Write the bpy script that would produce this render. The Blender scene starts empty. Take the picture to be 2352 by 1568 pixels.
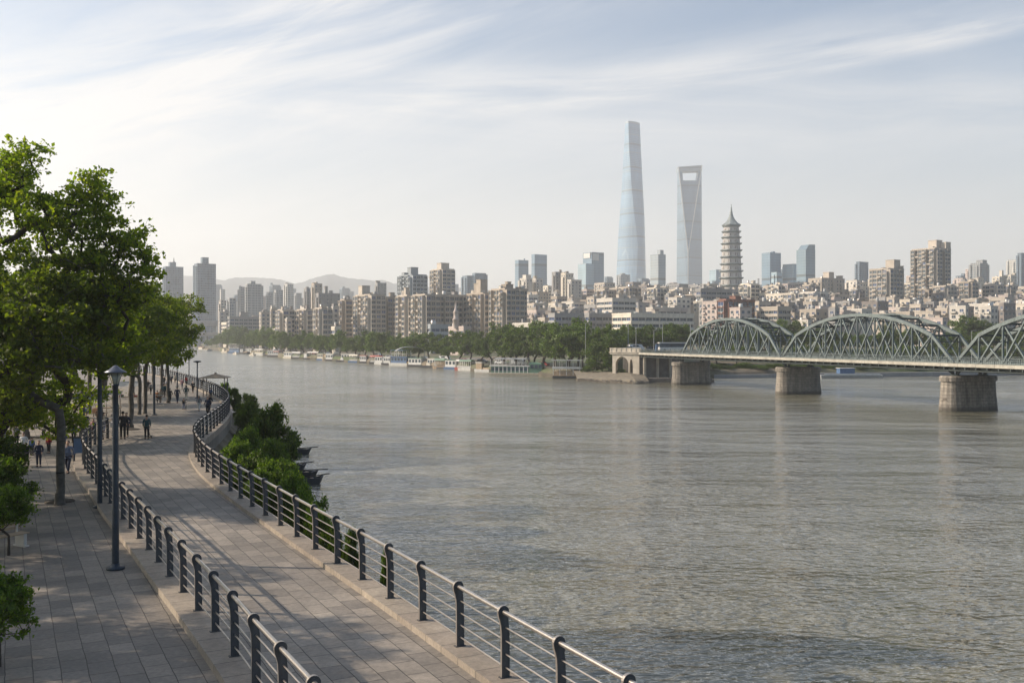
import bpy, math, random
import numpy as np
from mathutils import Vector, Matrix
R = math.radians
scene = bpy.context.scene
C = scene.collection
# ---------------------------------------------------------------- camera
CZ, FP, HY, CX = 12.5, 2287.0, 773.0, 1176.0      # eye height above the river, focal length / horizon / centre on a 2352 px wide picture
ZP = CZ - 6.8                                     # level of the promenade
cam_d = bpy.data.cameras.new("camera")
cam = bpy.data.objects.new("camera", cam_d); C.objects.link(cam)
cam.location = (0, 0, CZ); cam.rotation_euler = (R(90), 0, 0)
cam_d.lens = 35; cam_d.sensor_width = 36; cam_d.shift_y = -11 / 2352
cam_d.clip_start = 0.1; cam_d.clip_end = 30000
scene.camera = cam
# ---------------------------------------------------------------- light
SUN_EL = R(29); SUN_AZ = math.atan2(-1.0, 0.10)   # azimuth of the sun measured from +Y towards +X
sd = Vector((math.sin(SUN_AZ) * math.cos(SUN_EL), math.cos(SUN_AZ) * math.cos(SUN_EL), math.sin(SUN_EL)))
sl = bpy.data.lights.new("sun", 'SUN'); sl.energy = 5.0; sl.angle = R(0.6); sl.color = (1.0, 0.84, 0.67)
so = bpy.data.objects.new("sun", sl); C.objects.link(so)
so.rotation_euler = sd.to_track_quat('Z', 'Y').to_euler(); so.location = (-60, 0, 80)
scene.view_settings.view_transform = 'Standard'; scene.view_settings.look = 'None'
scene.view_settings.gamma = 1; scene.view_settings.exposure = 0.5
scene.cycles.max_bounces = 6; scene.cycles.diffuse_bounces = 3; scene.cycles.glossy_bounces = 3
scene.cycles.transmission_bounces = 3; scene.cycles.volume_bounces = 4; scene.cycles.transparent_max_bounces = 8
scene.cycles.use_denoising = True

class NT:
    """small node-tree writer"""
    def __init__(s, tree): s.t = tree; s.n = tree.nodes; s.l = tree.links
    def set(s, sock, v):
        if isinstance(v, bpy.types.NodeSocket): s.l.new(v, sock)
        else: sock.default_value = v
    def m(s, op, a, b=None, c=None, clamp=False):
        n = s.n.new('ShaderNodeMath'); n.operation = op; n.use_clamp = clamp
        s.set(n.inputs[0], a)
        if b is not None: s.set(n.inputs[1], b)
        if c is not None: s.set(n.inputs[2], c)
        return n.outputs[0]
    def vm(s, op, a, b=None, scale=None):
        n = s.n.new('ShaderNodeVectorMath'); n.operation = op
        s.set(n.inputs[0], a)
        if b is not None: s.set(n.inputs[1], b)
        if scale is not None: s.set(n.inputs['Scale'], scale)
        return n.outputs[0]
    def comb(s, x, y, z):
        n = s.n.new('ShaderNodeCombineXYZ')
        for i, v in enumerate((x, y, z)): s.set(n.inputs[i], v)
        return n.outputs[0]
    def sep(s, v):
        n = s.n.new('ShaderNodeSeparateXYZ'); s.l.new(v, n.inputs[0]); return n.outputs
    def noise(s, vec, scale, detail=4, rough=0.55, dist=0.0):
        n = s.n.new('ShaderNodeTexNoise'); s.l.new(vec, n.inputs['Vector'])
        n.inputs['Scale'].default_value = scale; n.inputs['Detail'].default_value = detail
        n.inputs['Roughness'].default_value = rough; n.inputs['Distortion'].default_value = dist
        return n.outputs[0]
    def ramp(s, fac, stops, interp='LINEAR'):
        n = s.n.new('ShaderNodeValToRGB'); s.set(n.inputs[0], fac); e = n.color_ramp.elements
        n.color_ramp.interpolation = interp
        while len(e) < len(stops): e.new(0.5)
        for i, (p, c) in enumerate(stops):
            e[i].position = p; e[i].color = (c, c, c, 1) if not isinstance(c, (tuple, list)) else (*c[:3], 1)
        return n.outputs[0]
    def mix(s, fac, a, b, mode='MIX'):
        n = s.n.new('ShaderNodeMix'); n.data_type = 'RGBA'; n.blend_type = mode
        s.set(n.inputs[0], fac)
        for i, v in ((6, a), (7, b)):
            if isinstance(v, (tuple, list)): v = (*v[:3], 1)
            s.set(n.inputs[i], v)
        return n.outputs[2]
    def mapr(s, v, a, b, c, d, interp='LINEAR'):
        n = s.n.new('ShaderNodeMapRange'); n.interpolation_type = interp; n.clamp = True
        for i, x in enumerate((v, a, b, c, d)): s.set(n.inputs[i], x)
        return n.outputs[0]
    def coord(s, which='Object'):
        n = s.n.new('ShaderNodeTexCoord'); return n.outputs[which]
    def bump(s, h, strength, dist, normal=None):
        n = s.n.new('ShaderNodeBump'); s.l.new(h, n.inputs['Height'])
        n.inputs['Strength'].default_value = strength; n.inputs['Distance'].default_value = dist
        if normal is not None: s.l.new(normal, n.inputs['Normal'])
        return n.outputs[0]

# ---------------------------------------------------------------- sky (daylight with thin cirrus streaks)
world = bpy.data.worlds.new("World"); scene.world = world; world.use_nodes = True
w = NT(world.node_tree); w.n.clear()
wo = w.n.new('ShaderNodeOutputWorld'); bg = w.n.new('ShaderNodeBackground'); w.l.new(bg.outputs[0], wo.inputs[0])
sky = w.n.new('ShaderNodeTexSky'); sky.sky_type = 'NISHITA'; sky.sun_disc = False
sky.sun_elevation = SUN_EL; sky.sun_rotation = SUN_AZ % (2 * math.pi)
sky.air_density = 1.0; sky.dust_density = 2.4; sky.ozone_density = 1.2; sky.altitude = 20
gx, gy, gz = w.sep(w.coord('Generated'))
yy = w.m('MAXIMUM', gy, 0.12)
U = w.m('DIVIDE', gx, yy); V_ = w.m('DIVIDE', gz, yy)
def cirrus(a0, a1, a2, lo, hi, sc_u, sc_v, seed, shear=0.0, dens=1.0, warp=0.03):
    """streaky cloud between two heights measured from the curve v = a0 + a1 u + a2 u^2"""
    wv = w.noise(w.comb(U, V_, seed), 2.2, 3, 0.5)
    cu = w.m('ADD', a0, w.m('ADD', w.m('MULTIPLY', U, a1), w.m('MULTIPLY', w.m('MULTIPLY', U, U), a2)))
    q = w.m('ADD', w.m('SUBTRACT', V_, cu), w.m('MULTIPLY', w.m('SUBTRACT', wv, 0.5), warp))
    band = w.m('MULTIPLY', w.mapr(q, lo[0], lo[1], 0, 1, 'SMOOTHSTEP'), w.mapr(q, hi[0], hi[1], 1, 0, 'SMOOTHSTEP'))
    tex = w.noise(w.comb(w.m('MULTIPLY', w.m('ADD', U, w.m('MULTIPLY', q, shear)), sc_u), w.m('MULTIPLY', q, sc_v), seed + 3), 1.0, 6, 0.6, 0.4)
    t = w.mapr(tex, 0.36, 0.62, 0.12, 1, 'SMOOTHSTEP')
    return w.m('MULTIPLY', w.m('MULTIPLY', band, t), dens)
c1 = cirrus(0.222, 0.085, 0.16, (-0.006, 0.010), (0.006, 0.075), 3.0, 30, 1.3, 3.0, 0.85, 0.014)
c2 = cirrus(0.345, 0.34, 0.10, (-0.12, 0.02), (0.03, 0.16), 2.4, 16, 7.1, 2.0, 0.85, 0.05)
c3 = cirrus(0.30, 0.13, 0.0, (-0.04, 0.03), (0.03, 0.10), 2.2, 20, 12.4, 2.0, 0.0, 0.05)
c4 = cirrus(0.44, 0.62, 0.2, (-0.04, 0.01), (0.01, 0.05), 2.6, 22, 17.7, 1.5, 0.6, 0.03)
c5 = cirrus(0.205, 0.02, 0.0, (-0.05, 0.02), (0.03, 0.09), 1.6, 14, 21.0, 1.0, 0.45, 0.08)
left = w.mapr(U, -0.62, 0.02, 1, 0, 'SMOOTHSTEP')
c2 = w.m('MULTIPLY', c2, w.mapr(U, -0.15, 0.25, 1, 0.15, 'SMOOTHSTEP'))
gate1 = w.mapr(U, -0.26, -0.05, 0, 1, 'SMOOTHSTEP')
c1 = w.m('MULTIPLY', w.m('MULTIPLY', c1, gate1), 0.8)
veil = w.m('MULTIPLY', w.mapr(w.noise(w.comb(w.m('MULTIPLY', U, 1.6), w.m('MULTIPLY', w.m('SUBTRACT', V_, w.m('MULTIPLY', U, 0.25)), 7.0), 4.4), 1.0, 7, 0.62, 0.5), 0.38, 0.66, 0, 1, 'SMOOTHSTEP'), w.m('ADD', 0.26, w.m('MULTIPLY', left, 0.4)))
tot = w.m('ADD', w.m('ADD', c1, c2), w.m('ADD', c4, w.m('ADD', c5, veil)), clamp=True)
tot = w.m('MULTIPLY', w.m('MULTIPLY', tot, 0.85), w.mapr(gy, 0.05, 0.45, 0, 1, 'SMOOTHSTEP'))
skyc = w.vm('MULTIPLY', sky.outputs[0], (0.87, 1.0, 1.08))
low = w.m('MULTIPLY', w.mapr(V_, 0.04, 0.30, 0.52, 0, 'SMOOTHSTEP'), w.mapr(gy, 0.05, 0.45, 0, 1, 'SMOOTHSTEP'))
skyc = w.mix(low, skyc, (7.6, 7.0, 6.4))
cl = w.mix(tot, skyc, (6.7, 6.6, 6.5))
w.l.new(cl, bg.inputs[0]); bg.inputs[1].default_value = 0.102

# ---------------------------------------------------------------- helpers
def W(px, py, d):
    """point at depth d seen at picture position px, py"""
    return Vector(((px - CX) / FP * d, d, CZ + (HY - py) / FP * d))
def G(px, py, z=ZP):
    d = (CZ - z) * FP / (py - HY)
    return Vector(((px - CX) / FP * d, d, z))
def tag(o, label=None, cat=None, group=None, kind=None):
    if label: o['label'] = label
    if cat: o['category'] = cat
    if group: o['group'] = group
    if kind: o['kind'] = kind
    return o
def empty(name, loc=(0, 0, 0), rz=0.0, label=None, cat=None, group=None, kind=None, parent=None):
    o = bpy.data.objects.new(name, None); C.objects.link(o)
    o.location = loc; o.rotation_euler = (0, 0, rz); o.empty_display_size = 0.2
    if parent: o.parent = parent
    return tag(o, label, cat, group, kind)
def link(name, me, parent=None, loc=None, rot=None):
    o = bpy.data.objects.new(name, me); C.objects.link(o)
    if parent: o.parent = parent
    if loc is not None: o.location = loc
    if rot is not None: o.rotation_euler = rot
    return o
def copy_tree(o, parent=None):
    c = o.copy(); C.objects.link(c)
    if parent: c.parent = parent
    for ch in KIDS.get(o.name, ()): copy_tree(ch, c)
    return c
KIDS = {}
def snapshot(root):
    """remember the children of a thing so that it can be copied quickly"""
    todo = [root]
    allc = {}
    for o in bpy.data.objects:
        if o.parent: allc.setdefault(o.parent.name, []).append(o)
    while todo:
        x = todo.pop(); KIDS[x.name] = list(allc.get(x.name, [])); todo += KIDS[x.name]
class MB:
    def __init__(s): s.v = []; s.f = []; s.mi = []; s.sm = []
    def add(s, vs, fs, m=0, smooth=False):
        b = len(s.v); s.v += [tuple(v) for v in vs]
        for f in fs: s.f.append(tuple(b + i for i in f)); s.mi.append(m); s.sm.append(smooth)
    def box(s, x0, x1, y0, y1, z0, z1, m=0):
        s.add([(x0, y0, z0), (x1, y0, z0), (x1, y1, z0), (x0, y1, z0), (x0, y0, z1), (x1, y0, z1), (x1, y1, z1), (x0, y1, z1)],
              [(0, 3, 2, 1), (4, 5, 6, 7), (0, 1, 5, 4), (1, 2, 6, 5), (2, 3, 7, 6), (3, 0, 4, 7)], m)
    def beam(s, a, b, wd, h, m=0, up=(0, 0, 1)):
        a = Vector(a); b = Vector(b); t = (b - a).normalized(); u = Vector(up)
        if abs(t.dot(u)) > 0.98: u = Vector((0, 1, 0))
        sx = t.cross(u).normalized(); uz = sx.cross(t).normalized()
        vs = [p + sx * i * wd / 2 + uz * j * h / 2 for p in (a, b) for i, j in ((-1, -1), (1, -1), (1, 1), (-1, 1))]
        s.add(vs, [(0, 1, 2, 3), (7, 6, 5, 4), (0, 4, 5, 1), (1, 5, 6, 2), (2, 6, 7, 3), (3, 7, 4, 0)], m)
    def tube(s, pts, r, n=8, m=0, cap=True, smooth=True, up=(0, 0, 1)):
        pts = [Vector(p) for p in pts]; k = len(pts)
        rs = r if isinstance(r, (list, tuple)) else [r] * k
        vs = []; prev = None
        for i, p in enumerate(pts):
            t = (pts[min(i + 1, k - 1)] - pts[max(i - 1, 0)])
            t = t.normalized() if t.length > 1e-9 else Vector((0, 0, 1))
            if prev is None:
                u = Vector(up)
                if abs(t.dot(u)) > 0.95: u = Vector((1, 0, 0))
                a = t.cross(u).normalized()
            else:
                a = (prev - t * prev.dot(t)); a = a.normalized() if a.length > 1e-6 else t.orthogonal().normalized()
            prev = a; b = t.cross(a)
            for j in range(n):
                q = 2 * math.pi * j / n
                vs.append(p + (a * math.cos(q) + b * math.sin(q)) * rs[i])
        fs = [(i * n + j, i * n + (j + 1) % n, (i + 1) * n + (j + 1) % n, (i + 1) * n + j) for i in range(k - 1) for j in range(n)]
        s.add(vs, fs, m, smooth)
        if cap:
            b0 = len(s.v) - len(vs)
            s.f.append(tuple(b0 + j for j in reversed(range(n)))); s.mi.append(m); s.sm.append(False)
            s.f.append(tuple(b0 + (k - 1) * n + j for j in range(n))); s.mi.append(m); s.sm.append(False)
    def lathe(s, prof, n=16, m=0, c=(0, 0), smooth=True):
        vs = [(c[0] + r * math.cos(2 * math.pi * j / n), c[1] + r * math.sin(2 * math.pi * j / n), z) for r, z in prof for j in range(n)]
        fs = [(i * n + j, i * n + (j + 1) % n, (i + 1) * n + (j + 1) % n, (i + 1) * n + j) for i in range(len(prof) - 1) for j in range(n)]
        s.add(vs, fs, m, smooth)
    def prism(s, poly, z0, z1, m=0, f=None):
        """poly in x,y ccw, z0..z1; f maps a point to another frame"""
        n = len(poly); vs = [(x, y, z0) for x, y in poly] + [(x, y, z1) for x, y in poly]
        if f: vs = [f(*v) for v in vs]
        s.add(vs, [tuple(reversed(range(n))), tuple(range(n, 2 * n))] + [(i, (i + 1) % n, n + (i + 1) % n, n + i) for i in range(n)], m)
    def loft(s, rings, m=0, cap=True, smooth=False):
        n = len(rings[0]); vs = [p for r in rings for p in r]
        s.add(vs, [(i * n + j, i * n + (j + 1) % n, (i + 1) * n + (j + 1) % n, (i + 1) * n + j) for i in range(len(rings) - 1) for j in range(n)], m, smooth)
        if cap:
            b0 = len(s.v) - len(vs)
            s.f.append(tuple(b0 + j for j in reversed(range(n)))); s.mi.append(m); s.sm.append(False)
            s.f.append(tuple(b0 + (len(rings) - 1) * n + j for j in range(n))); s.mi.append(m); s.sm.append(False)
    def mesh(s, name, mats):
        me = bpy.data.meshes.new(name); me.from_pydata(s.v, [], s.f)
        for m in (mats if isinstance(mats, (list, tuple)) else [mats]): me.materials.append(m)
        me.polygons.foreach_set('material_index', s.mi); me.polygons.foreach_set('use_smooth', s.sm)
        me.update(); return me
    def build(s, name, mats, parent=None, loc=None, rot=None):
        return link(name, s.mesh(name, mats), parent, loc, rot)

def nth(k):
    one = ['first', 'second', 'third', 'fourth', 'fifth', 'sixth', 'seventh', 'eighth', 'ninth', 'tenth', 'eleventh', 'twelfth', 'thirteenth', 'fourteenth', 'fifteenth', 'sixteenth', 'seventeenth', 'eighteenth', 'nineteenth']
    if k < 19: return one[k]
    t_, u = divmod(k + 1, 10); T_ = {2: 'twent', 3: 'thirt', 4: 'fort', 5: 'fift', 6: 'sixt'}[t_]
    return T_ + 'ieth' if u == 0 else T_ + 'y ' + one[u - 1]
# ---------------------------------------------------------------- materials
def newmat(name):
    m = bpy.data.materials.new(name); m.use_nodes = True; t = NT(m.node_tree)
    return m, t, m.node_tree.nodes['Principled BSDF']
def plain(name, col, rough=0.7, metal=0.0, var=0.12, scale=3.0, bump=0.0, spec=0.5):
    m, t, b = newmat(name)
    co = t.coord('Object'); n = t.noise(co, scale, 5, 0.6)
    k = t.mapr(n, 0.3, 0.7, 1 - var, 1 + var)
    t.l.new(t.vm('SCALE', (*col,), scale=k), b.inputs['Base Color'])
    b.inputs['Roughness'].default_value = rough; b.inputs['Metallic'].default_value = metal
    b.inputs['Specular IOR Level'].default_value = spec
    if bump: t.l.new(t.bump(t.noise(co, scale * 6, 4), bump, 0.02), b.inputs['Normal'])
    return m
def rusty(name, col, rough=.5, metal=.15, amt=.35, sc=1.6, rust=(.13, .06, .03), var=.22):
    m, t, b = newmat(name); co = t.coord('Object'); x, y, z = t.sep(co)
    n = t.noise(co, sc, 6, .7); n2 = t.noise(t.comb(t.m('MULTIPLY', x, sc * 1.5), t.m('MULTIPLY', y, sc * 1.5), t.m('MULTIPLY', z, sc * .25)), 1.0, 5, .65)
    c = t.vm('SCALE', (*col,), scale=t.mapr(n2, .3, .7, 1 + var, 1 - var)); f = t.mapr(n, .60, .74, 0, amt)
    t.l.new(t.mix(f, c, rust), b.inputs['Base Color']); t.set(b.inputs['Roughness'], t.mapr(n, .4, .7, rough, .85)); b.inputs['Metallic'].default_value = metal
    t.l.new(t.bump(t.noise(co, sc * 14, 3), .12, .01), b.inputs['Normal'])
    return m
def wallmat(name, col, var=0.2, tint=0.14):
    """painted or rendered wall: rain streaks, blotches, a tint of its own for every building"""
    m, t, b = newmat(name)
    co = t.coord('Object'); x, y, z = t.sep(co)
    st = t.noise(t.comb(t.m('MULTIPLY', t.m('ADD', x, y), 1.3), 0.0, t.m('MULTIPLY', z, 0.10)), 1.0, 5, 0.6)
    bl = t.noise(co, 0.35, 4, 0.6)
    k = t.m('MULTIPLY', t.mapr(st, 0.3, 0.75, 1 + var * .4, 1 - var), t.mapr(bl, 0.3, 0.7, 1 - var * .5, 1 + var * .5))
    oi = t.n.new('ShaderNodeObjectInfo')
    k = t.m('MULTIPLY', k, t.mapr(oi.outputs['Random'], 0, 1, 1 - tint, 1 + tint))
    t.l.new(t.vm('SCALE', (*col,), scale=k), b.inputs['Base Color'])
    b.inputs['Roughness'].default_value = 0.85; b.inputs['Specular IOR Level'].default_value = 0.3
    return m
def facade(name, col, glass, fl=3.0, bay=3.2, wf=0.55, wh=0.5, rough=0.35, bandcol=None, metal=0.0):
    """distant facade: storeys and window bays as a pattern in the wall"""
    m, t, b = newmat(name)
    co = t.coord('Object'); x, y, z = t.sep(co); h = t.m('ADD', x, y)
    fz = t.m('FRACT', t.m('DIVIDE', z, fl)); fh = t.m('FRACT', t.m('DIVIDE', h, bay))
    win = t.m('MULTIPLY', t.m('LESS_THAN', t.m('ABSOLUTE', t.m('SUBTRACT', fz, 0.5)), wh / 2), t.m('LESS_THAN', t.m('ABSOLUTE', t.m('SUBTRACT', fh, 0.5)), wf / 2))
    cell = t.n.new('ShaderNodeTexWhiteNoise'); cell.noise_dimensions = '3D'
    t.l.new(t.comb(t.m('FLOOR', t.m('DIVIDE', h, bay)), t.m('FLOOR', t.m('DIVIDE', z, fl)), 0.0), cell.inputs['Vector'])
    gl = t.vm('SCALE', (*glass,), scale=t.mapr(cell.outputs['Value'], 0, 1, 0.6, 1.5))
    geo = t.n.new('ShaderNodeNewGeometry'); up = t.sep(geo.outputs['Normal'])[2]
    win = t.m('MULTIPLY', win, t.m('LESS_THAN', up, 0.5))
    oi = t.n.new('ShaderNodeObjectInfo')
    bl = t.noise(co, 0.05, 4, 0.6)
    k = t.m('MULTIPLY', t.mapr(oi.outputs['Random'], 0, 1, 0.88, 1.12), t.mapr(bl, 0.3, 0.7, 0.88, 1.12))
    t.l.new(t.mix(win, t.vm('SCALE', (*col,), scale=k), gl), b.inputs['Base Color'])
    t.set(b.inputs['Roughness'], t.mapr(win, 0, 1, 0.8, rough)); b.inputs['Metallic'].default_value = metal
    b.inputs['Specular IOR Level'].default_value = 0.5
    return m
def curtain(name, glass, frame, fl=4.0, bay=3.0, rough=0.28, metal=0.10):
    """glass curtain wall with spandrel bands and mullions"""
    m, t, b = newmat(name)
    co = t.coord('Object'); x, y, z = t.sep(co); h = t.m('ADD', x, y)
    fz = t.m('FRACT', t.m('DIVIDE', z, fl)); fh = t.m('FRACT', t.m('DIVIDE', h, bay))
    fr = t.m('MAXIMUM', t.m('LESS_THAN', fz, 0.22), t.m('LESS_THAN', fh, 0.10))
    big = t.m('LESS_THAN', t.m('FRACT', t.m('DIVIDE', z, fl * 13)), 0.07)
    n = t.noise(t.comb(t.m('MULTIPLY', h, 0.06), 0.0, t.m('MULTIPLY', z, 0.02)), 1.0, 5, 0.6)
    row = t.n.new('ShaderNodeTexWhiteNoise'); row.noise_dimensions = '1D'; t.l.new(t.m('FLOOR', t.m('DIVIDE', z, fl * 2)), row.inputs['W'])
    g = t.vm('SCALE', (*glass,), scale=t.m('MULTIPLY', t.mapr(n, 0.3, 0.7, 0.8, 1.2), t.mapr(row.outputs['Value'], 0, 1, 0.85, 1.15)))
    c = t.mix(fr, g, frame); c = t.mix(big, c, tuple(v * 0.45 for v in frame))
    t.l.new(c, b.inputs['Base Color']); t.set(b.inputs['Roughness'], t.mapr(fr, 0, 1, rough, 0.5))
    b.inputs['Metallic'].default_value = metal
    return m
def leafmat(name, dark, mid, bright, trans=0.45):
    m, t, b = newmat(name); t.n.remove(b); out = t.n['Material Output']
    geo = t.n.new('ShaderNodeNewGeometry')
    oi = t.n.new('ShaderNodeObjectInfo')
    r = t.m('FRACT', t.m('ADD', geo.outputs['Random Per Island'], t.m('MULTIPLY', oi.outputs['Random'], 0.01)))
    cl = t.noise(t.coord('Object'), 0.9, 3, 0.6)
    f = t.m('ADD', t.m('MULTIPLY', r, 0.55), t.m('MULTIPLY', t.m('SUBTRACT', cl, 0.25), 0.9), clamp=True)
    c = t.ramp(f, [(0.0, dark), (0.5, mid), (1.0, bright)])
    c = t.vm('SCALE', c, scale=t.mapr(oi.outputs['Random'], 0, 1, 0.75, 1.25))
    d = t.n.new('ShaderNodeBsdfPrincipled'); t.l.new(c, d.inputs['Base Color']); d.inputs['Roughness'].default_value = 0.5
    d.inputs['Specular IOR Level'].default_value = 0.35
    tr = t.n.new('ShaderNodeBsdfTranslucent'); t.l.new(t.vm('MULTIPLY', c, (1.5, 1.75, 0.55)), tr.inputs[0])
    mx = t.n.new('ShaderNodeMixShader'); mx.inputs[0].default_value = trans
    t.l.new(d.outputs[0], mx.inputs[1]); t.l.new(tr.outputs[0], mx.inputs[2]); t.l.new(mx.outputs[0], out.inputs[0])
    return m
M = {}
M['leaf_near'] = leafmat('leaf_near', (0.050, 0.085, 0.010), (0.145, 0.185, 0.016), (0.33, 0.315, 0.022), 0.6)
M['leaf_avenue'] = leafmat('leaf_avenue', (0.050, 0.080, 0.012), (0.12, 0.155, 0.018), (0.26, 0.26, 0.03), 0.55)
M['leaf_far'] = leafmat('leaf_far', (0.025, 0.052, 0.012), (0.068, 0.108, 0.020), (0.15, 0.18, 0.03), 0.35)
M['leaf_shrub'] = leafmat('leaf_shrub', (0.026, 0.055, 0.009), (0.070, 0.115, 0.013), (0.16, 0.20, 0.02), 0.45)
M['bark'] = plain('bark', (0.055, 0.045, 0.035), 0.95, 0, 0.35, 6, 0.6)
M['trunkpale'] = plain('trunk_grey', (0.10, 0.09, 0.075), 0.95, 0, 0.35, 5, 0.5)
M['steel'] = plain('brushed_steel', (0.50, 0.46, 0.42), 0.33, 0.9, 0.10, 5)
M['postdark'] = rusty('dark_painted_steel', (0.072, 0.074, 0.078), .45, .3, .5, 5.0, (.12, .075, .045), .3)
M['postedge'] = plain('sunlit_steel_edge', (0.36, 0.33, 0.30), 0.4, 0.7, 0.15, 10)  # sunlight on the narrow post edges, put in as a lighter steel colour
M['lampblue'] = plain('dark_blue_paint', (0.028, 0.040, 0.055), 0.45, 0.2, 0.25, 6)
M['lampshade'] = plain('grey_metal_shade', (0.12, 0.13, 0.155), 0.4, 0.5, 0.1, 5)
M['lampglass'] = plain('frosted_lamp_glass', (0.30, 0.29, 0.22), 0.25, 0, 0.1, 8)
M['truss'] = rusty('green_grey_paint', (0.135, 0.165, 0.165), .5, .15, .55, .7)
M['trussdark'] = plain('dark_green_steel', (0.045, 0.06, 0.06), 0.6, 0.2, 0.25, 0.8)
M['fascia'] = plain('deck_edge_concrete', (0.35, 0.33, 0.28), 0.85, 0, 0.25, 0.7)
M['asphalt'] = plain('asphalt', (0.06, 0.06, 0.06), 0.9, 0, 0.2, 1)
M['white'] = plain('white_paint', (0.56, 0.55, 0.52), 0.5, 0, 0.12, 1.5)
M['offwhite'] = plain('cream_paint', (0.58, 0.53, 0.43), 0.6, 0, 0.15, 1.5)
M['blue'] = plain('blue_paint', (0.07, 0.13, 0.24), 0.5, 0, 0.15, 1.5)
M['green'] = plain('green_paint', (0.10, 0.19, 0.13), 0.5, 0, 0.15, 1.5)
M['red'] = plain('red_paint', (0.35, 0.06, 0.04), 0.5, 0, 0.15, 1.5)
M['orange'] = plain('orange_canvas', (0.50, 0.26, 0.13), 0.8, 0, 0.15, 1.5)
M['tan'] = plain('tan_wood', (0.36, 0.27, 0.18), 0.8, 0, 0.25, 1.5)
M['dark'] = plain('dark_tarred_hull', (0.035, 0.037, 0.04), 0.6, 0, 0.3, 1.5)
M['greyroof'] = plain('grey_roof_sheet', (0.30, 0.31, 0.31), 0.6, 0.1, 0.2, 1.0)
M['black'] = plain('black_plastic', (0.015, 0.015, 0.017), 0.5, 0, 0.2, 8)
M['winglass'] = plain('dark_window_glass', (0.045, 0.065, 0.085), 0.18, 0.0, 0.5, 0.6)
M['winblue'] = plain('blue_window_glass', (0.06, 0.09, 0.17), 0.15, 0.0, 0.4, 0.6)
M['winframe'] = plain('window_frame', (0.42, 0.41, 0.39), 0.6, 0, 0.1, 2)
M['roofdark'] = plain('tarred_roof', (0.13, 0.12, 0.115), 0.95, 0, 0.3, 0.4)
M['tile'] = plain('grey_roof_tiles', (0.16, 0.15, 0.15), 0.85, 0, 0.25, 0.6)
M['rooftan'] = plain('rusty_roof', (0.30, 0.20, 0.15), 0.9, 0, 0.3, 0.4)
M['stone'] = plain('quay_stone', (0.27, 0.23, 0.18), 0.95, 0, 0.35, 0.6, 0.5)
WALL = {
 'beige': wallmat('beige_render', (0.45, 0.40, 0.34)), 'tan': wallmat('tan_render', (0.37, 0.32, 0.265)),
 'grey': wallmat('grey_render', (0.29, 0.285, 0.28)), 'white': wallmat('white_render', (0.54, 0.505, 0.455)),
 'cream': wallmat('cream_render', (0.57, 0.52, 0.44)), 'pink': wallmat('pink_render', (0.48, 0.41, 0.375)),
 'brick': wallmat('red_brick', (0.24, 0.125, 0.095)), 'brown': wallmat('brown_render', (0.24, 0.215, 0.20)),
 'bluegrey': wallmat('blue_grey_render', (0.30, 0.33, 0.35))}
FAC = {
 'beige': facade('beige_tower_facade', (0.45, 0.405, 0.35), (0.08, 0.10, 0.12)), 'grey': facade('grey_tower_facade', (0.32, 0.325, 0.325), (0.07, 0.10, 0.13)),
 'white': facade('white_tower_facade', (0.52, 0.50, 0.46), (0.10, 0.13, 0.15)), 'blue': facade('blue_grey_tower_facade', (0.16, 0.21, 0.26), (0.06, 0.10, 0.14), 3.0, 2.4, 0.7, 0.6),
 'pink': facade('pale_pink_tower_facade', (0.46, 0.37, 0.32), (0.12, 0.13, 0.15))}
CUR = {'blue': curtain('blue_curtain_wall', (0.13, 0.21, 0.29), (0.21, 0.28, 0.34)), 'pale': curtain('pale_curtain_wall', (0.24, 0.35, 0.42), (0.36, 0.42, 0.45)), 'tall': curtain('tall_tower_glass', (0.15, 0.26, 0.38), (0.27, 0.36, 0.44), 5.0, 4.5),
 'deep': curtain('deep_blue_curtain_wall', (0.13, 0.20, 0.26), (0.20, 0.26, 0.30)), 'grey': curtain('grey_curtain_wall', (0.24, 0.29, 0.33), (0.36, 0.38, 0.39))}
# ---------------------------------------------------------------- the river banks
SH = [(-1600, 1500), (0, 1450), (400, 1400), (440, 1250), (480, 953), (530, 817), (650, 583), (800, 484), (950, 414), (1100, 357), (1240, 314), (1330, 295), (1400, 286),
      (1460, 278), (1545, 283), (1640, 301), (1800, 307), (2000, 311), (2200, 318), (2352, 325), (3000, 345), (5600, 360)]
def shore(px): return float(np.interp(px, [a for a, b in SH], [b for a, b in SH]))
def sst(a, b, x):
    t = min(1.0, max(0.0, (x - a) / (b - a))); return t * t * (3 - 2 * t)
def hs(px, s):
    low = 2.6 + 1.2 * sst(40, 140, s)
    right = sst(1345, 1420, px)
    bankw = sst(2, 26, s) if px < 1600 else sst(6, 58, s)
    hh = low + right * (7.9 - low) * bankw if px >= 1345 else low
    if s < 2: hh = min(hh, 2.0)
    hill = sst(-1, 1, (px - 1180) / 260.0)
    return hh + hill * 34 * sst(180, 900, s) + 5 * sst(300, 1500, s)
def ground_z(x, y):
    px = CX + FP * x / y; return hs(px, y - shore(px))
mb = MB()
cols = list(range(-1600, 5601, 30)); rows = [0, 0.05, 1.5, 4, 8, 14, 20, 28, 40, 60, 90, 130, 180, 250, 350, 500, 700, 900, 1200, 1700, 2500, 3800, 5600]
for px in cols:
    d0 = shore(px)
    for k, s in enumerate(rows):
        d = d0 + s; z = -1.5 if k == 0 else (1.1 if k == 1 else hs(px, s))
        mb.v.append(((px - CX) / FP * d, d, z))
nr = len(rows)
for i in range(len(cols) - 1):
    for k in range(nr - 1):
        a = i * nr + k; mb.f.append((a, a + nr, a + nr + 1, a + 1)); mb.mi.append(0); mb.sm.append(True)
gm, t, b = newmat('far_bank_ground')
co = t.coord('Object'); n1 = t.noise(co, 0.02, 6, 0.6); n2 = t.noise(co, 0.4, 5, 0.6)
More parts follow.
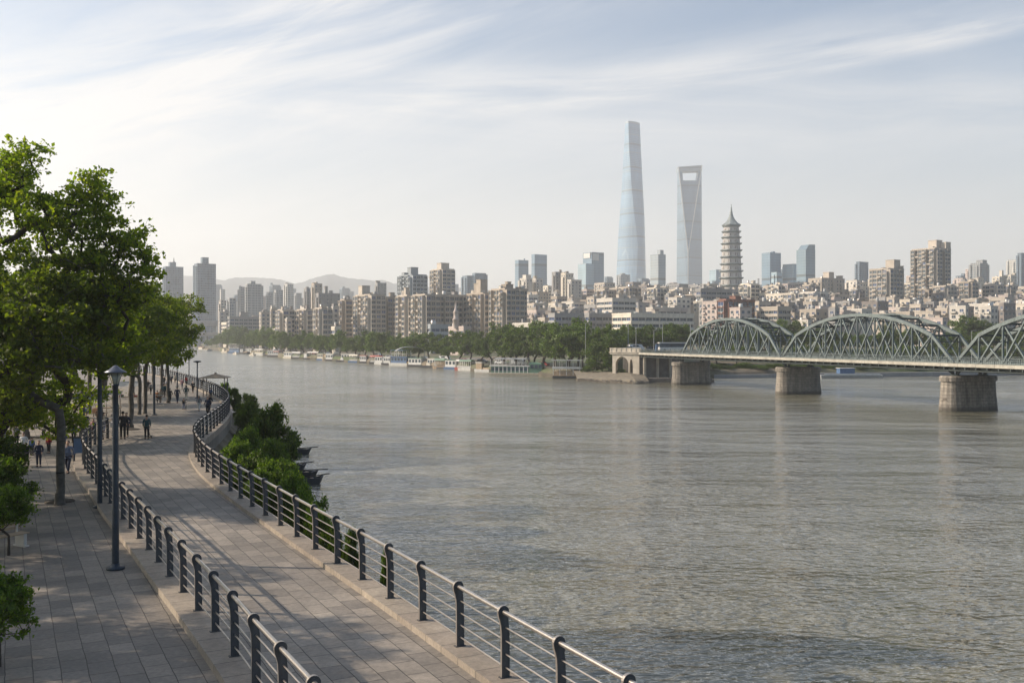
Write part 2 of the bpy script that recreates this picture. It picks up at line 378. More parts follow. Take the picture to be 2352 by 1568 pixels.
c = t.mix(t.mapr(n1, 0.42, 0.6, 0, 1), (0.15, 0.125, 0.09), (0.06, 0.085, 0.03))
c = t.vm('SCALE', c, scale=t.mapr(n2, 0.3, 0.7, 0.7, 1.25)); t.l.new(c, b.inputs['Base Color']); b.inputs['Roughness'].default_value = 0.95
tag(mb.build('far_bank', gm), kind='structure')
# river
wm, t, b = newmat('river_water')
geo = t.n.new('ShaderNodeNewGeometry'); pos = geo.outputs['Position']; x, y, z = t.sep(pos)
v = t.comb(t.m('ADD', t.m('MULTIPLY', x, 0.55), t.m('MULTIPLY', y, 0.15)), t.m('SUBTRACT', t.m('MULTIPLY', y, 1.0), t.m('MULTIPLY', x, 0.15)), 0.0)
n0 = t.noise(t.comb(t.m('MULTIPLY', x, 0.5), y, 0.0), 0.035, 3, 0.5)
n1 = t.noise(v, 0.60, 2, 0.5, 0.25); n2 = t.noise(v, 2.3, 2, 0.5, 0.2); n3 = t.noise(v, 6.0, 1, 0.5, 0.1)
nff = t.noise(t.comb(t.m('MULTIPLY', x, 0.3), y, 9.0), 0.05, 3, 0.6, 0.3)
nf = t.noise(t.comb(t.m('MULTIPLY', x, 0.35), y, 3.0), 0.16, 4, 0.6, 0.3)
dist = t.m('SQRT', t.m('ADD', t.m('MULTIPLY', x, x), t.m('MULTIPLY', y, y)))
amp = t.m('MULTIPLY', t.mapr(n0, 0.36, 0.62, 0.7, 1.2), t.mapr(dist, 40, 450, 1.0, 0.6))
h = t.m('ADD', t.m('MULTIPLY', n1, 0.42), t.m('ADD', t.m('MULTIPLY', n2, 0.34), t.m('ADD', t.m('MULTIPLY', n3, 0.035), t.m('MULTIPLY', t.m('ADD', nf, t.m('MULTIPLY', nff, 2.5)), t.mapr(dist, 30, 250, 1.0, 2.2)))))
bn = t.bump(t.m('MULTIPLY', h, amp), 1.0, 0.8)
mud = t.noise(t.comb(t.m('MULTIPLY', x, 0.4), y, 0.0), 0.02, 4, 0.6)
t.l.new(t.mix(t.mapr(mud, 0.35, 0.65, 0, 1), (0.160, 0.152, 0.106), (0.200, 0.190, 0.138)), b.inputs['Base Color'])
t.set(b.inputs['Roughness'], t.mapr(dist, 60, 450, 0.06, 0.28)); b.inputs['IOR'].default_value = 1.5; t.l.new(bn, b.inputs['Normal']); t.l.new(bn, b.inputs['Coat Normal']); b.inputs['Coat Weight'].default_value = 0.5; b.inputs['Coat Roughness'].default_value = 0.08; b.inputs['Coat IOR'].default_value = 1.4
b.inputs['Specular IOR Level'].default_value = 0.9
mb = MB(); mb.add([(-3800, -150, 0), (3600, -150, 0), (3600, 2600, 0), (-3800, 2600, 0)], [(0, 1, 2, 3)])
tag(mb.build('river_water', wm), kind='structure')
# hills on the horizon
HP = [(-900, 600), (-500, 640), (0, 645), (100, 640), (250, 650), (350, 640), (416, 621), (460, 618), (490, 620), (524, 627), (560, 618), (578, 614), (604, 618), (630, 622), (650, 628), (680, 634),
      (705, 631), (730, 622), (750, 614), (768, 609), (801, 615), (828, 625), (866, 628), (884, 626), (912, 635), (978, 640), (1044, 642), (1060, 646), (1200, 662), (1500, 690), (1900, 705), (2300, 700), (3000, 690)]
def ridge(name, D, pts, seed, back, col):
    rnd = random.Random(seed); mb = MB(); cols = list(range(pts[0][0], pts[-1][0], 8)); rws = 13
    ph = [rnd.uniform(0, 6.28) for _ in range(12)]
    for px in cols:
        top = float(np.interp(px, [p[0] for p in pts], [p[1] for p in pts]))
        top += 1.0 * math.sin(px * .11 + ph[0]) + 0.6 * math.sin(px * .31 + ph[1]) + 0.35 * math.sin(px * .83 + ph[2])
        H = (HY - top) / FP * D
        for k in range(rws):
            q = k / (rws - 1); yy_ = D + (q - 0.62) * back
            e = (q / 0.62) if q < 0.62 else (1 - (q - 0.62) / 0.38)
            spur = 0.5 + 0.5 * math.sin(px * .045 + ph[3] + q * 5) * math.sin(px * .017 + ph[4])
            hh = H * (e ** (0.8 + 0.9 * spur))
            mb.v.append(((px - CX) / FP * D, yy_, CZ - 20 + hh + (20 if k in (8,) else 0)))
    for i in range(len(cols) - 1):
        for k in range(rws - 1):
            a = i * rws + k; mb.f.append((a, a + rws, a + rws + 1, a + 1)); mb.mi.append(0); mb.sm.append(True)
    tag(mb.build(name, plain(name + '_scrub', col, 0.95, 0, 0.3, 0.004)), kind='structure')
ridge('hills', 5600, HP, 3, 1900, (0.03, 0.045, 0.05))
ridge('foothills', 3900, [(-900, 700), (300, 690), (400, 668), (430, 661), (470, 668), (520, 690), (640, 690), (760, 672), (800, 664), (860, 690), (1000, 700), (1300, 690), (1420, 655), (1500, 668), (1700, 690), (2100, 690), (2500, 680), (3000, 690)], 8, 1300, (0.06, 0.07, 0.06))

# ---------------------------------------------------------------- near bank: promenade
def catmull(P, step):
    P = [Vector(p) for p in P]; out = []
    for i in range(len(P) - 1):
        p0, p1, p2, p3 = P[max(i - 1, 0)], P[i], P[i + 1], P[min(i + 2, len(P) - 1)]
        for k in range(12):
            s = k / 12
            out.append(0.5 * ((2 * p1) + (p2 - p0) * s + (2 * p0 - 5 * p1 + 4 * p2 - p3) * s * s + (3 * p1 - p0 - 3 * p2 + p3) * s ** 3))
    out.append(P[-1])
    res = [out[0]]; acc = 0
    for a, b in zip(out, out[1:]):
        L = (b - a).length
        while acc + L >= step and L > 0:
            u = (step - acc) / L; a = a.lerp(b, u); res.append(a.copy()); L = (b - a).length; acc = 0
        acc += L
    return res
def offset(path, o):
    out = []
    for i, p in enumerate(path):
        t = (path[min(i + 1, len(path) - 1)] - path[max(i - 1, 0)]).normalized()
        out.append(p + Vector((t.y, -t.x, 0)) * o)          # to the right of travel
    return out
RP = [Vector((5.85, 7.7, ZP)), Vector((3.8, 11.7, ZP)), Vector((1.75, 15.75, ZP))] + [G(*p) for p in
     [(1143, 1560), (955, 1427), (818, 1333), (715, 1265), (640, 1213), (577, 1170), (528, 1134), (489, 1103), (465, 1078), (451, 1054), (449, 1036), (462, 1014), (486, 993),
      (507, 974), (521, 957), (526, 945), (522, 932), (508, 919), (486, 907), (456, 894), (425, 882), (395, 872), (365, 864), (330, 857), (290, 851)]]
LP = [Vector((1.6, 7.0, ZP)), Vector((-0.9, 11.5, ZP)), Vector((-3.0, 15.6, ZP)), Vector((-4.9, 19.2, ZP))] + [G(*p) for p in
     [(541, 1512), (451, 1398), (386, 1320), (339, 1260), (300, 1214), (262, 1168), (227, 1118), (203, 1088), (193, 1067), (193, 1049), (203, 1034), (222, 1020), (244, 1009), (266, 1001)]]
rail_R = catmull(RP, 0.55); rail_L = catmull(LP, 0.50)
def strip(name, A, B, mat, kind='structure', zs=None):
    mb = MB(); n = min(len(A), len(B))
    mb.add([p for ab in zip(A[:n], B[:n]) for p in ab], [(2 * i, 2 * i + 1, 2 * i + 3, 2 * i + 2) for i in range(n - 1)])
    o = mb.build(name, mat); tag(o, kind=kind); return o
def pavemat(name, ang, bw, bh, c1, c2, mortar=(0.05, 0.045, 0.038)):
    m, t, b = newmat(name)
    geo = t.n.new('ShaderNodeNewGeometry'); mp = t.n.new('ShaderNodeMapping'); t.l.new(geo.outputs['Position'], mp.inputs[0]); mp.inputs['Rotation'].default_value = (0, 0, ang)
    # stone edges wander a little
    wob = t.vm('SCALE', t.vm('SUBTRACT', NTcol(t, mp.outputs[0], 1.3), (0.5, 0.5, 0.5)), scale=0.05)
    vec = t.vm('ADD', mp.outputs[0], wob)
    br = t.n.new('ShaderNodeTexBrick'); t.l.new(vec, br.inputs['Vector'])
    br.inputs['Scale'].default_value = 1; br.inputs['Brick Width'].default_value = bw; br.inputs['Row Height'].default_value = bh
    br.inputs['Mortar Size'].default_value = 0.011; br.inputs['Mortar Smooth'].default_value = 0.3; br.inputs['Bias'].default_value = 0.0
    br.inputs['Color1'].default_value = (*c1, 1); br.inputs['Color2'].default_value = (*c2, 1); br.inputs['Mortar'].default_value = (*mortar, 1)
    br.offset = 0.5; br.squash = 1
    big = t.noise(geo.outputs['Position'], 0.16, 6, 0.65); fine = t.noise(geo.outputs['Position'], 9, 6, 0.7); mid = t.noise(geo.outputs['Position'], 1.4, 5, 0.65)
    k = t.m('MULTIPLY', t.mapr(big, 0.3, 0.7, 0.70, 1.22), t.m('MULTIPLY', t.mapr(fine, 0.25, 0.75, 0.72, 1.28), t.mapr(mid, 0.3, 0.7, 0.82, 1.16)))
    c = t.vm('SCALE', br.outputs['Color'], scale=k)
    c = t.mix(t.mapr(t.noise(geo.outputs['Position'], 0.7, 6, 0.7), 0.56, 0.76, 0, 0.62), c, (0.085, 0.078, 0.066))
    t.l.new(c, b.inputs['Base Color']); t.set(b.inputs['Roughness'], t.mapr(mid, 0.3, 0.7, 0.62, 0.85))
    hgt = t.m('ADD', t.m('MULTIPLY', t.m('SUBTRACT', 1.0, br.outputs['Fac']), 0.5), t.m('ADD', t.m('MULTIPLY', fine, 0.35), t.m('MULTIPLY', mid, 0.3)))
    t.l.new(t.bump(hgt, 0.8, 0.02), b.inputs['Normal'])
    return m
def NTcol(t, vec, scale):
    n = t.n.new('ShaderNodeTexNoise'); t.l.new(vec, n.inputs['Vector']); n.inputs['Scale'].default_value = scale; n.inputs['Detail'].default_value = 2
    return n.outputs['Color']
ANG = -math.atan2(0.455, 0.89) + R(90)
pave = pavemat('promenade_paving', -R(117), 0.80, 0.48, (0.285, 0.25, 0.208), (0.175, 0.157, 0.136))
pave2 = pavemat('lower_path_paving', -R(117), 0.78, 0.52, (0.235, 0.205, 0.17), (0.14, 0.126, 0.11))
kerbm = pavemat('kerb_stone', -R(117), 0.9, 3.0, (0.31, 0.265, 0.21), (0.25, 0.21, 0.17))
# main deck: a sheet that reaches from the left plaza to the right kerb
inR = offset(rail_R, -0.36); outR = offset(rail_R, 0.30)
def flat(path, z): return [Vector((p.x, p.y, z)) for p in path]
leftedge = [Vector((-140, p.y, 0)) for p in inR]
# split line: left of the railing the path lies lower
lx = [p.y for p in rail_L]; lxx = [p.x for p in rail_L]
yend = rail_L[-1].y
def left_x(y):
    if y <= 7: return 1.6
    i = max(k for k in range(len(lx)) if lx[k] <= y) if y >= lx[0] else 0
    if y > max(lx): return -140.0
    return float(np.interp(y, lx[:len(lx)], lxx))
ymono = all(b > a for a, b in zip(lx, lx[1:]))
kb_L = offset(rail_L, -0.50); kb_Rr = offset(rail_L, 0.14)
mb = MB(); n = len(inR)
prom = []
for p in inR:
    if p.y < yend: prom.append(Vector((float(np.interp(p.y, lx, lxx)) + 0.12, p.y, ZP)))
    else: prom.append(Vector((max(-140, rail_L[-1].x - (p.y - yend) * 12), p.y, ZP)))
mb.add([q for ab in zip(prom, flat(inR, ZP)) for q in ab], [(2 * i, 2 * i + 1, 2 * i + 3, 2 * i + 2) for i in range(n - 1)])
tag(mb.build('promenade', pave), kind='structure')
mb = MB(); mb.add([(-140, 5, ZP - 0.16), (4, 5, ZP - 0.16), (4, 9, ZP - .16), (-140, 9, ZP - .16)], [(0, 1, 2, 3)])
ys = [9 + k * 0.5 for k in range(int((yend + 16 - 9) / 0.5))]
vs = []
for y in ys: vs += [(-140, y, ZP - 0.16), (float(np.interp(y, lx, lxx)) - 0.1 if y < yend else -27.2 - (y - yend) * 5, y, ZP - 0.16)]
mb = MB(); mb.add(vs, [(2 * i, 2 * i + 1, 2 * i + 3, 2 * i + 2) for i in range(len(ys) - 1)])
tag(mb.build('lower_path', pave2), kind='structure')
# plaza sheet under the avenue further on (rises to promenade level)
mb = MB(); pl = [(-140, 60), (-27, 68), (-30, 84), (-46, 150), (-140, 300)]
mb.add([(-400, 40, ZP - 0.05), (-34, 66, ZP - 0.05), (-60, 130, ZP - 0.05), (-100, 200, ZP - .05), (-240, 420, ZP - .05), (-620, 1100, ZP - .05), (-1900, 1300, ZP - .05), (-1900, 40, ZP - .05)], [tuple(range(8))])
tag(mb.build('plaza_ground', plain('plaza_ground', (0.17, 0.145, 0.115), 0.9, 0, 0.25, 0.3)), kind='structure')
def kerb(name, A, B, zt, zb):
    mb = MB(); n = len(A)
    vs = []
    for a, c in zip(A, B): vs += [(a.x, a.y, zb), (a.x, a.y, zt), (c.x, c.y, zt), (c.x, c.y, zb)]
    fs = []
    for i in range(n - 1):
        for k in range(3): fs.append((4 * i + k, 4 * i + k + 1, 4 * i + 4 + k + 1, 4 * i + 4 + k))
    mb.add(vs, fs); return tag(mb.build(name, kerbm), kind='structure')
kerb('river_kerb', inR, outR, ZP + 0.15, ZP - 0.3)
kerb('path_kerb', kb_L, kb_Rr, ZP + 0.03, ZP - 0.3)
# retaining wall and sloping bank under the river kerb
wall_m = wallmat('retaining_wall_concrete', (0.20, 0.185, 0.165), 0.35, 0)
o1 = offset(rail_R, 0.22)
mb = MB(); vs = []
for p in o1: vs += [(p.x, p.y, ZP - 0.02), (p.x + 0.01, p.y, -1.2)]
mb.add(vs, [(2 * i, 2 * i + 1, 2 * i + 3, 2 * i + 2) for i in range(len(o1) - 1)])
tag(mb.build('embankment_wall', wall_m), kind='structure')
SN = [(7, 3.5), (16, 2.4), (25, -1.8), (33, -4.6), (45, -8.6), (60, -12.6), (72, -15.2), (85, -18), (105, -22.5), (130, -33), (160, -52), (200, -80), (300, -150)]
mb = MB(); vs = []; K = 6
for p in o1:
    xs = max(float(np.interp(p.y, [a for a, b in SN], [b for a, b in SN])), p.x + 0.2)
    for k in range(K):
        q = k / (K - 1); x = p.x * (1 - q) + xs * q
        top = 4.6 * min(1, max(0, (p.y - 24) / 14))
        vs.append((x, p.y, top * (1 - q) ** 1.2 - 0.4 * q - (0.5 if p.y < 24 else 0) + (0.25 * math.sin(p.y * 1.7 + k * 2.1) if 0 < k < K - 1 else 0)))
mb.add(vs, [(K * i + k, K * i + k + 1, K * i + K + k + 1, K * i + K + k) for i in range(len(o1) - 1) for k in range(K - 1)], 0, True)
tag(mb.build('river_bank_slope', plain('muddy_bank', (0.10, 0.085, 0.055), 0.95, 0, 0.35, 0.8, 0.5)), kind='structure')
# bank edge further up river on the near side
mb = MB(); eg = [(-52, 160), (-80, 200), (-100, 240), (-150, 300), (-240, 470), (-420, 850), (-620, 1150)]
vs = []
for x, y in eg: vs += [(x - 8, y, ZP - 0.06), (x, y, 1.0), (x + 1.5, y, -1)]
mb.add(vs, [(3 * i + k, 3 * i + k + 1, 3 * i + 3 + k + 1, 3 * i + 3 + k) for i in range(len(eg) - 1) for k in range(2)])
tag(mb.build('near_bank_edge', wall_m), kind='structure')

# ---------------------------------------------------------------- railings
def post_mesh():
    """flat steel upright whose neck narrows under a round head that grips the handrail"""
    L = [(-0.085, 0), (-0.085, 0.55), (-0.088, 0.85), (-0.098, 1.02), (-0.125, 1.13), (-0.150, 1.20)]
    hc, hr = (-0.045, 1.29), 0.118
    arc = [(hc[0] + hr * math.cos(R(a)), hc[1] + hr * math.sin(R(a))) for a in range(190, -31, -20)]
    Rt = [(0.060, 1.16), (0.062, 1.08), (0.075, 0.95), (0.088, 0.6), (0.088, 0)]
    poly = L + arc + Rt
    n = len(poly); th = 0.032
    vs = [(p[0], -th, p[1]) for p in poly] + [(p[0], th, p[1]) for p in poly]
    mb = MB()
    mb.add(vs, [tuple(range(n)), tuple(reversed(range(n, 2 * n)))], 0)
    mb.add(vs, [(i, n + i, n + (i + 1) % n, (i + 1) % n) for i in range(n)], 1)
    # collar round the handrail
    ring = [(hc[0] + 0.075 * math.cos(R(a)), hc[1] + 0.075 * math.sin(R(a))) for a in range(0, 360, 24)]
    for sgn in (-1, 1):
        y0, y1 = sorted((sgn * th, sgn * (th + 0.02)))
        k = len(ring); vs = [(p[0], y0, p[1]) for p in ring] + [(p[0], y1, p[1]) for p in ring]
        mb.add(vs, [tuple(range(k)), tuple(reversed(range(k, 2 * k)))] + [(i, k + i, k + (i + 1) % k, (i + 1) % k) for i in range(k)], 0)
    # foot plate and bolts
    mb.box(-0.12, 0.12, -0.06, 0.06, 0, 0.015, 0)
    return mb.mesh('post', [M['postdark'], M['postedge']])
PM = post_mesh()
def railing(path, every, zb, label, cat):
    root = empty('railing', path[0], 0, label, cat)
    inv = -Vector(path[0])
    def loc(p, z): return Vector((p.x, p.y, z)) + inv
    cp = offset(path, -0.045)
    def smooth(pp): return pp
    mb = MB(); mb.tube([loc(p, zb + 1.29) for p in cp], 0.045, 10); mb.build('handrail', M['steel'], root)
    for h in (0.20, 0.46, 0.72, 0.98):
        mb = MB(); mb.tube([loc(p, zb + h) for p in path], 0.017, 6); mb.build('rod', M['steel'], root)
    for i in range(0, len(path), every):
        t = path[min(i + 1, len(path) - 1)] - path[max(i - 1, 0)]
        o = link('post', PM, root, loc(path[i], zb), (0, 0, math.atan2(t.y, t.x) - math.pi / 2))
    return root
railing(rail_R, 4, ZP + 0.15, 'long steel railing with four thin rods curving along the river side of the promenade', 'railing')
railing(rail_L, 4, ZP + 0.03, 'shorter steel railing between the paved promenade and the tree shaded lower path', 'railing')

# stone faced quay strip along the far shore, shadow darkened into its colour
qm, t, b = newmat('far_quay'); geo = t.n.new('ShaderNodeNewGeometry'); n1 = t.noise(geo.outputs['Position'], 0.25, 5, .65); n2 = t.noise(geo.outputs['Position'], 0.06, 4, .6)
c = t.mix(t.mapr(n2, .4, .62, 0, 1), (.10, .085, .065), (.05, .052, .035)); t.l.new(t.vm('SCALE', c, scale=t.mapr(n1, .3, .7, .6, 1.35)), b.inputs['Base Color']); b.inputs['Roughness'].default_value = .95
mb = MB(); cols = list(range(400, 1336, 12)); vs = []
for px in cols:
    for s_, dz in ((-0.3, None), (-0.25, 1.0), (1.5, 1.7), (4, .06), (8, .05), (12, .05), (20, .05), (30, .05)):
        d = shore(px) + s_; z = -1 if dz is None else (dz if s_ < 2 else hs(px, s_) + dz); vs.append(((px - CX) / FP * d, d, z))
mb.add(vs, [(8 * i + k, 8 * i + 8 + k, 8 * i + 9 + k, 8 * i + 1 + k) for i in range(len(cols) - 1) for k in range(7)])
tag(mb.build('far_quay', qm), kind='structure')
# ---------------------------------------------------------------- the city across the river
rb = random.Random(11)
WM = {}
def win_mesh(wd, h, glass='winglass', fr=True, ac=False):
    """a window: glass pane set in a frame with a mullion; x along the wall, y outwards = -y"""
    k = (round(wd, 1), round(h, 1), glass, fr, ac)
    if k in WM: return WM[k]
    mb = MB(); mb.box(-wd / 2, wd / 2, -0.06, 0.0, -h / 2, h / 2, 0)
    if fr:
        f = 0.12
        mb.box(-wd / 2 - f, wd / 2 + f, -0.14, -0.001, -h / 2 - 0.16, -h / 2, 1)
        mb.box(-wd / 2 - f, -wd / 2, -0.12, -0.002, -h / 2, h / 2, 1); mb.box(wd / 2, wd / 2 + f, -0.12, -0.002, -h / 2, h / 2, 1)
        mb.box(-0.05, 0.05, -0.11, -0.061, -h / 2, h / 2, 1)
    if ac: mb.box(wd * .1, wd * .1 + 0.9, -0.55, -0.15, -h / 2 - 0.75, -h / 2 - 0.17, 1)
    WM[k] = mb.mesh('window', [M[glass], M['winframe']]); return WM[k]
WINLIMIT = 96
def block(name, label, cat, px0, pc, px1, ytop, d, style='frame', col='beige', a=56, fl=3.0, bay=3.4, huts=(), group=None, zb=None, side=None, fac=None, clutter=2, ymax=800, glass='winglass', roofcol='roofdark', parapet=True):
    """a building standing with one corner (pc) towards the river; left face towards the sun, right face away from it"""
    if px0 > 420: d = max(d, shore(pc) + 62)
    a = R(a); lL = max(2.5, (pc - px0) / FP * d / math.cos(a)); lR = max(2.5, (px1 - pc) / FP * d / math.sin(a))
    px_, py_ = (pc - CX) / FP * d, d
    zt = CZ + (HY - ytop) / FP * d
    if zb is None: zb = ground_z(px_, py_) - 0.6
    H = zt - zb
    root = empty(name, (px_, py_, zb), math.pi / 2 - a, label, cat, group)
    wm_ = fac if fac is not None else WALL[col]
    mb = MB(); mb.box(0, lR, 0, lL, 0, H)
    nf = max(1, int(H / fl)); nL = max(1, round(lL / bay)); nR = max(1, round(lR / bay))
    vis = min(nf, int((zt - (CZ + (HY - ymax) / FP * d)) / fl) + 1)
    out = 0.0
    BAYP = 2 + int(px0 * 7) % 3; BO = 1.5 if d < 900 else 1.2
    def bo(f, j): return BO if style == 'frame' and (j + f) % (BAYP + 1) != BAYP else 0.0
    if style == 'strip':
        out = 0.42
        for k in range(vis + 1):
            z = H - k * fl
            if z < 0.3: break
            hh = fl * 0.46
            mb.box(-out, lR + out, -out, -0.003, z - hh, z - 0.003); mb.box(-out, -0.003, 0, lL + out, z - hh, z - 0.003)
        for k in range(0, nR + 1, 2): x = k * lR / nR; mb.box(x - .14, x + .14, -out - 0.06, -0.005, max(0, H - vis * fl), H - 0.01)
        for k in range(0, nL + 1, 2): y = k * lL / nL; mb.box(-out - 0.06, -0.005, y - .14, y + .14, max(0, H - vis * fl), H - 0.01)
    if style == 'frame':       # flats in projecting bays with deep recesses between them
        out = 0.3; zl = max(0, H - vis * fl)
        for f, n_, l_ in ((0, nR, lR), (1, nL, lL)):
            for j in range(n_):
                o_ = bo(f, j); u0, u1 = j * l_ / n_, (j + 1) * l_ / n_; drop = fl * 0.5 * ((j * 5 + f + int(px0)) % 3 == 0) if o_ else 0
                def bx_(p, q, ya, yb, z0, z1):
                    if f == 0: mb.box(p, q, ya, yb, z0, z1)
                    else: mb.box(ya, yb, p, q, z0, z1)
                if o_: bx_(u0 + .003, u1 - .003, -o_, -.002, 0, H - .01 - drop)
                for k in range(vis + 1):
                    z = H - k * fl - drop * (k == 0)
                    if z < .3: break
                    bx_(u0 + .01, u1 - .01, -o_ - out, -o_ - .003, z - .34, z - .012)
                for u in ((u0, u1) if o_ else ()): bx_(max(u - .2, u0 + .005), min(u + .2, u1 - .005), -o_ - out - .06, -o_ - .004, zl, H - .02 - drop)
    if style == 'tower':      # pier bays of balconies standing proud of the shaft
        out = 0.0
        for k in range(nR + 1):
            if k % 3 == 1: mb.box(k * lR / nR - bay * .42, k * lR / nR + bay * .42, -1.3, -0.004, 0, H - fl * (0.4 + (k % 2)))
        for k in range(nL + 1):
            if k % 2 == 1: mb.box(-1.3, -0.004, k * lL / nL - bay * .36, k * lL / nL + bay * .36, 0, H - fl * (0.4 + k % 3 * .5))
    wobj = mb.build('wall', wm_, root)
    # roof slab, parapet, rooms on the roof
    mb = MB(); mb.box(0.1, lR - 0.1, 0.1, lL - 0.1, H, H + 0.12); mb.build('roof', M[roofcol], root)
    if parapet:
        mb = MB(); ph = 0.9; q = 0.1 if style == 'frame' else out + 0.1
        mb.box(-q, lR + q, -q, -q + 0.25, H - .02, H + ph); mb.box(-q, -q + 0.25, -q + .25, lL + q, H - .02, H + ph)
        mb.box(-q + .25, lR + q, lL + q - 0.25, lL + q, H - .02, H + ph); mb.box(lR + q - 0.25, lR + q, -q + .25, lL + q - .25, H - .02, H + ph)
        mb.build('parapet', wm_, root)
    for hx0, hx1, hy in huts:
        Wd = (hx1 - hx0) / FP * d; s = min(Wd / (math.cos(a) + math.sin(a)), lL * 0.9, lR * 0.9)
        cxp = (hx0 + hx1) / 2; cxw = (cxp - CX) / FP * (d + (lL * math.sin(a) + lR * math.cos(a)) / 2)
        dx = cxw - px_; dy = (lL * math.sin(a) + lR * math.cos(a)) / 2
        lx_ = dx * math.sin(a) + dy * math.cos(a); ly_ = -dx * math.cos(a) + dy * math.sin(a)
        lx_ = min(max(lx_, s / 2 + .1), lR - s / 2 - .1); ly_ = min(max(ly_, s / 2 + .1), lL - s / 2 - .1)
        hz = (HY - hy) / FP * (d + dy) + CZ - zb
        mb = MB(); mb.box(lx_ - s / 2, lx_ + s / 2, ly_ - s / 2, ly_ + s / 2, H + 0.1, hz)
        mb.box(lx_ - s / 2 - .25, lx_ + s / 2 + .25, ly_ - s / 2 - .25, ly_ + s / 2 + .25, hz + .002, hz + .3)
        if hz - H > 5: mb.box(lx_ - s * .3, lx_ - s * .05, ly_ - s / 2 - .06, ly_ - s / 2 - .003, H + 1.5, hz - 1.5); mb.box(lx_ + s * .1, lx_ + s * .3, ly_ - s / 2 - .06, ly_ - s / 2 - .003, H + 1.5, hz - 1.5)
        mb.build('roof_hut', wm_, root)
    for k in range(clutter):
        s = rb.uniform(1.4, 3.2); x = rb.uniform(0.5, max(0.6, lR - s)); y = rb.uniform(0.5, max(0.6, lL - s)); h = rb.uniform(1.2, 3.4)
        mb = MB()
        if rb.random() < 0.6:
            mb.box(x, x + s, y, y + s, H + .1, H + h); mb.box(x - .2, x + s + .2, y - .2, y + s + .2, H + h, H + h + .15)
            mb.build('roof_hut', WALL[rb.choice(['white', 'beige', 'grey', 'brown'])], root)
        else:
            mb.lathe([(0.01, H + h), (s * .35, H + h), (s * .4, H + h * .5), (s * .4, H + .1)], 8, 0, (x + s / 2, y + s / 2)); mb.build('water_tank', M[rb.choice(['steel', 'greyroof', 'white'])], root)
    if clutter > 1:
        mb = MB(); x = rb.uniform(1, lR - .5); y = rb.uniform(1, max(1.1, lL - .5)); h = rb.uniform(2.5, 5); mb.tube([(x, y, H), (x, y, H + h)], .06, 5); mb.beam((x - .7, y, H + h * .85), (x + .7, y, H + h * .85), .05, .05); mb.beam((x - .5, y, H + h * .7), (x + .5, y, H + h * .7), .05, .05); mb.build('aerial', M['greyroof'], root)
    if fac is not None: return root
    # windows, top storeys first
    spots = []
    for k in range(vis):
        z = H - k * fl - fl * 0.55 if style != 'strip' else H - k * fl - fl * 0.72
        if z < 1: break
        for j in range(nL):
            spots.append((1, (j + .5) * lL / nL, z, lL / nL, k, j))
        for j in range(nR):
            if style == 'plain' and rb.random() < 0.06: continue
            spots.append((0, (j + .5) * lR / nR, z, lR / nR, k, j))
    extra = MB()
    for i, (f, u, z, bw, k, j) in enumerate(spots):
        if style == 'frame': ww, hh = bw * 0.78, fl * 0.60
        elif style == 'strip': ww, hh = bw * 0.88, fl * 0.46
        elif style == 'tower': ww, hh = bw * 0.5, fl * 0.48
        else: ww, hh = bw * 0.46, fl * 0.46
        yo = -0.003 - bo(f, j)
        if style == 'tower' and ((f == 0 and (j % 3 != 2)) or (f == 1)):
            pass
        if style == 'tower':
            # window sits on the shaft between the bays, or on a bay's face
            uu = round(u / (lR / nR if not f else lL / nL) - .5)
            ww = bw * 0.34
        loc = (u, yo, z) if f == 0 else (yo, u, z)
        if i < WINLIMIT:
            me = win_mesh(ww, hh, glass if (k * 31 + j * 17 + k * j * 7) % 13 else 'winblue', True, style != 'strip' and (i * 29 + k * 17 + k * k * 5) % 9 < 3)
            o = link('window', me, root, loc, (0, 0, 0) if f == 0 else (0, 0, -math.pi / 2))
        else:
            if f == 0: extra.box(u - ww / 2, u + ww / 2, yo - 0.1, yo, z - hh / 2, z + hh / 2)
            else: extra.box(yo - 0.1, yo, u - ww / 2, u + ww / 2, z - hh / 2, z + hh / 2)
    if extra.v: tag(extra.build('window_rows', M[glass], root), kind='stuff')
    # some balconies on the sunny face
    if style in ('frame', 'plain') and lL > 5:
        nb = 0
        for k in range(vis):
            for j in range(nL):
                if (k * 37 + j * 101 + k * k * 13 + int(px0)) % 7 < 2 and nb < 24:
                    z = H - (k + 1) * fl + 0.1; u = (j + .5) * lL / nL; w2 = lL / nL * 0.38; oo = out; 
                    if style == 'frame': oo = out + bo(1, j)
                    mb = MB(); mb.box(-oo - 1.1, -oo - 0.06, u - w2, u + w2, z, z + 0.15); mb.box(-oo - 1.1, -oo - 1.0, u - w2, u + w2, z + .151, z + 1.05)
                    mb.box(-oo - 1.0, -oo - .06, u - w2, u - w2 + .1, z + .151, z + 1.05); mb.box(-oo - 1.0, -oo - .06, u + w2 - .1, u + w2, z + .151, z + 1.05)
                    mb.build('balcony', wm_, root); nb += 1
    return root

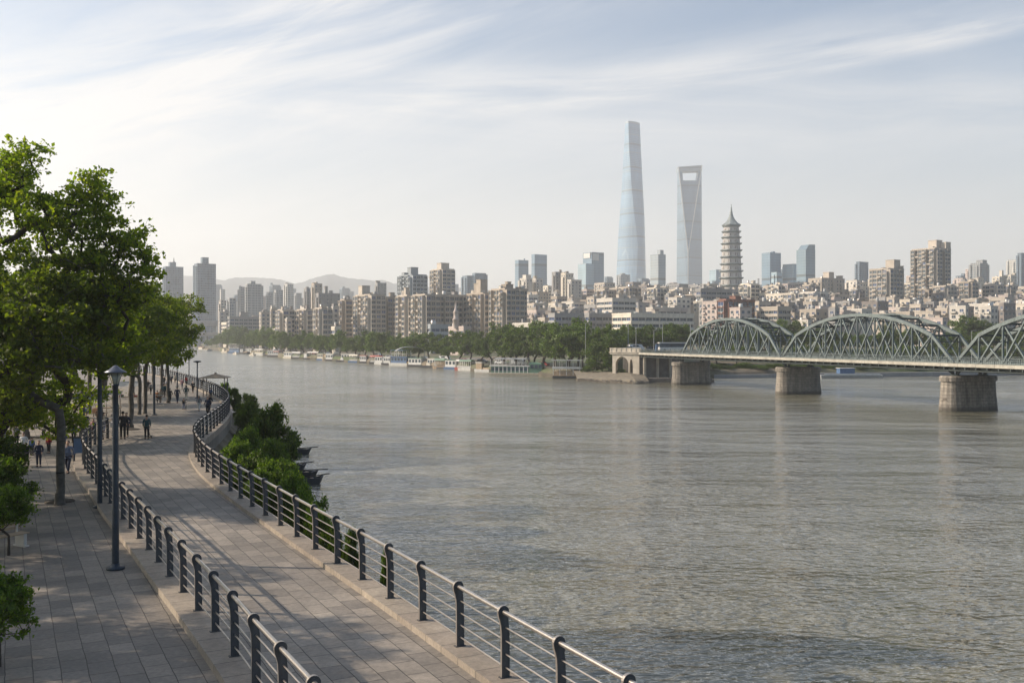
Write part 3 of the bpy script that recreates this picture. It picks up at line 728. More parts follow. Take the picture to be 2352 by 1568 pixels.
# --- front row of weathered apartment blocks behind the riverside trees
g1 = 'concrete apartment blocks behind the riverside trees'
FR = [
 ('low beige apartment block with one sunlit end, farthest left of the front row', 592, 600, 618, 719, 700, 'plain', 'beige', ()),
 ('grey stepped apartment block squeezed behind the far left end block of the front row', 618, 623, 634, 712, 720, 'plain', 'tan', ()),
 ('beige slab block whose dark flank rises over the trees beside the orange walled end block', 632, 648, 672, 713, 620, 'frame', 'beige', ()),
 ('short beige block standing low in front of the dark flanked slab block', 652, 659, 669, 735, 600, 'plain', 'beige', ()),
 ('wide beige apartment slab with many sunlit balconies left of the dark recess', 672, 703, 716, 712, 640, 'frame', 'beige', ()),
 ('sunlit balcony slab with a blank dark right flank, below the cluster of mid towers', 717, 739, 759, 709, 600, 'frame', 'beige', ((739, 752, 704),)),
 ('narrow block with a white lit stair end between two larger slabs', 759, 765, 777, 707, 610, 'plain', 'white', ()),
 ('slim brown block with a cream lit edge next to the twin roofed apartment block', 778, 791, 806, 690, 625, 'frame', 'tan', ((784, 792, 687),)),
 ('tall pale apartment block with a stepped roof tower and wide sunlit balcony face', 806, 850, 881, 678, 600, 'frame', 'beige', ((812, 840, 657), (848, 872, 673))),
 ('dark sided block with a grey roof room just left of the long ten storey slab', 881, 888, 909, 684, 615, 'frame', 'tan', ((893, 903, 674),)),
 ('left half of the long ten storey slab, split by a dark vertical slot', 909, 935, 943, 680, 585, 'frame', 'beige', ((938, 958, 662),)),
 ('long ten storey slab with white lit balconies and a wide shaded glass front', 943, 976, 1069, 678, 570, 'frame', 'beige', ((1003, 1012, 673), (955, 962, 674))),
 ('golden lit block with square bay windows left of the deep dark recess', 1069, 1110, 1127, 675, 570, 'frame', 'tan', ((1090, 1115, 652), (1108, 1136, 644))),
 ('darkest apartment block with cluttered roof towers at the right end of the front row', 1127, 1160, 1211, 665, 545, 'frame', 'tan', ((1151, 1179, 654), (1160, 1174, 648), (1185, 1205, 660))),
]
for (lab, x0, xc, x1, yt, d, stl, col, hu) in FR:
    block('apartment_block', lab, 'apartment block', x0, xc, x1, yt, d, stl, col, 56, rb.uniform(2.8, 3.25), rb.uniform(2.7, 3.9), hu, g1, clutter=5)
# --- second row and mid towers
g2 = 'residential towers behind the front row'
MID = [
 ('narrow grey tower standing just left of the first mid cluster', 695, 704, 712, 663, 1000, 'grey', ()),
 ('beige stepped tower, tallest of the cluster above the left slabs', 712, 722, 738, 653, 870, 'beige', ((716, 728, 650),)),
 ('broad shaded tower with a drum shaped roof room in the left cluster', 722, 732, 776, 675, 840, 'grey', ((744, 753, 658), (756, 764, 668))),
 ('pale grey tower rising behind the twin roofed apartment block', 860, 867, 886, 651, 1000, 'grey', ((860, 867, 645),)),
 ('tower with bluish glass bays and a square roof block left of the satellite dish tower', 911, 946, 978, 632, 760, 'bluegrey', ((935, 961, 615), (914, 932, 627))),
 ('beige tower with a tall roof block and a satellite dish', 988, 1014, 1042, 619, 780, 'beige', ((1003, 1032, 605),)),
 ('white lit twin tower base left of the two slim glass towers', 1194, 1209, 1223, 640, 950, 'white', ((1202, 1222, 632),)),
 ('white residential tower directly right of the white lit twin', 1223, 1231, 1247, 641, 960, 'white', ()),
 ('small cream tower squeezed beside the stepped trio', 1248, 1258, 1268, 658, 940, 'cream', ()),
 ('left tower of the stepped trio with a blank grey front', 1268, 1276, 1293, 626, 920, 'grey', ()),
 ('middle tower of the stepped trio with cream lit ribs', 1289, 1299, 1318, 629, 900, 'cream', ((1290, 1302, 626),)),
 ('lowest and widest tower of the stepped trio', 1304, 1312, 1337, 644, 880, 'white', ()),
 ('large shaded block with a lit left end and a round roof tank', 1866, 1887, 1955, 640, 800, 'beige', ((1891, 1915, 626), (1925, 1940, 634))),
 ('white balcony block with a dark gap beside the long shaded block', 1952, 1968, 1979, 645, 850, 'white', ()),
 ('cream narrow tower next to the brown edged dozen storey tower', 1971, 1976, 1999, 650, 860, 'cream', ()),
 ('thin tall cream slab touching the brown edged tower', 1999, 2009, 2013, 643, 850, 'cream', ()),
 ('dozen storey tower with stepped corners and a brown square roof house', 2012, 2040, 2089, 618, 700, 'beige', ((2035, 2067, 598), (2070, 2080, 612))),
 ('pale pink tower between the dozen storey tower and the tallest beige tower', 2090, 2104, 2114, 634, 1150, 'pink', ()),
 ('tallest beige residential tower with two square roof blocks above the bridge', 2115, 2148, 2199, 571, 750, 'beige', ((2133, 2163, 553), (2164, 2190, 558))),
 ('pink slender tower just right of the tallest beige tower', 2200, 2212, 2222, 640, 1150, 'pink', ()),
 ('squat tower with a lit dome room in front of the pink towers', 2211, 2219, 2236, 672, 800, 'white', ()),
 ('cream twin tower, left one beside the grey office tower', 2225, 2233, 2243, 643, 1000, 'cream', ()),
 ('cream twin tower, right one below the grey office tower', 2241, 2247, 2266, 641, 1000, 'cream', ((2248, 2256, 637),)),
 ('narrow bright tower alone right of the cream twins', 2271, 2277, 2284, 652, 1050, 'white', ()),
 ('tower with a small domed lantern near the right edge', 2286, 2296, 2311, 637, 1000, 'cream', ((2297, 2306, 622),)),
 ('ribbed cream tower at the right edge below the dark office tower', 2310, 2322, 2342, 633, 1000, 'cream', ((2328, 2338, 628),)),
]
for (lab, x0, xc, x1, yt, d, col, hu) in MID:
    block('residential_tower', lab, 'apartment tower', x0, xc, x1, yt, d, 'frame' if d < 800 else 'tower', col, 57, 3.0, 3.5, hu, g2, clutter=1, ymax=735)
# --- more mid-rise slabs on the right half
extra_mid = []
for (a_, b2, n_) in ((1350, 1620, 5), (1700, 1870, 5), (1950, 2360, 11)):
    for k in range(n_):
        x0 = a_ + (b2 - a_) * (k + rb.uniform(.1, .6)) / n_; wv = rb.uniform(26, 48); extra_mid.append((x0, wv, rb.uniform(648, 676), rb.uniform(720, 900)))
extra_mid.sort()
for k, (x0, wv, yt, d) in enumerate(extra_mid):
    col = rb.choice(['beige', 'cream', 'tan', 'beige', 'grey'])
    block('hillside_block', f'{nth(k)} {col} mid rise slab from the left among the hillside houses', 'apartment block', x0, x0 + wv * .38, x0 + wv, yt, d, 'frame', col, 57, 3.0, rb.uniform(2.8, 3.8), ((x0 + wv * .5, x0 + wv * .75, yt - rb.uniform(4, 8)),) if k % 2 else (), 'mid rise slabs among the hillside houses', clutter=2, ymax=yt + 34)
# --- far towers (patterned facades; too small for separate windows)
g3 = 'distant towers fading into the haze'
FAR = [
 ('faint block half hidden by the big tree crown', 326, 334, 357, 663, 1500, 'blue', (), 0),
 ('pale slab touching the left spired tower', 356, 362, 367, 660, 1700, 'grey', (), 0),
 ('tall blue grey tower with a small spire on its roof block', 366, 380, 414, 613, 1350, 'blue', ((386, 405, 603),), 12),
 ('tallest tower on the left, with a broad square roof block', 439, 453, 489, 606, 1250, 'blue', ((460, 480, 592),), 0),
 ('tiny pale tower, left of two between the tall pair', 420, 423, 428, 693, 2100, 'white', (), 0),
 ('slim pale tower close to the left side of the tallest left tower', 433, 436, 440, 683, 2100, 'pink', (), 0),
 ('faint wide tower just right of the tallest left tower', 489, 493, 506, 654, 2200, 'blue', (), 0),
 ('small brownish tower group edge near the overpass', 499, 507, 521, 692, 1050, 'beige', ((505, 512, 689),), 0),
 ('dark grey square tower near the overpass', 521, 527, 540, 686, 1000, 'grey', (), 0),
 ('very faint tower behind the dark grey square tower', 535, 539, 548, 678, 2100, 'blue', (), 0),
 ('narrow stepped tower left of the broad round topped one', 546, 552, 563, 660, 1250, 'grey', ((548, 554, 657),), 0),
 ('broad tower with a rounded roof block amid the left skyline', 560, 568, 596, 653, 1200, 'grey', ((573, 587, 646),), 0),
 ('pinkish faint tower right of the round roofed tower', 596, 602, 611, 681, 1600, 'pink', (), 0),
 ('lit grey tower left of the pale green glazed one', 609, 616, 627, 672, 1250, 'grey', (), 0),
 ('pale green glazed tower rising behind two grey ones', 617, 626, 641, 655, 2000, 'blue', ((618, 624, 650),), 0),
 ('grey tower in front of the pale green one', 627, 634, 648, 667, 1300, 'grey', (), 0),
 ('slender white lit tower alone before the mountain dip', 650, 660, 672, 653, 1350, 'white', ((651, 659, 650),), 0),
 ('low grey tower right of the slender white lit one', 674, 680, 691, 674, 1550, 'grey', (), 0),
 ('hazy tower above the front slabs below the mountain peak', 779, 786, 801, 662, 2300, 'blue', ((786, 792, 658),), 0),
 ('hazy squat tower left of the stepped roof tower', 801, 806, 812, 670, 2300, 'grey', (), 0),
 ('faint block right of the satellite dish tower', 1042, 1045, 1053, 653, 2300, 'blue', (), 0),
 ('left wing of the wide glass pair in the centre', 1061, 1073, 1086, 634, 1350, 'blue', (), 0),
 ('right wing of the wide glass pair in the centre', 1084, 1091, 1116, 628, 1380, 'blue', (), 0),
 ('small pale slab left of the notched glass tower', 1337, 1341, 1352, 647, 1750, 'blue', (), 0),
 ('hazy block between the notched glass tower and the supertall tower', 1389, 1394, 1407, 636, 2200, 'blue', (), 0),
 ('cluster block at the foot of the supertall tower, left', 1419, 1426, 1449, 631, 1900, 'grey', ((1424, 1436, 628),), 0),
 ('low block at the foot of the supertall tower, centre', 1450, 1456, 1474, 650, 1850, 'blue', (), 0),
 ('cluster block at the foot of the supertall tower, right', 1466, 1474, 1492, 640, 1950, 'blue', (), 0),
 ('small faint tower right of the slab with the roof notch', 1533, 1538, 1546, 651, 1900, 'grey', (), 0),
 ('smaller faint tower beside the foot of the tower with the opening', 1546, 1550, 1557, 656, 1900, 'pink', (), 0),
 ('pink low block right of the tower with the opening', 1618, 1624, 1634, 655, 1700, 'pink', (), 0),
 ('faint turret block left of the right hand glass towers', 1736, 1741, 1752, 655, 1700, 'grey', ((1740, 1744, 640),), 0),
 ('lit low tower in front of the right hand glass slab', 1775, 1784, 1799, 626, 1450, 'pale', (), 0),
 ('blue sliver tower between two right hand glass towers', 1798, 1801, 1808, 614, 1600, 'blue', (), 0),
 ('square blue tower above the dozen storey tower', 1969, 1974, 2001, 602, 1500, 'blue', (), 0),
 ('hazy pink tower beyond the tallest beige tower', 2221, 2226, 2237, 619, 1600, 'pink', (), 0),
 ('faint dome shaped block beside the hazy pink tower', 2200, 2207, 2226, 634, 1700, 'blue', ((2208, 2218, 629),), 0),
 ('grey office tower with a roof crown near the right edge', 2238, 2251, 2277, 605, 1350, 'grey', ((2243, 2266, 598),), 0),
 ('pale banded tower near the right edge', 2323, 2334, 2347, 597, 1500, 'white', (), 0),
 ('dark tall tower cut by the right edge of the view', 2341, 2346, 2368, 582, 1450, 'blue', (), 0),
]
for (lab, x0, xc, x1, yt, d, col, hu, sp) in FAR:
    f = CUR['pale'] if col == 'pale' else FAC[col]
    r = block('distant_tower', lab, 'tower', x0, xc, x1, yt, d, 'tower', 'grey', 57, 3.0, 4.2, hu, g3, fac=f, clutter=0, roofcol='greyroof')
    if sp:
        mb = MB(); mb.lathe([(1.6, 0), (1.6, 3), (0.9, 3.5), (0.7, 6), (0.02, 9)], 8)
        mb.build('spire', M['greyroof'], r, (14, 12, (HY - 603) / FP * d + CZ - r.location.z))
# filler skyline: hazy little towers between the named ones
occ = []; hazy = []
for k in range(46):
    px = rb.choice([rb.uniform(420, 780), rb.uniform(1040, 2352)]); wv = rb.uniform(8, 20); dd = rb.uniform(1500, 2600)
    if any(abs(px - q) < 11 for q in occ): continue
    occ.append(px); yt = rb.uniform(655, 700) if px < 800 else rb.uniform(648, 675)
    side = px < 800; hz = sorted([q for q in occ if (q < 800) == side]); nm = ''
    hazy.append((px, block('distant_building', nm, 'building', px, px + wv * .35, px + wv, yt, dd, 'plain', 'grey', 57, 3.0, 4.0, (), 'small hazy skyline buildings ' + ('left' if px < 800 else 'centre and right'), fac=FAC[rb.choice(['grey', 'blue', 'white', 'pink', 'beige'])], clutter=0)))
for sd2, tx in ((True, 'under the mountains'), (False, 'between the central and right hand towers')):
    for k, (px, o) in enumerate(sorted([h_ for h_ in hazy if (h_[0] < 800) == sd2], key=lambda h_: h_[0])): o['label'] = f'{nth(k)} small hazy building from the left {tx}'
# --- glass office towers
g4 = 'glass office towers'
def office(lab, x0, xc, x1, yt, d, cur, **k):
    return block('office_tower', lab, 'office tower', x0, xc, x1, yt, d, 'plain', 'grey', 57, 4, 3, k.get('huts', ()), g4, fac=CUR[cur], clutter=0, parapet=k.get('parapet', True), roofcol='greyroof')
office('glass office tower with a reddish sign band at its top, left of two slim towers', 1183, 1191, 1214, 598, 1650, 'blue', huts=((1203, 1206, 594),))
office('taller of the two slim blue glass towers', 1221, 1228, 1257, 585, 1700, 'blue')
r = office('wide glass tower whose lit corner stops below the roof, left of the supertall tower', 1341, 1359, 1389, 580, 1600, 'blue')
mb = MB(); mb.box(-14, 2, -3, 18, 0, (HY - 606) / FP * 1600 + CZ - r.location.z); mb.build('lower_volume', CUR['pale'], r)
mb = MB(); mb.box(-1.2, 0.6, 3, 20, 0, 8); mb.box(2, 14, -1.0, -0.01, -4, 7); mb.build('roof_sign', M['white'], r, (0, 0, (HY - 592) / FP * 1600 + CZ - r.location.z))
r = office('glass tower with a square roof notch between the two tallest towers', 1497, 1512, 1531, 585, 1500, 'grey', huts=((1510, 1524, 575),))
office('small pale glass block left of the pagoda', 1633, 1645, 1657, 620, 1700, 'pale')
office('grey glass box at the foot of the pagoda', 1637, 1642, 1659, 646, 1500, 'grey')
office('glass slab with a pale lit left side, right of the pagoda', 1755, 1769, 1799, 581, 1500, 'blue', huts=((1771, 1780, 578),))
office('low glass tower with a pale front between the two large right hand ones', 1805, 1822, 1833, 607, 1500, 'pale')
r = office('glass tower with a slanted crown, tallest right of the pagoda', 1836, 1851, 1878, 573, 1400, 'deep', parapet=False)
mb = MB(); z0 = (HY - 573) / FP * 1400 + CZ - r.location.z
q = r['lx'] if 'lx' in r else 20
mb.add([(1, .2, z0), (19.6, .2, z0), (19.6, 15, z0), (1, 15, z0), (7, .2, z0 + 7.4), (19.6, .2, z0 + 7.8), (19.6, 15, z0 + 7.8), (7, 15, z0 + 7.4)], [(4, 5, 6, 7), (0, 1, 5, 4), (1, 2, 6, 5), (2, 3, 7, 6), (3, 0, 4, 7)])
mb.build('slanted_crown', CUR['deep'], r)

# --- the supertall tower with twisting rounded glass skin
D1 = 2800.0
def wx(px, d): return (px - CX) / FP * d
def wz(py, d): return CZ + (HY - py) / FP * d
prof = [(700, 1416, 1461, 1487), (640, 1417.5, 1459, 1485.7), (606, 1419, 1461, 1484.7), (565, 1421, 1462.3, 1484), (530, 1423, 1459, 1483), (497, 1425, 1455, 1482), (465, 1427.5, 1452, 1480.5), (433, 1430, 1449, 1478.5),
        (400, 1431.5, 1447, 1477), (370, 1433, 1445, 1475.5), (344, 1434.5, 1443.5, 1474), (310, 1436.8, 1442.6, 1472.6), (285, 1438.2, 1442, 1471.5)]
st = empty('supertall_tower', (wx(1452, D1), D1, 30), 0, 'tallest tower, tapering and twisting with a pale lit left skin and blue right skin', 'skyscraper')
ox, oy, oz = wx(1452, D1), D1, 30
def ring_t(py, xl, xr, xR):
    L_, Rd, Rt = wx(xl, D1) - ox, wx(xr, D1) - ox, wx(xR, D1) - ox; z = wz(py, D1) - oz
    wdt = Rt - L_; pts = []
    A = Vector((L_, 22)); Bp = Vector((Rd, -wdt * 0.33)); Cc = Vector((Rt, 16)); Dd = Vector(((L_ + Rt) / 2, 40 + wdt * .3))
    for a_, b_, bul in ((A, Bp, .12), (Bp, Cc, .10), (Cc, Dd, .16), (Dd, A, .16)):
        n_ = (b_ - a_); nn = Vector((n_.y, -n_.x))
        for k in range(6):
            q = k / 6; p = a_.lerp(b_, q) + nn * bul * 4 * q * (1 - q); pts.append((p.x, p.y, z))
    return pts
mb = MB(); mb.loft([ring_t(*p) for p in prof], 0, True, False); mb.build('glass_skin', CUR['tall'], st)
def lerp_prof(py):
    ys = [p[0] for p in prof][::-1]
    return tuple(float(np.interp(py, ys, [p[i] for p in prof][::-1])) for i in (1, 2, 3))
mb = MB()
for py in (311, 352, 394, 437, 480, 524, 570, 612):     # refuge floor rings
    a_ = ring_t(py, *lerp_prof(py)); b_ = ring_t(py - 1.0, *lerp_prof(py - 1.0))
    sc = lambda ps: [(x * 1.012, (y - 18) * 1.012 + 18, z) for x, y, z in ps]
    mb.loft([sc(a_), sc(b_)], 0, True)
mb.build('refuge_floor_rings', M['greyroof'], st)
mb = MB(); a_ = ring_t(285, *prof[-1][1:]); b_ = ring_t(280, 1438.6, 1442, 1471)
n = len(a_); mb.add(a_ + b_, [(i, (i + 1) % n, n + (i + 1) % n, n + i) for i in range(n)])
ins = [(x * .93, (y - 18) * .93 + 18, z) for x, y, z in b_]; ins2 = [(x, y, z - 14) for x, y, z in ins]
mb.add(b_ + ins, [(i, (i + 1) % n, n + (i + 1) % n, n + i) for i in range(n)]); mb.add(ins2 + ins, [(i, n + i, n + (i + 1) % n, (i + 1) % n) for i in range(n)])
mb.build('open_crown', CUR['grey'], st)
# --- the tower with the trapezoid opening
D2 = 2870.0
tw = empty('trapezoid_opening_tower', (wx(1587, D2), D2, 30), 0, 'second tallest tower, blue glass wedge with a trapezoid opening through its top', 'skyscraper')
ox2 = wx(1587, D2)
def P2(px, py, y): return (wx(px, D2) - ox2, y, wz(py, D2) - 30)
yb = 700; yh = 414.8
mb = MB()
Lb, Cb, Rb, Bb = P2(1557, yb, 26), P2(1577.5, 583, -24), P2(1616.6, yb, 22), P2(1590, yb, 70)
Cb0 = P2(1577.5, yb, -24)
LL, FL, FR_, RR, BK1, BK2 = P2(1557.8, yh, 14), P2(1561.5, yh, 0), P2(1606.2, yh - .8, 0), P2(1613.4, yh, 12), P2(1611, yh, 34), P2(1561, yh, 34)
V = [Lb, Cb0, Rb, Bb, Cb, LL, FL, FR_, RR, BK1, BK2]
mb.add(V, [(0, 1, 4, 6, 5), (1, 2, 8, 7, 4), (4, 7, 6), (2, 3, 9, 8), (3, 0, 5, 10), (3, 10, 9), (5, 6, 7, 8, 9, 10)])
mb.build('lower_shaft', CUR['blue'], tw)
mb = MB()
top = 383.4; topr = 379.4
mb.loft([[LL, FL, P2(1569, 415, 0), P2(1569, 415, 34), BK2], [P2(1557.8, top, 12), P2(1558.6, top, 0), P2(1567.6, 394, 0), P2(1567.6, 394, 34), P2(1559, top, 34)]])
mb.loft([[P2(1601, 414, 0), FR_, RR, BK1, P2(1601, 414, 34)], [P2(1604.8, 392.6, 0), P2(1612.3, 380, 0), P2(1613, 380, 10), P2(1612.5, 380, 34), P2(1604.8, 392.6, 34)]])
mb.build('side_pillars', CUR['blue'], tw)
mb = MB(); mb.loft([[P2(1558.3, 394, -.5), P2(1612.5, 392.4, -.5), P2(1612.9, 392.4, 34.5), P2(1558.8, 394, 34.5)], [P2(1557.8, top, -.5), P2(1612.8, topr, -.5), P2(1613.2, topr, 34.5), P2(1558, top, 34.5)]])
mb.build('top_beam', CUR['grey'], tw)
mb = MB()
mb.beam(Cb, P2(1558.6, top, -1), 2.6, 2.6); mb.beam(Cb, P2(1612.2, 380, -1), 2.6, 2.6); mb.beam(Cb0, Cb, 2.4, 2.4)
mb.build('edge_trim', M['white'], tw)

# --- pagoda
DP = 1000.0
pg = empty('pagoda', (wx(1685.6, DP), DP + 12, 0), R(22.5), 'tall octagonal pagoda with tiers of upturned eaves, a cap roof and a thin spire', 'pagoda')
pm = wallmat('pagoda_render', (0.42, 0.405, 0.385), 0.2, 0); pdk = plain('pagoda_recess', (0.16, 0.14, 0.13), 0.8, 0, 0.2, 0.3); prf = plain('pagoda_roof_tiles', (0.20, 0.23, 0.23), 0.7, 0, 0.2, 0.3)
ey = [515.9, 529.4, 542.9, 557.3, 572.7, 588.4, 604.6, 620.8, 637.0, 654.6, 672, 690]
ew = [22.0, 23.5, 24.2, 25.2, 26.2, 26.8, 27.6, 28.6, 29.2, 30, 30.6, 31]
pxm = DP / FP
def octa(r, z, up=0.0):
    pts = []
    for k in range(16):
        a_ = math.pi / 8 * k; rr = r if k % 2 == 0 else r * 0.955
        pts.append((rr * math.cos(a_), rr * math.sin(a_), z + (up if k % 2 == 0 else 0)))
    return pts
for i in range(len(ey)):
    z1 = wz(ey[i], DP); r1 = ew[i] * pxm; rb_ = (ew[i] - 4.2) * pxm
    zlow = wz(ey[i + 1], DP) if i + 1 < len(ey) else z1 - 8; rlow = (ew[i + 1] - 5.0) * pxm if i + 1 < len(ew) else rb_
    mb = MB(); mb.loft([octa(rlow, zlow + .3), octa(rb_ * .97, z1 - 1.8), octa(rb_ * .97, z1 - 0.4)])
    body = mb.build('storey', pm, pg)
    mb = MB()
    for k in range(8):
        a0, a1 = math.pi / 4 * k, math.pi / 4 * (k + 1)
        for q in (0.18, 0.5, 0.82):
            def pt(r, z, s):
                x = r * (math.cos(a0) * (1 - s) + math.cos(a1) * s); y = r * (math.sin(a0) * (1 - s) + math.sin(a1) * s); return Vector((x, y, z))
            w_ = 0.085
            mb.add([pt(rlow * 1.012, zlow + 1.2, q - w_), pt(rlow * 1.012, zlow + 1.2, q + w_), pt(rb_ * .985, z1 - 2.4, q + w_), pt(rb_ * .985, z1 - 2.4, q - w_)], [(0, 1, 2, 3)])
    mb.build('window_recesses', pdk, body)
    mb = MB(); mb.loft([octa(rb_ * .98, z1 - 1.5), octa(r1, z1 - .5, .7), octa(r1 * .995, z1, .7), octa(rb_ * .95, z1 + .9)])
    mb.build('eave', prf, pg)
mb = MB(); z0 = wz(515.9, DP)
mb.loft([octa(22.6 * pxm, z0 + .1, .9), octa(15 * pxm, z0 + 3.0), octa(9.5 * pxm, z0 + 6), octa(5.4 * pxm, z0 + 9.2), octa(3 * pxm, z0 + 13)])
mb.build('cap_roof', prf, pg)
mb = MB(); mb.lathe([(1.3, z0 + 13), (1.5, z0 + 14), (.8, z0 + 14.6), (1.0, z0 + 16), (.6, z0 + 17), (.75, z0 + 18), (.4, z0 + 19), (.35, z0 + 22), (.05, wz(470.5, DP))], 10)
mb.build('spire', prf, pg)

# --- low white and grey blocks in front, right of centre
g5 = 'low riverside blocks with ribbon windows'
LOW = [
 ('low white three storey block with balconies, nearest left end of the ribbon window row', 1180, 1239, 1262, 744, 500, 'strip', 'white', ()),
 ('long grey ribbon window block stepping back behind the low white one', 1262, 1275, 1352, 722, 520, 'strip', 'grey', ((1290, 1305, 712),)),
 ('grey shaded block with a tall pilaster between the two long ribbon blocks', 1346, 1354, 1415, 722, 510, 'strip', 'grey', ()),
 ('longest ribbon window block with a bright cream stair end and a blank grey wall', 1415, 1450, 1607, 722, 490, 'strip', 'cream', ((1500, 1512, 716),)),
 ('set back glazed top storey above the longest ribbon block', 1489, 1500, 1585, 709, 530, 'strip', 'white', ((1545, 1570, 702),)),
 ('pale five storey block with a lit gable rising behind the ribbon row', 1377, 1407, 1463, 687, 600, 'strip', 'white', ((1420, 1440, 677),)),
 ('dark glazed block below the pagoda', 1602, 1610, 1690, 665, 660, 'strip', 'grey', ((1606, 1616, 655), (1640, 1660, 661))),
 ('pink walled end block beside the red brick block', 1622, 1654, 1660, 694, 540, 'plain', 'pink', ()),
 ('red brick block with dark recessed flats behind the first bridge arch', 1656, 1668, 1747, 690, 530, 'frame', 'brick', ((1674, 1700, 681),)),
 ('small grey house with laundry terraces between the brick block and the ribbon row', 1607, 1614, 1624, 696, 560, 'plain', 'grey', ()),
 ('cream four storey pair behind the gap between the bridge arches, left house', 1769, 1795, 1801, 676, 700, 'plain', 'cream', ()),
 ('cream four storey pair behind the gap between the bridge arches, right house', 1801, 1822, 1848, 675, 690, 'frame', 'cream', ()),
 ('brown roofed block with square windows right of the cream pair', 1848, 1872, 1912, 672, 650, 'frame', 'white', ()),
 ('small terrace house with a tarred roof below the brown roofed block', 1870, 1885, 1930, 706, 560, 'plain', 'pink', ()),
 ('yellow banded low house seen just above the second bridge arch', 1951, 1972, 1990, 712, 560, 'strip', 'cream', ()),
 ('low house with a canopy roof over the left end of the second arch', 1838, 1856, 1866, 738, 480, 'plain', 'white', ()),
 ('dark shed row with blue shutters left of the second arch', 1780, 1786, 1840, 718, 560, 'strip', 'brown', ()),
 ('white cube house with three square windows above the gap of the last two arches', 2262, 2276, 2300, 706, 520, 'plain', 'white', ()),
 ('dark tiled hall beside the white cube house', 2300, 2306, 2347, 699, 530, 'plain', 'brown', ()),
 ('white gabled house above the dark tiled hall', 2240, 2262, 2272, 700, 560, 'plain', 'white', ()),
 ('flat pink terrace building with a long orange roof over the second arch', 2125, 2165, 2180, 733, 470, 'plain', 'pink', ()),
 ('grey walled house with a white parapet above the second arch peak', 2186, 2196, 2240, 702, 540, 'plain', 'grey', ()),
 ('cream stepped house touching the right edge of the view', 2350, 2372, 2390, 700, 540, 'plain', 'cream', ()),
 ('white walled house behind the grey walled one', 2196, 2218, 2222, 705, 520, 'plain', 'white', ()),
 ('long dark roofed market hall above the right half of the second arch', 2090, 2100, 2200, 708, 620, 'strip', 'brown', ()),
 ('low terrace with orange lit roof left of the white tower base', 618, 640, 668, 757, 560, 'strip', 'white', ()),
 ('low terraced hall with a tiled hip roof beside the overpass', 519, 528, 592, 729, 800, 'strip', 'grey', ((548, 570, 717),)),
 ('long low building with bright lit parapet beside the overpass', 496, 521, 560, 742, 830, 'strip', 'cream', ()),
 ('small grey slab over the lit parapet building', 500, 505, 523, 717, 900, 'plain', 'grey', ()),
 ('narrow lit annex at the foot of the narrow stair end block', 759, 770, 779, 753, 560, 'strip', 'cream', ()),
 ('low pink canteen with arcade between the two golden slabs', 1028, 1066, 1078, 753, 480, 'strip', 'pink', ((1040, 1050, 748),)),
 ('dark low wing below the long ten storey slab', 984, 990, 1030, 748, 520, 'strip', 'bluegrey', ()),
]
for (lab, x0, xc, x1, yt, d, stl, col, hu) in LOW:
    block('city_building', lab, 'building', x0, xc, x1, yt, d, stl, col, 56 if stl != 'strip' else 62, 3.2, 3.6 if stl != 'strip' else 4.2, hu, g5 if stl == 'strip' else 'small city buildings across the river', clutter=3, ymax=790)
mb = MB(); mb.lathe([(1.5, 0), (1.5, 4), (1.9, 4.2), (1.1, 5), (1.1, 7.5), (1.4, 7.8), (.7, 9), (.1, 13)], 8)
tw2 = mb.build('small_turret', WALL['pink']); tw2.location = W(1047, 754, 486) ; tag(tw2, 'little pink turret with a pointed cap on the low canteen roof', 'turret')
# --- the hillside of small houses (each one a thing)
hill_cols = ['white', 'beige', 'grey', 'cream', 'tan', 'brown', 'beige', 'grey', 'tan', 'beige', 'pink']
cand = []
tiers = [(1010, 648, 662), (900, 655, 672), (800, 664, 684), (720, 674, 692), (650, 684, 702), (590, 694, 712), (545, 706, 724)]
for ti, (d, ya, yb2) in enumerate(tiers):
    px = 1200 + rb.uniform(0, 14)
    while px < 2352:
        wv = rb.uniform(22, 58) * (700 / d) ** 0.4
        lo = 0
        if px < 1350: lo = 14
        yt = rb.uniform(ya, yb2) + lo
        if 1350 < px < 1620 and ti >= 5: px += wv; continue
        cand.append((px, wv, yt, d + rb.uniform(-25, 25))); px += wv * rb.uniform(0.75, 1.15)
tone = {'white': 'white', 'beige': 'beige', 'grey': 'grey', 'cream': 'cream', 'tan': 'tan', 'brown': 'brown', 'pink': 'pink'}
cand.sort(); cnt = {}
for i, (px, wv, yt, d) in enumerate(cand):
    col = rb.choice(hill_cols)
    if px < 1620: zone = 'above the ribbon windows'
    elif px < 1760: zone = 'around the red brick block'
    elif px < 2110: zone = 'left of the tallest beige tower'
    else: zone = 'right of the tallest beige tower'
    kk = cnt.get((col, zone), 0); cnt[(col, zone)] = kk + 1
    stl = rb.choice(['plain', 'plain', 'strip'])
    block('hillside_house', f'{nth(kk)} {col} hillside house from the left {zone}', 'house', px, px + wv * rb.uniform(.3, .5), px + wv, yt, d, stl, col, rb.uniform(50, 62), 3.1, rb.choice([3.2, 4.0]), (), f'{col} houses packed on the slope {zone}', clutter=rb.choice([1, 2, 3]), ymax=yt + 16, roofcol=rb.choice(['roofdark', 'roofdark', 'greyroof', 'rooftan', 'tile']))
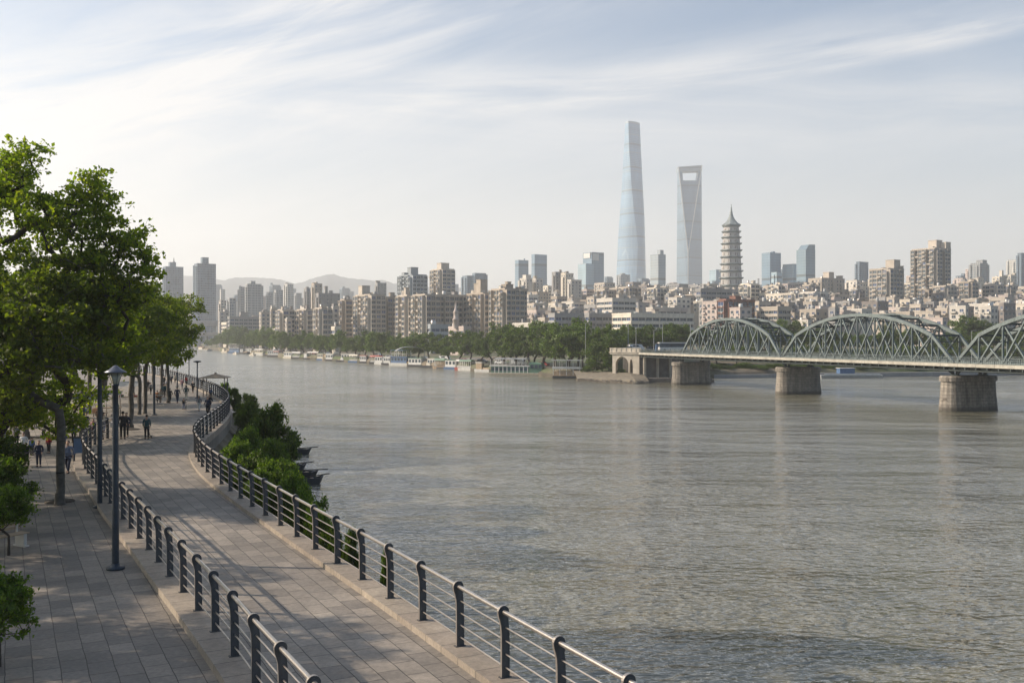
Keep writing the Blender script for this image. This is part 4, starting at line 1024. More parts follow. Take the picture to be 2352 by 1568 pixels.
# ---------------------------------------------------------------- trees
def leaf_mesh(name, C0, N, size, mat, seed, droop=0.35, curl=0.25):
    """leaf-sized folded faces; C0 = centres (n,3)"""
    rg = np.random.default_rng(seed); n = len(C0)
    ax = rg.normal(size=(n, 3)); ax[:, 2] -= droop; ax /= np.linalg.norm(ax, axis=1)[:, None]
    nn = rg.normal(size=(n, 3)); nn[:, 2] += 0.6; sd_ = np.cross(ax, nn); sd_ /= (np.linalg.norm(sd_, axis=1)[:, None] + 1e-9)
    up = np.cross(sd_, ax)
    s = size * rg.uniform(0.6, 1.3, n)[:, None]
    base = C0 - ax * s * .5; tip = C0 + ax * s * .5 - up * s * curl * .5
    l = C0 + sd_ * s * 0.34 + up * s * curl * .3; r = C0 - sd_ * s * 0.34 + up * s * curl * .3
    V = np.stack([base, l, tip, r], 1).reshape(-1, 3)
    me = bpy.data.meshes.new(name); me.vertices.add(4 * n); me.vertices.foreach_set('co', V.astype(np.float32).ravel())
    me.loops.add(6 * n); me.polygons.add(2 * n)
    b4 = np.arange(n)[:, None] * 4
    idx = np.concatenate([b4 + [0, 1, 2], b4 + [0, 2, 3]], 1).ravel()
    me.loops.foreach_set('vertex_index', idx.astype(np.int32))
    me.polygons.foreach_set('loop_start', (np.arange(2 * n) * 3).astype(np.int32))
    me.polygons.foreach_set('loop_total', np.full(2 * n, 3, np.int32))
    me.materials.append(mat); me.update(calc_edges=True); me.validate(); return me
def grow(seed, H, rad, base, ntar, lobes, trunk_r, lean=(0, 0), flat=0.8, own=None):
    """targets spread through uneven lobes of the crown; every target is tied to the nearest limb"""
    rnd = random.Random(seed)
    nodes = [Vector((0, 0, 0))]; par = [-1]
    zc = base
    k = 6
    for i in range(1, k + 1):
        nodes.append(Vector((lean[0] * i / k + rnd.uniform(-.06, .06) * base * .3, lean[1] * i / k + rnd.uniform(-.06, .06) * base * .3, zc * i / k))); par.append(i - 1)
    top0 = len(nodes) - 1
    lob = []
    for i in range(lobes):
        a_ = 2 * math.pi * (i + rnd.uniform(-.3, .3)) / max(1, lobes * .55); q = rnd.random()
        z = base + (H - base) * (0.22 + 0.66 * (i + .5) / lobes)
        rr = rad * math.sqrt(max(0.05, 1 - ((z - base) / (H - base) * 1.25 - .42) ** 2)) * rnd.uniform(0.45, 0.82)
        lob.append((Vector((math.cos(a_) * rr + lean[0], math.sin(a_) * rr + lean[1], z)), rad * rnd.uniform(0.26, 0.44)))
    lob.append((Vector((lean[0], lean[1], H - rad * .28)), rad * .33)); lob.append((Vector((lean[0], lean[1], base + (H - base) * .5)), rad * .5))
    if own: lob = [(Vector((x, rnd.uniform(-1, 1) * dy, z)), r_) for x, z, r_, dy in own]
    wl = [l_[1] ** 1.5 for l_ in lob]
    T = []
    for i in range(ntar):
        c_, r_ = rnd.choices(lob, wl)[0] if own else lob[rnd.randrange(len(lob))]
        while True:
            v = Vector((rnd.uniform(-1, 1), rnd.uniform(-1, 1), rnd.uniform(-1, 1)))
            if 0.2 < v.length < 1: break
        v = v.normalized() * (v.length ** 0.4)
        T.append(c_ + Vector((v.x * r_, v.y * r_, v.z * r_ * flat)))
    core = nodes[top0]
    T.sort(key=lambda p: (p - core).length)
    arr = [tuple(n_) for n_ in nodes]
    import_np = np.array(arr); buf = np.zeros((len(arr) + ntar * 4 + 8, 3)); buf[:len(arr)] = import_np; cnt = len(arr)
    tips = []
    for p in T:
        dd = np.linalg.norm(buf[3:cnt] - np.array(p), axis=1) + 0.35 * np.maximum(0, buf[3:cnt, 2] - p.z)
        j = int(dd.argmin()) + 3; a_ = Vector(buf[j]); L = (p - a_).length
        seg = 1 if L < .5 else (2 if L < 1.4 else 3); last = j
        for q in range(1, seg + 1):
            s = q / seg; m_ = a_.lerp(p, s) + Vector((rnd.uniform(-1, 1), rnd.uniform(-1, 1), rnd.uniform(-.4, 1.0) * (1 - s) + .0)) * L * 0.09 * (1 if q < seg else 0)
            buf[cnt] = m_; par.append(last); last = cnt; cnt += 1
        tips.append(last)
    P = [Vector(buf[i]) for i in range(cnt)]
    w_ = [0.0] * cnt
    for t in tips: w_[t] += 1
    for i in range(cnt - 1, 0, -1): w_[par[i]] += w_[i]
    tot = max(w_[0], 1)
    rr = [trunk_r * max(w_[i] / tot, 0.0009) ** 0.47 for i in range(cnt)]
    return P, par, rr, tips
def tree_meshes(seed, H, rad, base, ntar, lobes, trunk_r, leafsize, twigs, perleaf, leaf, bark, twl=0.8, lean=(0, 0), flat=.8, minr=0.012, nside=5, droop=.35, own=None):
    P, par, rr, tips = grow(seed, H, rad, base, ntar, lobes, trunk_r, lean, flat, own)
    mbw = MB()
    # limbs: follow chains
    for i in range(1, len(P)):
        if rr[i] < minr and par[i] > 6: 
            n_ = 3
        else: n_ = nside + (3 if rr[i] > .08 else 0)
        r0 = rr[par[i]] if (par[i] == i - 1 and i <= 7) else min(rr[par[i]], rr[i] * 1.5)
        mbw.tube([P[par[i]], P[i]], [max(r0, .006), max(rr[i], .005)], n_, 0, False)
    # root flare
    mbw.tube([P[0] - Vector((0, 0, .3)), P[0] + Vector((0, 0, .02)), P[0] + Vector((0, 0, .45))], [trunk_r * 1.5, trunk_r * 1.25, trunk_r * 1.0], 10, 0, False)
    rg = np.random.default_rng(seed); cs = []
    for t in tips:
        p = np.array(P[t])
        for _ in range(twigs):
            dr = rg.normal(size=3); dr[2] = abs(dr[2]) * .5 - .1; dr /= np.linalg.norm(dr); L = twl * rg.uniform(.5, 1.15)
            s = rg.uniform(0.1, 1, perleaf)[:, None]
            cs.append(p + dr * s * L + np.array([0, 0, -0.18]) * (s ** 2) * L + rg.normal(size=(perleaf, 3)) * leafsize * .55)
            e = Vector(p + dr * L * .8); mbw.tube([P[t], e], [.008, .004], 3, 0, False)
    C0 = np.concatenate(cs)
    return mbw.mesh('trunk', bark), leaf_mesh('crown', C0, len(C0), leafsize, leaf, seed, droop)
def place_tree(name, meshes, loc, rz, sc, label, cat='tree', group=None, sub=('trunk', 'crown')):
    r = empty(name, loc, rz, label, cat, group); r.scale = sc if isinstance(sc, tuple) else (sc,) * 3
    link(sub[0], meshes[0], r); link(sub[1], meshes[1], r); return r
rt = random.Random(5)
# the big tree on the left, and its neighbour
OWN = [(1.6, 14.6, .8, .6), (2.1, 15.1, .5, .4), (.4, 14.2, 1.2, 1.5), (-1.2, 13.6, 1.5, 2), (4.6, 13.0, 1.0, 1), (5.3, 13.4, .6, .6), (.5, 4.5, 1.6, 2), (2.6, 4.5, 1.3, 2), (-1.2, 4.4, 1.6, 2.4), (0, 3.3, 1.3, 1.5), (2.6, 3.6, 1.2, 1.6), (-2, 3.6, 1.4, 2), (1.6, 3.1, .8, 1), (2.0, 13.0, 1.1, .8), (2.3, 13.9, .65, .5), (.8, 13.3, .9, .8), (4.1, 12.2, 1.2, 1.2), (5.1, 12.7, .8, 1), (3.2, 12.3, .9, 1), (5.0, 11.7, 1.0, 1), (5.7, 11.2, 1.1, 1.6), (6.7, 10.7, .9, 1), (7.3, 9.9, .75, 1), (7.1, 9.1, .85, 1.4), (5.3, 9.2, 1.5, 2), (3.5, 10.7, 1.8, 2.4),
       (1, 12.1, 1.7, 2), (-.6, 12.3, 1.6, 2), (1, 9.1, 2.1, 3), (3.2, 7.8, 1.9, 3), (5.3, 7.3, 1.3, 2.4), (2.2, 5.6, 1.6, 2.6), (1.2, 4.2, 1.3, 2), (3.8, 5.2, 1.3, 2.4), (-1.2, 10, 2.3, 3), (-2, 7.3, 2.3, 3), (-3.6, 9.5, 2.0, 3), (-4.4, 7.0, 1.8, 2.6), (-3, 11.8, 1.6, 2), (0, 9, 2.2, 4.5), (1.5, 6.6, 1.8, 4.4)]
big = tree_meshes(21, 15.6, 6.0, 3.0, 760, 22, 0.40, 0.19, 6, 11, M['leaf_near'], M['bark'], .85, (0.3, 0.0), .9, own=OWN)
place_tree('broadleaf_tree', big, (-22.9, 42.5, ZP - 0.2), 0, (1, 1, 1), 'largest tree with bright green leaves and dark forked limbs, filling the left edge')
ave = [tree_meshes(31 + i, 10.6 + i * .5, 3.8, 4.0, 240, 14, 0.18, 0.22, 5, 13, M['leaf_avenue'], M['trunkpale'], .95) for i in range(3)]
AV = [  # trunk px, base y, height scale, label
 (137, 1150, 0.98, 'slim straight tree standing in a paved pit, nearest trunk on the lower path'),
 (301, 985, 1.0, 'tree with a soil pit beside the upper walkway, behind the person in teal'),
 (333, 950, 0.95, 'dark trunked tree just left of the second row lamp post'),
 (320, 952, 0.85, 'thin tree pressed against the dark trunked one'),
 (386, 925, 1.0, 'avenue tree whose crown reaches out over the river end of the walkway'),
 (372, 905, 1.0, 'avenue tree behind the two people in dark teal'),
 (352, 893, 1.05, 'farthest avenue tree at the bend of the walkway'),
 (190, 1035, 0.95, 'tree behind the blue notice board'),
 (232, 1010, 0.9, 'tree between the two dark lamp posts'),
 (62, 1003, 1.05, 'tree above the crowd at the far left'),
 (124, 965, 1.0, 'tree in the middle of the crowd behind the red jacket'),
 (205, 945, 1.05, 'tree beside the market stalls'),
 (262, 948, 1.0, 'tree behind the tall near lamp'),
 (20, 960, 1.15, 'tree in the second avenue row at the left edge'),
 (90, 930, 1.15, 'tree deep in the shade behind the crowd'),
 (165, 915, 1.2, 'tree far back in the left plaza'),
 (242, 915, 1.2, 'tree far back behind the stalls'),
 (305, 908, 1.15, 'tree far back closing the left side of the walkway'),
 (318, 885, 1.15, 'distant tree of the plaza nearest the river bend')]
for i, (px, py, sc, lab) in enumerate(AV):
    p = G(px, py); p.z = ZP - .12
    place_tree('avenue_tree', ave[i % 3], p, rt.uniform(0, 6.28), (sc * rt.uniform(.92, 1.05), sc * rt.uniform(.92, 1.05), sc), lab, 'tree', 'avenue trees beside the promenade')
# avenue trees before the frame, left of it: they throw the dappled shade on the near paving
for i, (x, y, sc) in enumerate([(-19.5, 22.5, 0.85), (-26, 31.0, .88), (-21.5, 14.0, 0.8), (-29, 11.5, 0.85), (-30, 20, 1.05), (-36, 38, 1.2), (-44, 50, 1.2), (-38, 62, 1.1), (-25.5, 25.5, .8), (-24, 17.5, .9)]):
    place_tree('avenue_tree', ave[(i + 1) % 3], (x, y, ZP - .16), i * 1.3, sc, f'{nth(i)} avenue tree from the front, standing outside the left edge of the view', 'tree', 'avenue trees outside the left edge')
# riverside trees on the far bank
farv = [tree_meshes(51 + i, 10.0, 4.0 + .25 * i, 1.5, 85, 12, 0.28, 0.50, 5, 10, M['leaf_far'], M['bark'], 1.1, flat=1.0) for i in range(4)]
g6 = 'leafy trees along the far embankment'
RT = []
px = 476
while px < 1412:
    ds = shore(px) + 13; d = ds + rt.uniform(-3, 5)
    top = float(np.interp(px, [470, 560, 640, 700, 900, 1100, 1250, 1400], [772, 760, 762, 763, 765, 757, 744, 748])) + rt.uniform(-5, 8)
    RT.append((px, d, top)); px += float(np.interp(px, [470, 1400], [13, 30])) * rt.uniform(.8, 1.2)
for px in range(1150, 1340, 26):      # second, taller row behind
    RT.append((px + rt.uniform(-6, 6), shore(px) + 34 + rt.uniform(-4, 6), rt.uniform(742, 760)))
for px in list(range(520, 640, 14)): RT.append((px, shore(px) + 60, rt.uniform(748, 760)))
for px in range(1412, 1800, 15): RT.append((px + rt.uniform(-5, 5), shore(px) + rt.uniform(50, 66), rt.uniform(742, 758)))
for px in range(1420, 1560, 24): RT.append((px, shore(px) + 34, rt.uniform(758, 770)))
for px in range(1620, 2370, 17): RT.append((px + rt.uniform(-8, 8), shore(px) + rt.uniform(42, 60), rt.uniform(754, 774)))
for px in range(1630, 2370, 22): RT.append((px + rt.uniform(-8, 8), shore(px) + rt.uniform(14, 34), rt.uniform(786, 806)))
for px, tp in ((2040, 742), (1795, 737), (1830, 742), (2212, 730), (2238, 727), (2262, 736), (2290, 742), (2222, 744), (2248, 745)): RT.append((px, 430, tp))
for px in (1365, 1390, 1412): RT.append((px, shore(px) + 7, 778))
marks = [(560, 'where the far overpass meets the bank'), (700, 'behind the leftmost moored boats'), (850, 'below the stepped roof apartment block'), (1000, 'behind the blue decked boat'), (1130, 'below the darkest apartment block'), (1270, 'behind the green and white ferry'),
         (1420, 'between the ferry pavilion and the stone arch'), (1600, 'behind the road to the bridge'), (1820, 'seen through the first bridge arch'), (2130, 'seen through the second bridge arch'), (9999, 'seen between the last two bridge arches')]
order = ['first', 'second', 'third', 'fourth', 'fifth', 'sixth', 'seventh', 'eighth', 'ninth', 'tenth', 'eleventh', 'twelfth', 'thirteenth', 'fourteenth', 'fifteenth', 'sixteenth', 'seventeenth', 'eighteenth', 'nineteenth', 'twentieth']
RT.sort(); seen = {}
for i, (px, d, top) in enumerate(RT):
    mk = next(m for lim, m in marks if px < lim); k = seen.get(mk, 0); seen[mk] = k + 1
    x = wx(px, d); zb = ground_z(x, d); h = wz(top, d) - zb; s = h / 10.4 * rt.uniform(.9, 1.12)
    place_tree('riverside_tree', farv[i % 4], (x, d, zb - .1), rt.uniform(0, 6.28), (max(.75, min(s, 1.5)) * rt.uniform(.85, 1.1), max(.75, min(s, 1.5)) * rt.uniform(.85, 1.1), s), f'{nth(k)} green tree from the left, {mk}', 'tree', g6)
# shrubs
shv = [tree_meshes(71 + i, 3.6 + .3 * i, 2.3, 0.5, 130, 10, 0.09, 0.17, 5, 16, M['leaf_shrub'], M['bark'], .6, flat=.9) for i in range(3)]
shb = [tree_meshes(91 + i, 6.6, 2.3, 0.6, 240, 16, 0.12, 0.20, 5, 16, M['leaf_shrub'], M['bark'], .7, flat=.85) for i in range(2)]
SB = [ # px centre, top y, depth, width px, label
 (628, 934, 66, 92, 'tallest dark green bush leaning over the river behind the promenade wall'),
 (600, 960, 72, 60, 'rounded bush just behind and left of the tallest bush'),
 (566, 925, 84, 50, 'yellowish bush along the wall at the outer bend of the railing'),
 (545, 905, 95, 36, 'small bush below the far bend of the railing'),
 (523, 893, 108, 26, 'thin bush between the pavilion and the far bend'),
 (506, 878, 122, 22, 'low bush at the foot of the pavilion'),
 (570, 988, 56, 84, 'bright yellow green bush inside the railing bend'),
 (540, 1010, 54, 54, 'low bush tucked against the concrete wall of the bend'),
 (622, 1015, 58, 80, 'dark bush below the tallest bush'),
 (655, 1060, 52, 60, 'bush with a trailing end beside the sunken dark boats'),
 (600, 1085, 46, 66, 'bush behind the sixth to eighth railing posts of the straight run'),
 (648, 1108, 43, 66, 'bush directly right of the half sunken boats, low on the bank'),
 (695, 1120, 43, 60, 'straggly bush with a twig reaching over the water'),
 (700, 1140, 39, 84, 'wide loose bush hanging over the water below the near railing'),
 (668, 1092, 45, 84, 'wide pale bush just uphill of the half sunken boats'),
 (722, 1172, 35.5, 60, 'light green bush between the wide loose bush and the last narrow one'),
 (744, 1222, 31.5, 40, 'small light bush just before the bushes end at the wall'),
 (585, 1040, 50, 70, 'low bush between the yellow green bush and the sunken boats'),
 (612, 1062, 48, 76, 'rounded bush right behind the railing at the end of the bend'),
 (640, 1084, 44.5, 60, 'small dark bush behind the ninth post after the bend'),
 (690, 1165, 36, 54, 'leafy bush pressed against the rods of the near railing'),
 (728, 1200, 33, 34, 'last narrow bush where the water meets the near wall'),
 (770, 1268, 28.5, 22, 'small green tuft growing at the foot of the near wall')]
for i, (px, ty, d, wp, lab) in enumerate(SB):
    x = wx(px, d); xr = float(np.interp(d, [p.y for p in rail_R[:220]], [p.x for p in rail_R[:220]])) + .6
    zt = wz(ty, d); xs = float(np.interp(d, [a for a, b in SN], [b for a, b in SN]))
    q = min(1, max(0, (x - xr) / max(1, xs - xr))); zb = 3.3 * (1 - q) ** 1.2 * min(1, max(0, (d - 24) / 14)) - .2
    h = max(1.5, zt - zb); wd = wp * d / FP
    wd *= 1.3; x = max(x, xr + .35 + wd * .42); tall = h > 1.35 * wd
    place_tree('riverbank_bush', shb[i % 2] if tall else shv[i % 3], (x, d, zb), i * 1.1, (wd / 4.7, wd / 4.7, h / (6.6 if tall else 3.9)), lab, 'bush', 'bushes on the slope below the promenade', ('stem', 'foliage'))
# bushes and hedge at the bridge head
for i, (px, ty, d, wp, lab) in enumerate([(1362, 826, 289, 40, 'round bright bush at the water edge beside the pavilion boat'), (1398, 820, 290, 34, 'dark bush in front of the stone arch'), (1345, 842, 291, 20, 'small bush touching the pavilion boat'),
      (1425, 846, 283, 26, 'creeper clump inside the left foot of the stone arch'), (1660, 838, 318, 34, 'dark hedge clump between the first two piers, left'), (1700, 842, 318, 34, 'dark hedge clump between the first two piers, middle'), (1740, 845, 316, 36, 'light green hedge between the first two piers'), (1770, 846, 318, 26, 'hedge end touching the second pier')]):
    x = wx(px, d); zb = ground_z(x, d) - .3; h = wz(ty, d) - zb; wd = wp * d / FP
    place_tree('bank_bush', shv[i % 3], (x, d, zb), i * 1.7, (wd / 4.4, wd / 4.4, max(.3, h / 3.8)), lab, 'bush', 'bushes at the bridge head', ('stem', 'foliage'))
for k, px in enumerate(range(1630, 2352, 38)):
    d = shore(px) + 4 + (k % 3) * 2; x = wx(px, d); zb = ground_z(x, d) - .5; ty = 834 + (k * 7) % 13; h = wz(ty, d) - zb; wd = (44 + (k * 5) % 14) * d / FP
    place_tree('bank_bush', shv[k % 3], (x, d, zb), k * 1.7, (wd / 4.4, wd / 4.4, max(.35, h / 3.7)), f'{nth(k)} hedge bush from the left on the bank behind the bridge piers', 'bush', 'hedge bushes behind the bridge piers', ('stem', 'foliage'))
# loose shrubs along the left edge
lsh = [tree_meshes(101 + i, 1.9, .85, .55, 90, 9, .035, .085, 5, 14, M['leaf_shrub'], M['bark'], .3, flat=.8) for i in range(2)]
for i, (px, py, sc, lab) in enumerate([(-2, 1530, 1.05, 'nearest leafy shrub on a thin stem at the left edge'), (20, 1275, 1.15, 'bright bushy shrub at the left edge behind the bench end'), (8, 1222, 1.35, 'shaded shrub at the left edge under the big tree'), (-10, 1180, 1.5, 'farthest shrub at the left edge beside the elderly person')]):
    p = G(px, py, ZP - .16); place_tree('edge_shrub', lsh[i % 2], p, i * 1.3, (sc * .95, sc * .95, sc), lab, 'shrub', 'loose shrubs along the left edge', ('stem', 'foliage'))

# ---------------------------------------------------------------- street lamps
def lamp(px, py, lab, h=6.1, kind='cone', group='lamp posts along the promenade'):
    zb = ZP - .16 if px < 300 and py > 1000 else ZP
    r = empty('street_lamp', G(px, py, zb), 0, lab, 'street lamp', group)
    mb = MB(); mb.lathe([(.001, .0), (.27, 0), (.27, .07), (.13, .09), (.12, .16), (.1, .17)], 20); mb.build('base', M['lampblue'], r)
    if kind == 'cone':
        mb = MB(); mb.lathe([(.105, .05), (.10, 1.5), (.085, h - 1.5), (.08, h - .62), (.1, h - .61), (.105, h - .56), (.001, h - .55)], 20); mb.build('pole', M['lampblue'], r)
        mb = MB(); mb.lathe([(.075, h - .56), (.19, h - .22), (.17, h - .22), (.06, h - .54)], 18); g = mb.build('glass_bowl', M['lampglass'], r)
        mb = MB()
        for k in range(6):
            a_ = k * math.pi / 3 + .2; mb.tube([(.085 * math.cos(a_), .085 * math.sin(a_), h - .56), (.205 * math.cos(a_), .205 * math.sin(a_), h - .21)], .008, 5)
        mb.build('cage_rods', M['lampblue'], r)
        mb = MB(); mb.lathe([(.001, h - .2), (.325, h - .215), (.33, h - .20), (.2, h - .13), (.10, h - .05), (.05, h - .01), (.03, h), (.001, h + .005)], 24); mb.build('lamp_shade', M['lampshade'], r)
    elif kind == 'disc':
        mb = MB(); mb.lathe([(.1, .05), (.075, 1.2), (.06, h - .25), (.001, h - .25)], 14); mb.build('pole', M['lampblue'], r)
        mb = MB(); mb.lathe([(.05, h - .25), (.16, h - .16), (.42, h - .10), (.45, h - .04), (.36, h + .02), (.001, h + .06)], 20); mb.build('lamp_head', M['lampblue'], r)
    else:
        mb = MB(); mb.lathe([(.1, .05), (.07, 1.2), (.055, h), (.001, h)], 14); mb.build('pole', M['lampblue'], r)
        mb = MB(); mb.lathe([(.04, h - .1), (.16, h), (.18, h + .12), (.1, h + .28), (.001, h + .3)], 14); mb.build('lamp_head', M['lampglass'], r)
    return r
lamp(265, 1306, 'nearest tall lamp post with a conical grey shade over a ribbed glass bowl')
lamp(229, 1165, 'dark lamp post left of the nearest lamp, its head hidden in the leaves')
lamp(354, 953, 'dark lamp post at the far left of the walkway beside the avenue trunks')
lamp(453, 914, 'small lamp post with a flat disc head rising above the river bend', 4.1, 'disc')
lamp(434, 886, 'thin pole lamp left of the disc headed lamp, farther along the bend', 5.4, 'globe')
lamp(407, 888, 'thin short pole lamp in front of the far railing', 3.0, 'globe')

# ---------------------------------------------------------------- pavilion, stalls, board, bench
p = G(484, 909); r = empty('pavilion', (p.x + .6, p.y, ZP - .3), .1, 'small open pavilion with a shallow tan roof beside the far bend of the railing', 'pavilion'); r.scale = (.85, .85, .95)
for x in (-1.45, 1.3):
    for y in (-1.1, 1.1): mb = MB(); mb.tube([(x, y, 0), (x, y, 2.55)], .06, 8); mb.build('post', M['postdark'], r)
mb = MB(); mb.loft([[(-1.9, -1.5, 2.5), (1.7, -1.5, 2.5), (1.7, 1.5, 2.5), (-1.9, 1.5, 2.5)], [(-1.9, -1.5, 2.58), (1.7, -1.5, 2.58), (1.7, 1.5, 2.58), (-1.9, 1.5, 2.58)], [(-.25, -.2, 2.98), (.15, -.2, 2.98), (.15, .2, 2.98), (-.25, .2, 2.98)]]); rf = mb.build('roof', M['tan'], r)
mb = MB(); mb.lathe([(.15, 2.95), (.2, 3.05), (.08, 3.15), (.001, 3.2)], 10, 0, (-.05, 0)); mb.build('finial', M['tan'], rf)
def stall(px, py, w_, cloth, lab, dz=0):
    r = empty('market_stall', G(px, py, ZP - .1), rt.uniform(-.3, .3), lab, 'stall', 'market stalls under the trees')
    mb = MB(); mb.box(-w_ / 2, w_ / 2, -.45, .45, .78, .84); mb.build('table_top', M['tan'], r)
    for x in (-w_ / 2 + .1, w_ / 2 - .1):
        for y in (-.38, .38): mb = MB(); mb.box(x - .03, x + .03, y - .03, y + .03, 0, .78); mb.build('leg', M['postdark'], r)
        mb = MB(); mb.tube([(x, .42, .84), (x, .42, 2.3)], .025, 6); mb.build('pole', M['steel'], r)
    mb = MB(); n = 6
    vs = []
    for k in range(n + 1):
        x = -w_ / 2 - .2 + (w_ + .4) * k / n; s = .05 * math.sin(k * 2.2); vs += [(x, -.9, 1.95 + s), (x, 0, 2.25 + s * .5), (x, .7, 2.35), (x, .72, 2.34)]
    mb.add(vs, [(4 * k + j, 4 * k + 4 + j, 4 * k + 5 + j, 4 * k + 1 + j) for k in range(n) for j in range(3)], 0, True); mb.build('canopy', cloth, r)
    rr_ = random.Random(px)
    for k in range(5):
        x = rr_.uniform(-w_ / 2 + .15, w_ / 2 - .3); mb = MB(); mb.box(x, x + rr_.uniform(.15, .3), -.3, .1, .842, .842 + rr_.uniform(.1, .35)); o = mb.build('goods', M[rr_.choice(['white', 'red', 'blue', 'orange', 'offwhite', 'green'])], r)
navy = plain('navy_canvas', (.02, .035, .09), .9, 0, .15, 3)
stall(208, 972, 2.4, navy, 'market stall with a navy canopy behind the lamp posts')
stall(246, 958, 2.2, M['offwhite'], 'market stall with a cream canopy right of the navy one')
stall(150, 962, 2.4, M['offwhite'], 'market stall with a cream canopy left of the navy one')
stall(60, 985, 2.6, M['white'], 'market stall with a white canopy at the far left of the crowd')
stall(296, 930, 2.2, M['greyroof'], 'market stall with a grey canopy behind the soil pit tree')
# folding table with white top and a small parasol
r = empty('folding_table', G(276, 1000), .3, 'folding table with a white cloth top and thin black legs beside the near lamp', 'table')
mb = MB(); mb.box(-.6, .6, -.35, .35, .92, .96); mb.box(-.61, .61, -.37, -.355, .62, .955); mb.build('table_top', M['white'], r)
for x in (-.5, .5):
    for s in (-1, 1): mb = MB(); mb.tube([(x, -.3 * s, 0), (x, .3 * s, .92)], .02, 6); mb.build('leg', M['black'], r)
r = empty('notice_board', G(184, 1066, ZP - .16), .25, 'blue notice board on dark legs at the start of the railing', 'notice board')
mb = MB(); mb.box(-.32, .32, -.03, .03, .62, 1.42); mb.build('panel', M['blue'], r)
mb = MB(); mb.box(-.36, .36, -.04, .04, 1.42, 1.48); mb.box(-.36, -.32, -.04, .04, .6, 1.42); mb.box(.32, .36, -.04, .04, .6, 1.42); mb.build('frame', M['lampblue'], r)
for x in (-.3, .3): mb = MB(); mb.box(x - .04, x + .04, -.05, .05, 0, .6); mb.build('leg', M['lampblue'], r)
r = empty('park_bench', G(8, 1262, ZP - .16), R(63), 'slatted park bench with pale concrete ends between two planters', 'bench')
mb = MB(); [mb.box(-.8, .8, -.22 + k * .11, -.13 + k * .11, .43, .46) for k in range(4)]; mb.build('seat', M['tan'], r)
mb = MB(); [mb.box(-.8, .8, .25, .28, .55 + k * .12, .64 + k * .12) for k in range(3)]; mb.build('backrest', M['tan'], r)
for x in (-.65, .65): mb = MB(); mb.box(x - .06, x + .06, -.2, .24, .05, .43); mb.box(x - .09, x + .09, -.28, .3, 0, .05); mb.box(x - .03, x + .03, .2, .25, .43, .9); mb.build('leg', WALL['white'], r)
r = empty('barrier_fence', G(348, 931), .1, 'low white metal barrier standing behind the dark lamp post', 'barrier')
mb = MB(); mb.tube([(-1.1, 0, 0), (-1.1, 0, 1), (1.1, 0, 1), (1.1, 0, 0)], .03, 6); mb.tube([(-1.1, 0, .25), (1.1, 0, .25)], .02, 6); mb.tube([(-1.1, 0, .25), (-.1, 0, 1)], .015, 6); mb.tube([(1.1, 0, .25), (.1, 0, 1)], .015, 6); mb.build('frame', M['white'], r)
# tree pits
for px, py, lab in ((137, 1151, 'ring of soil and moss round the nearest slim trunk'), (301, 986, 'dark soil patch round the tree behind the person in teal')):
    p = G(px, py, ZP - .15 if py > 1100 else ZP + .01); mb = MB(); mb.lathe([(.62, 0), (.55, .05), (.3, .09), (.001, .11)], 16); o = mb.build('tree_pit', M['bark']); o.location = p; tag(o, lab, 'tree pit', 'tree pits')
# half sunken boats and driftwood below the bushes
def wreck(px, py, L, wd, rz, lab, m='dark'):
    p = G(px, py, .15); r = empty('sunken_boat', p, rz, lab, 'boat', 'old dark boats on the near bank')
    def rg_(z, k): return [(-L / 2 * k, -wd / 2 * k, z), (L / 2 * .7 * k, -wd / 2 * k, z), (L / 2 * k, 0, z + .15), (L / 2 * .7 * k, wd / 2 * k, z), (-L / 2 * k, wd / 2 * k, z)]
    mb = MB(); mb.loft([rg_(-.4, .7), rg_(.42, 1.0), rg_(.42, .88), rg_(.1, .8)]); mb.build('hull', M[m], r)
    mb = MB(); mb.box(-L * .3, -L * .2, -wd * .44, wd * .44, .3, .36); mb.box(L * .05, L * .15, -wd * .44, wd * .44, .3, .36); mb.build('thwart', M['tan'], r)
    mb = MB(); mb.tube([(-L * .1, 0, .5), (L * .75, .3, .62)], .05, 6); mb.build('oar', M['bark'], r)
wreck(672, 1078, 2.6, 1.1, .3, 'upper of the half sunken dark boats beside the bushes'); wreck(694, 1093, 3.0, 1.2, -.1, 'middle dark boat with a plank across it beside the bushes'); wreck(712, 1108, 2.4, 1.0, .5, 'lowest dark boat nearest the twig over the water'); wreck(690, 1040, 2.4, .6, .0, 'small dark skiff farthest up the bank beside the tallest bush')
# ---------------------------------------------------------------- the steel arch truss bridge
PIERS = [Vector((41.9, 258.5, 0)), Vector((57.7, 216.1, 0)), Vector((72.6, 167.5, 0))]
bd = (PIERS[2] - PIERS[0]).normalized(); perp = Vector((-bd.y, bd.x, 0))         # perp points across the deck, away from the sidewalk edge we see
if perp.x < 0: perp = -perp
PIERS.append(PIERS[2] + bd * 50.5)
ZD = 8.1; T1, T2, LW = 2.4, 8.3, 10.4
br = empty('truss_bridge', (0, 0, 0), 0, 'grey green steel bridge with arched trusses on stone piers across the river', 'bridge')
def BP(p, s, t, z): q = p + bd * s + perp * t; return Vector((q.x, q.y, z))
pm_ = newmat('pier_masonry'); t = pm_[1]; b = pm_[2]
co = t.coord('Object'); x, y, z = t.sep(co)
bk = t.n.new('ShaderNodeTexBrick'); t.l.new(t.comb(t.m('ADD', x, t.m('MULTIPLY', y, .6)), z, 0.0), bk.inputs['Vector']); bk.inputs['Scale'].default_value = 1; bk.inputs['Brick Width'].default_value = 1.3; bk.inputs['Row Height'].default_value = .55; bk.inputs['Mortar Size'].default_value = .025
bk.inputs['Color1'].default_value = (.235, .21, .175, 1); bk.inputs['Color2'].default_value = (.18, .16, .135, 1); bk.inputs['Mortar'].default_value = (.10, .085, .07, 1)
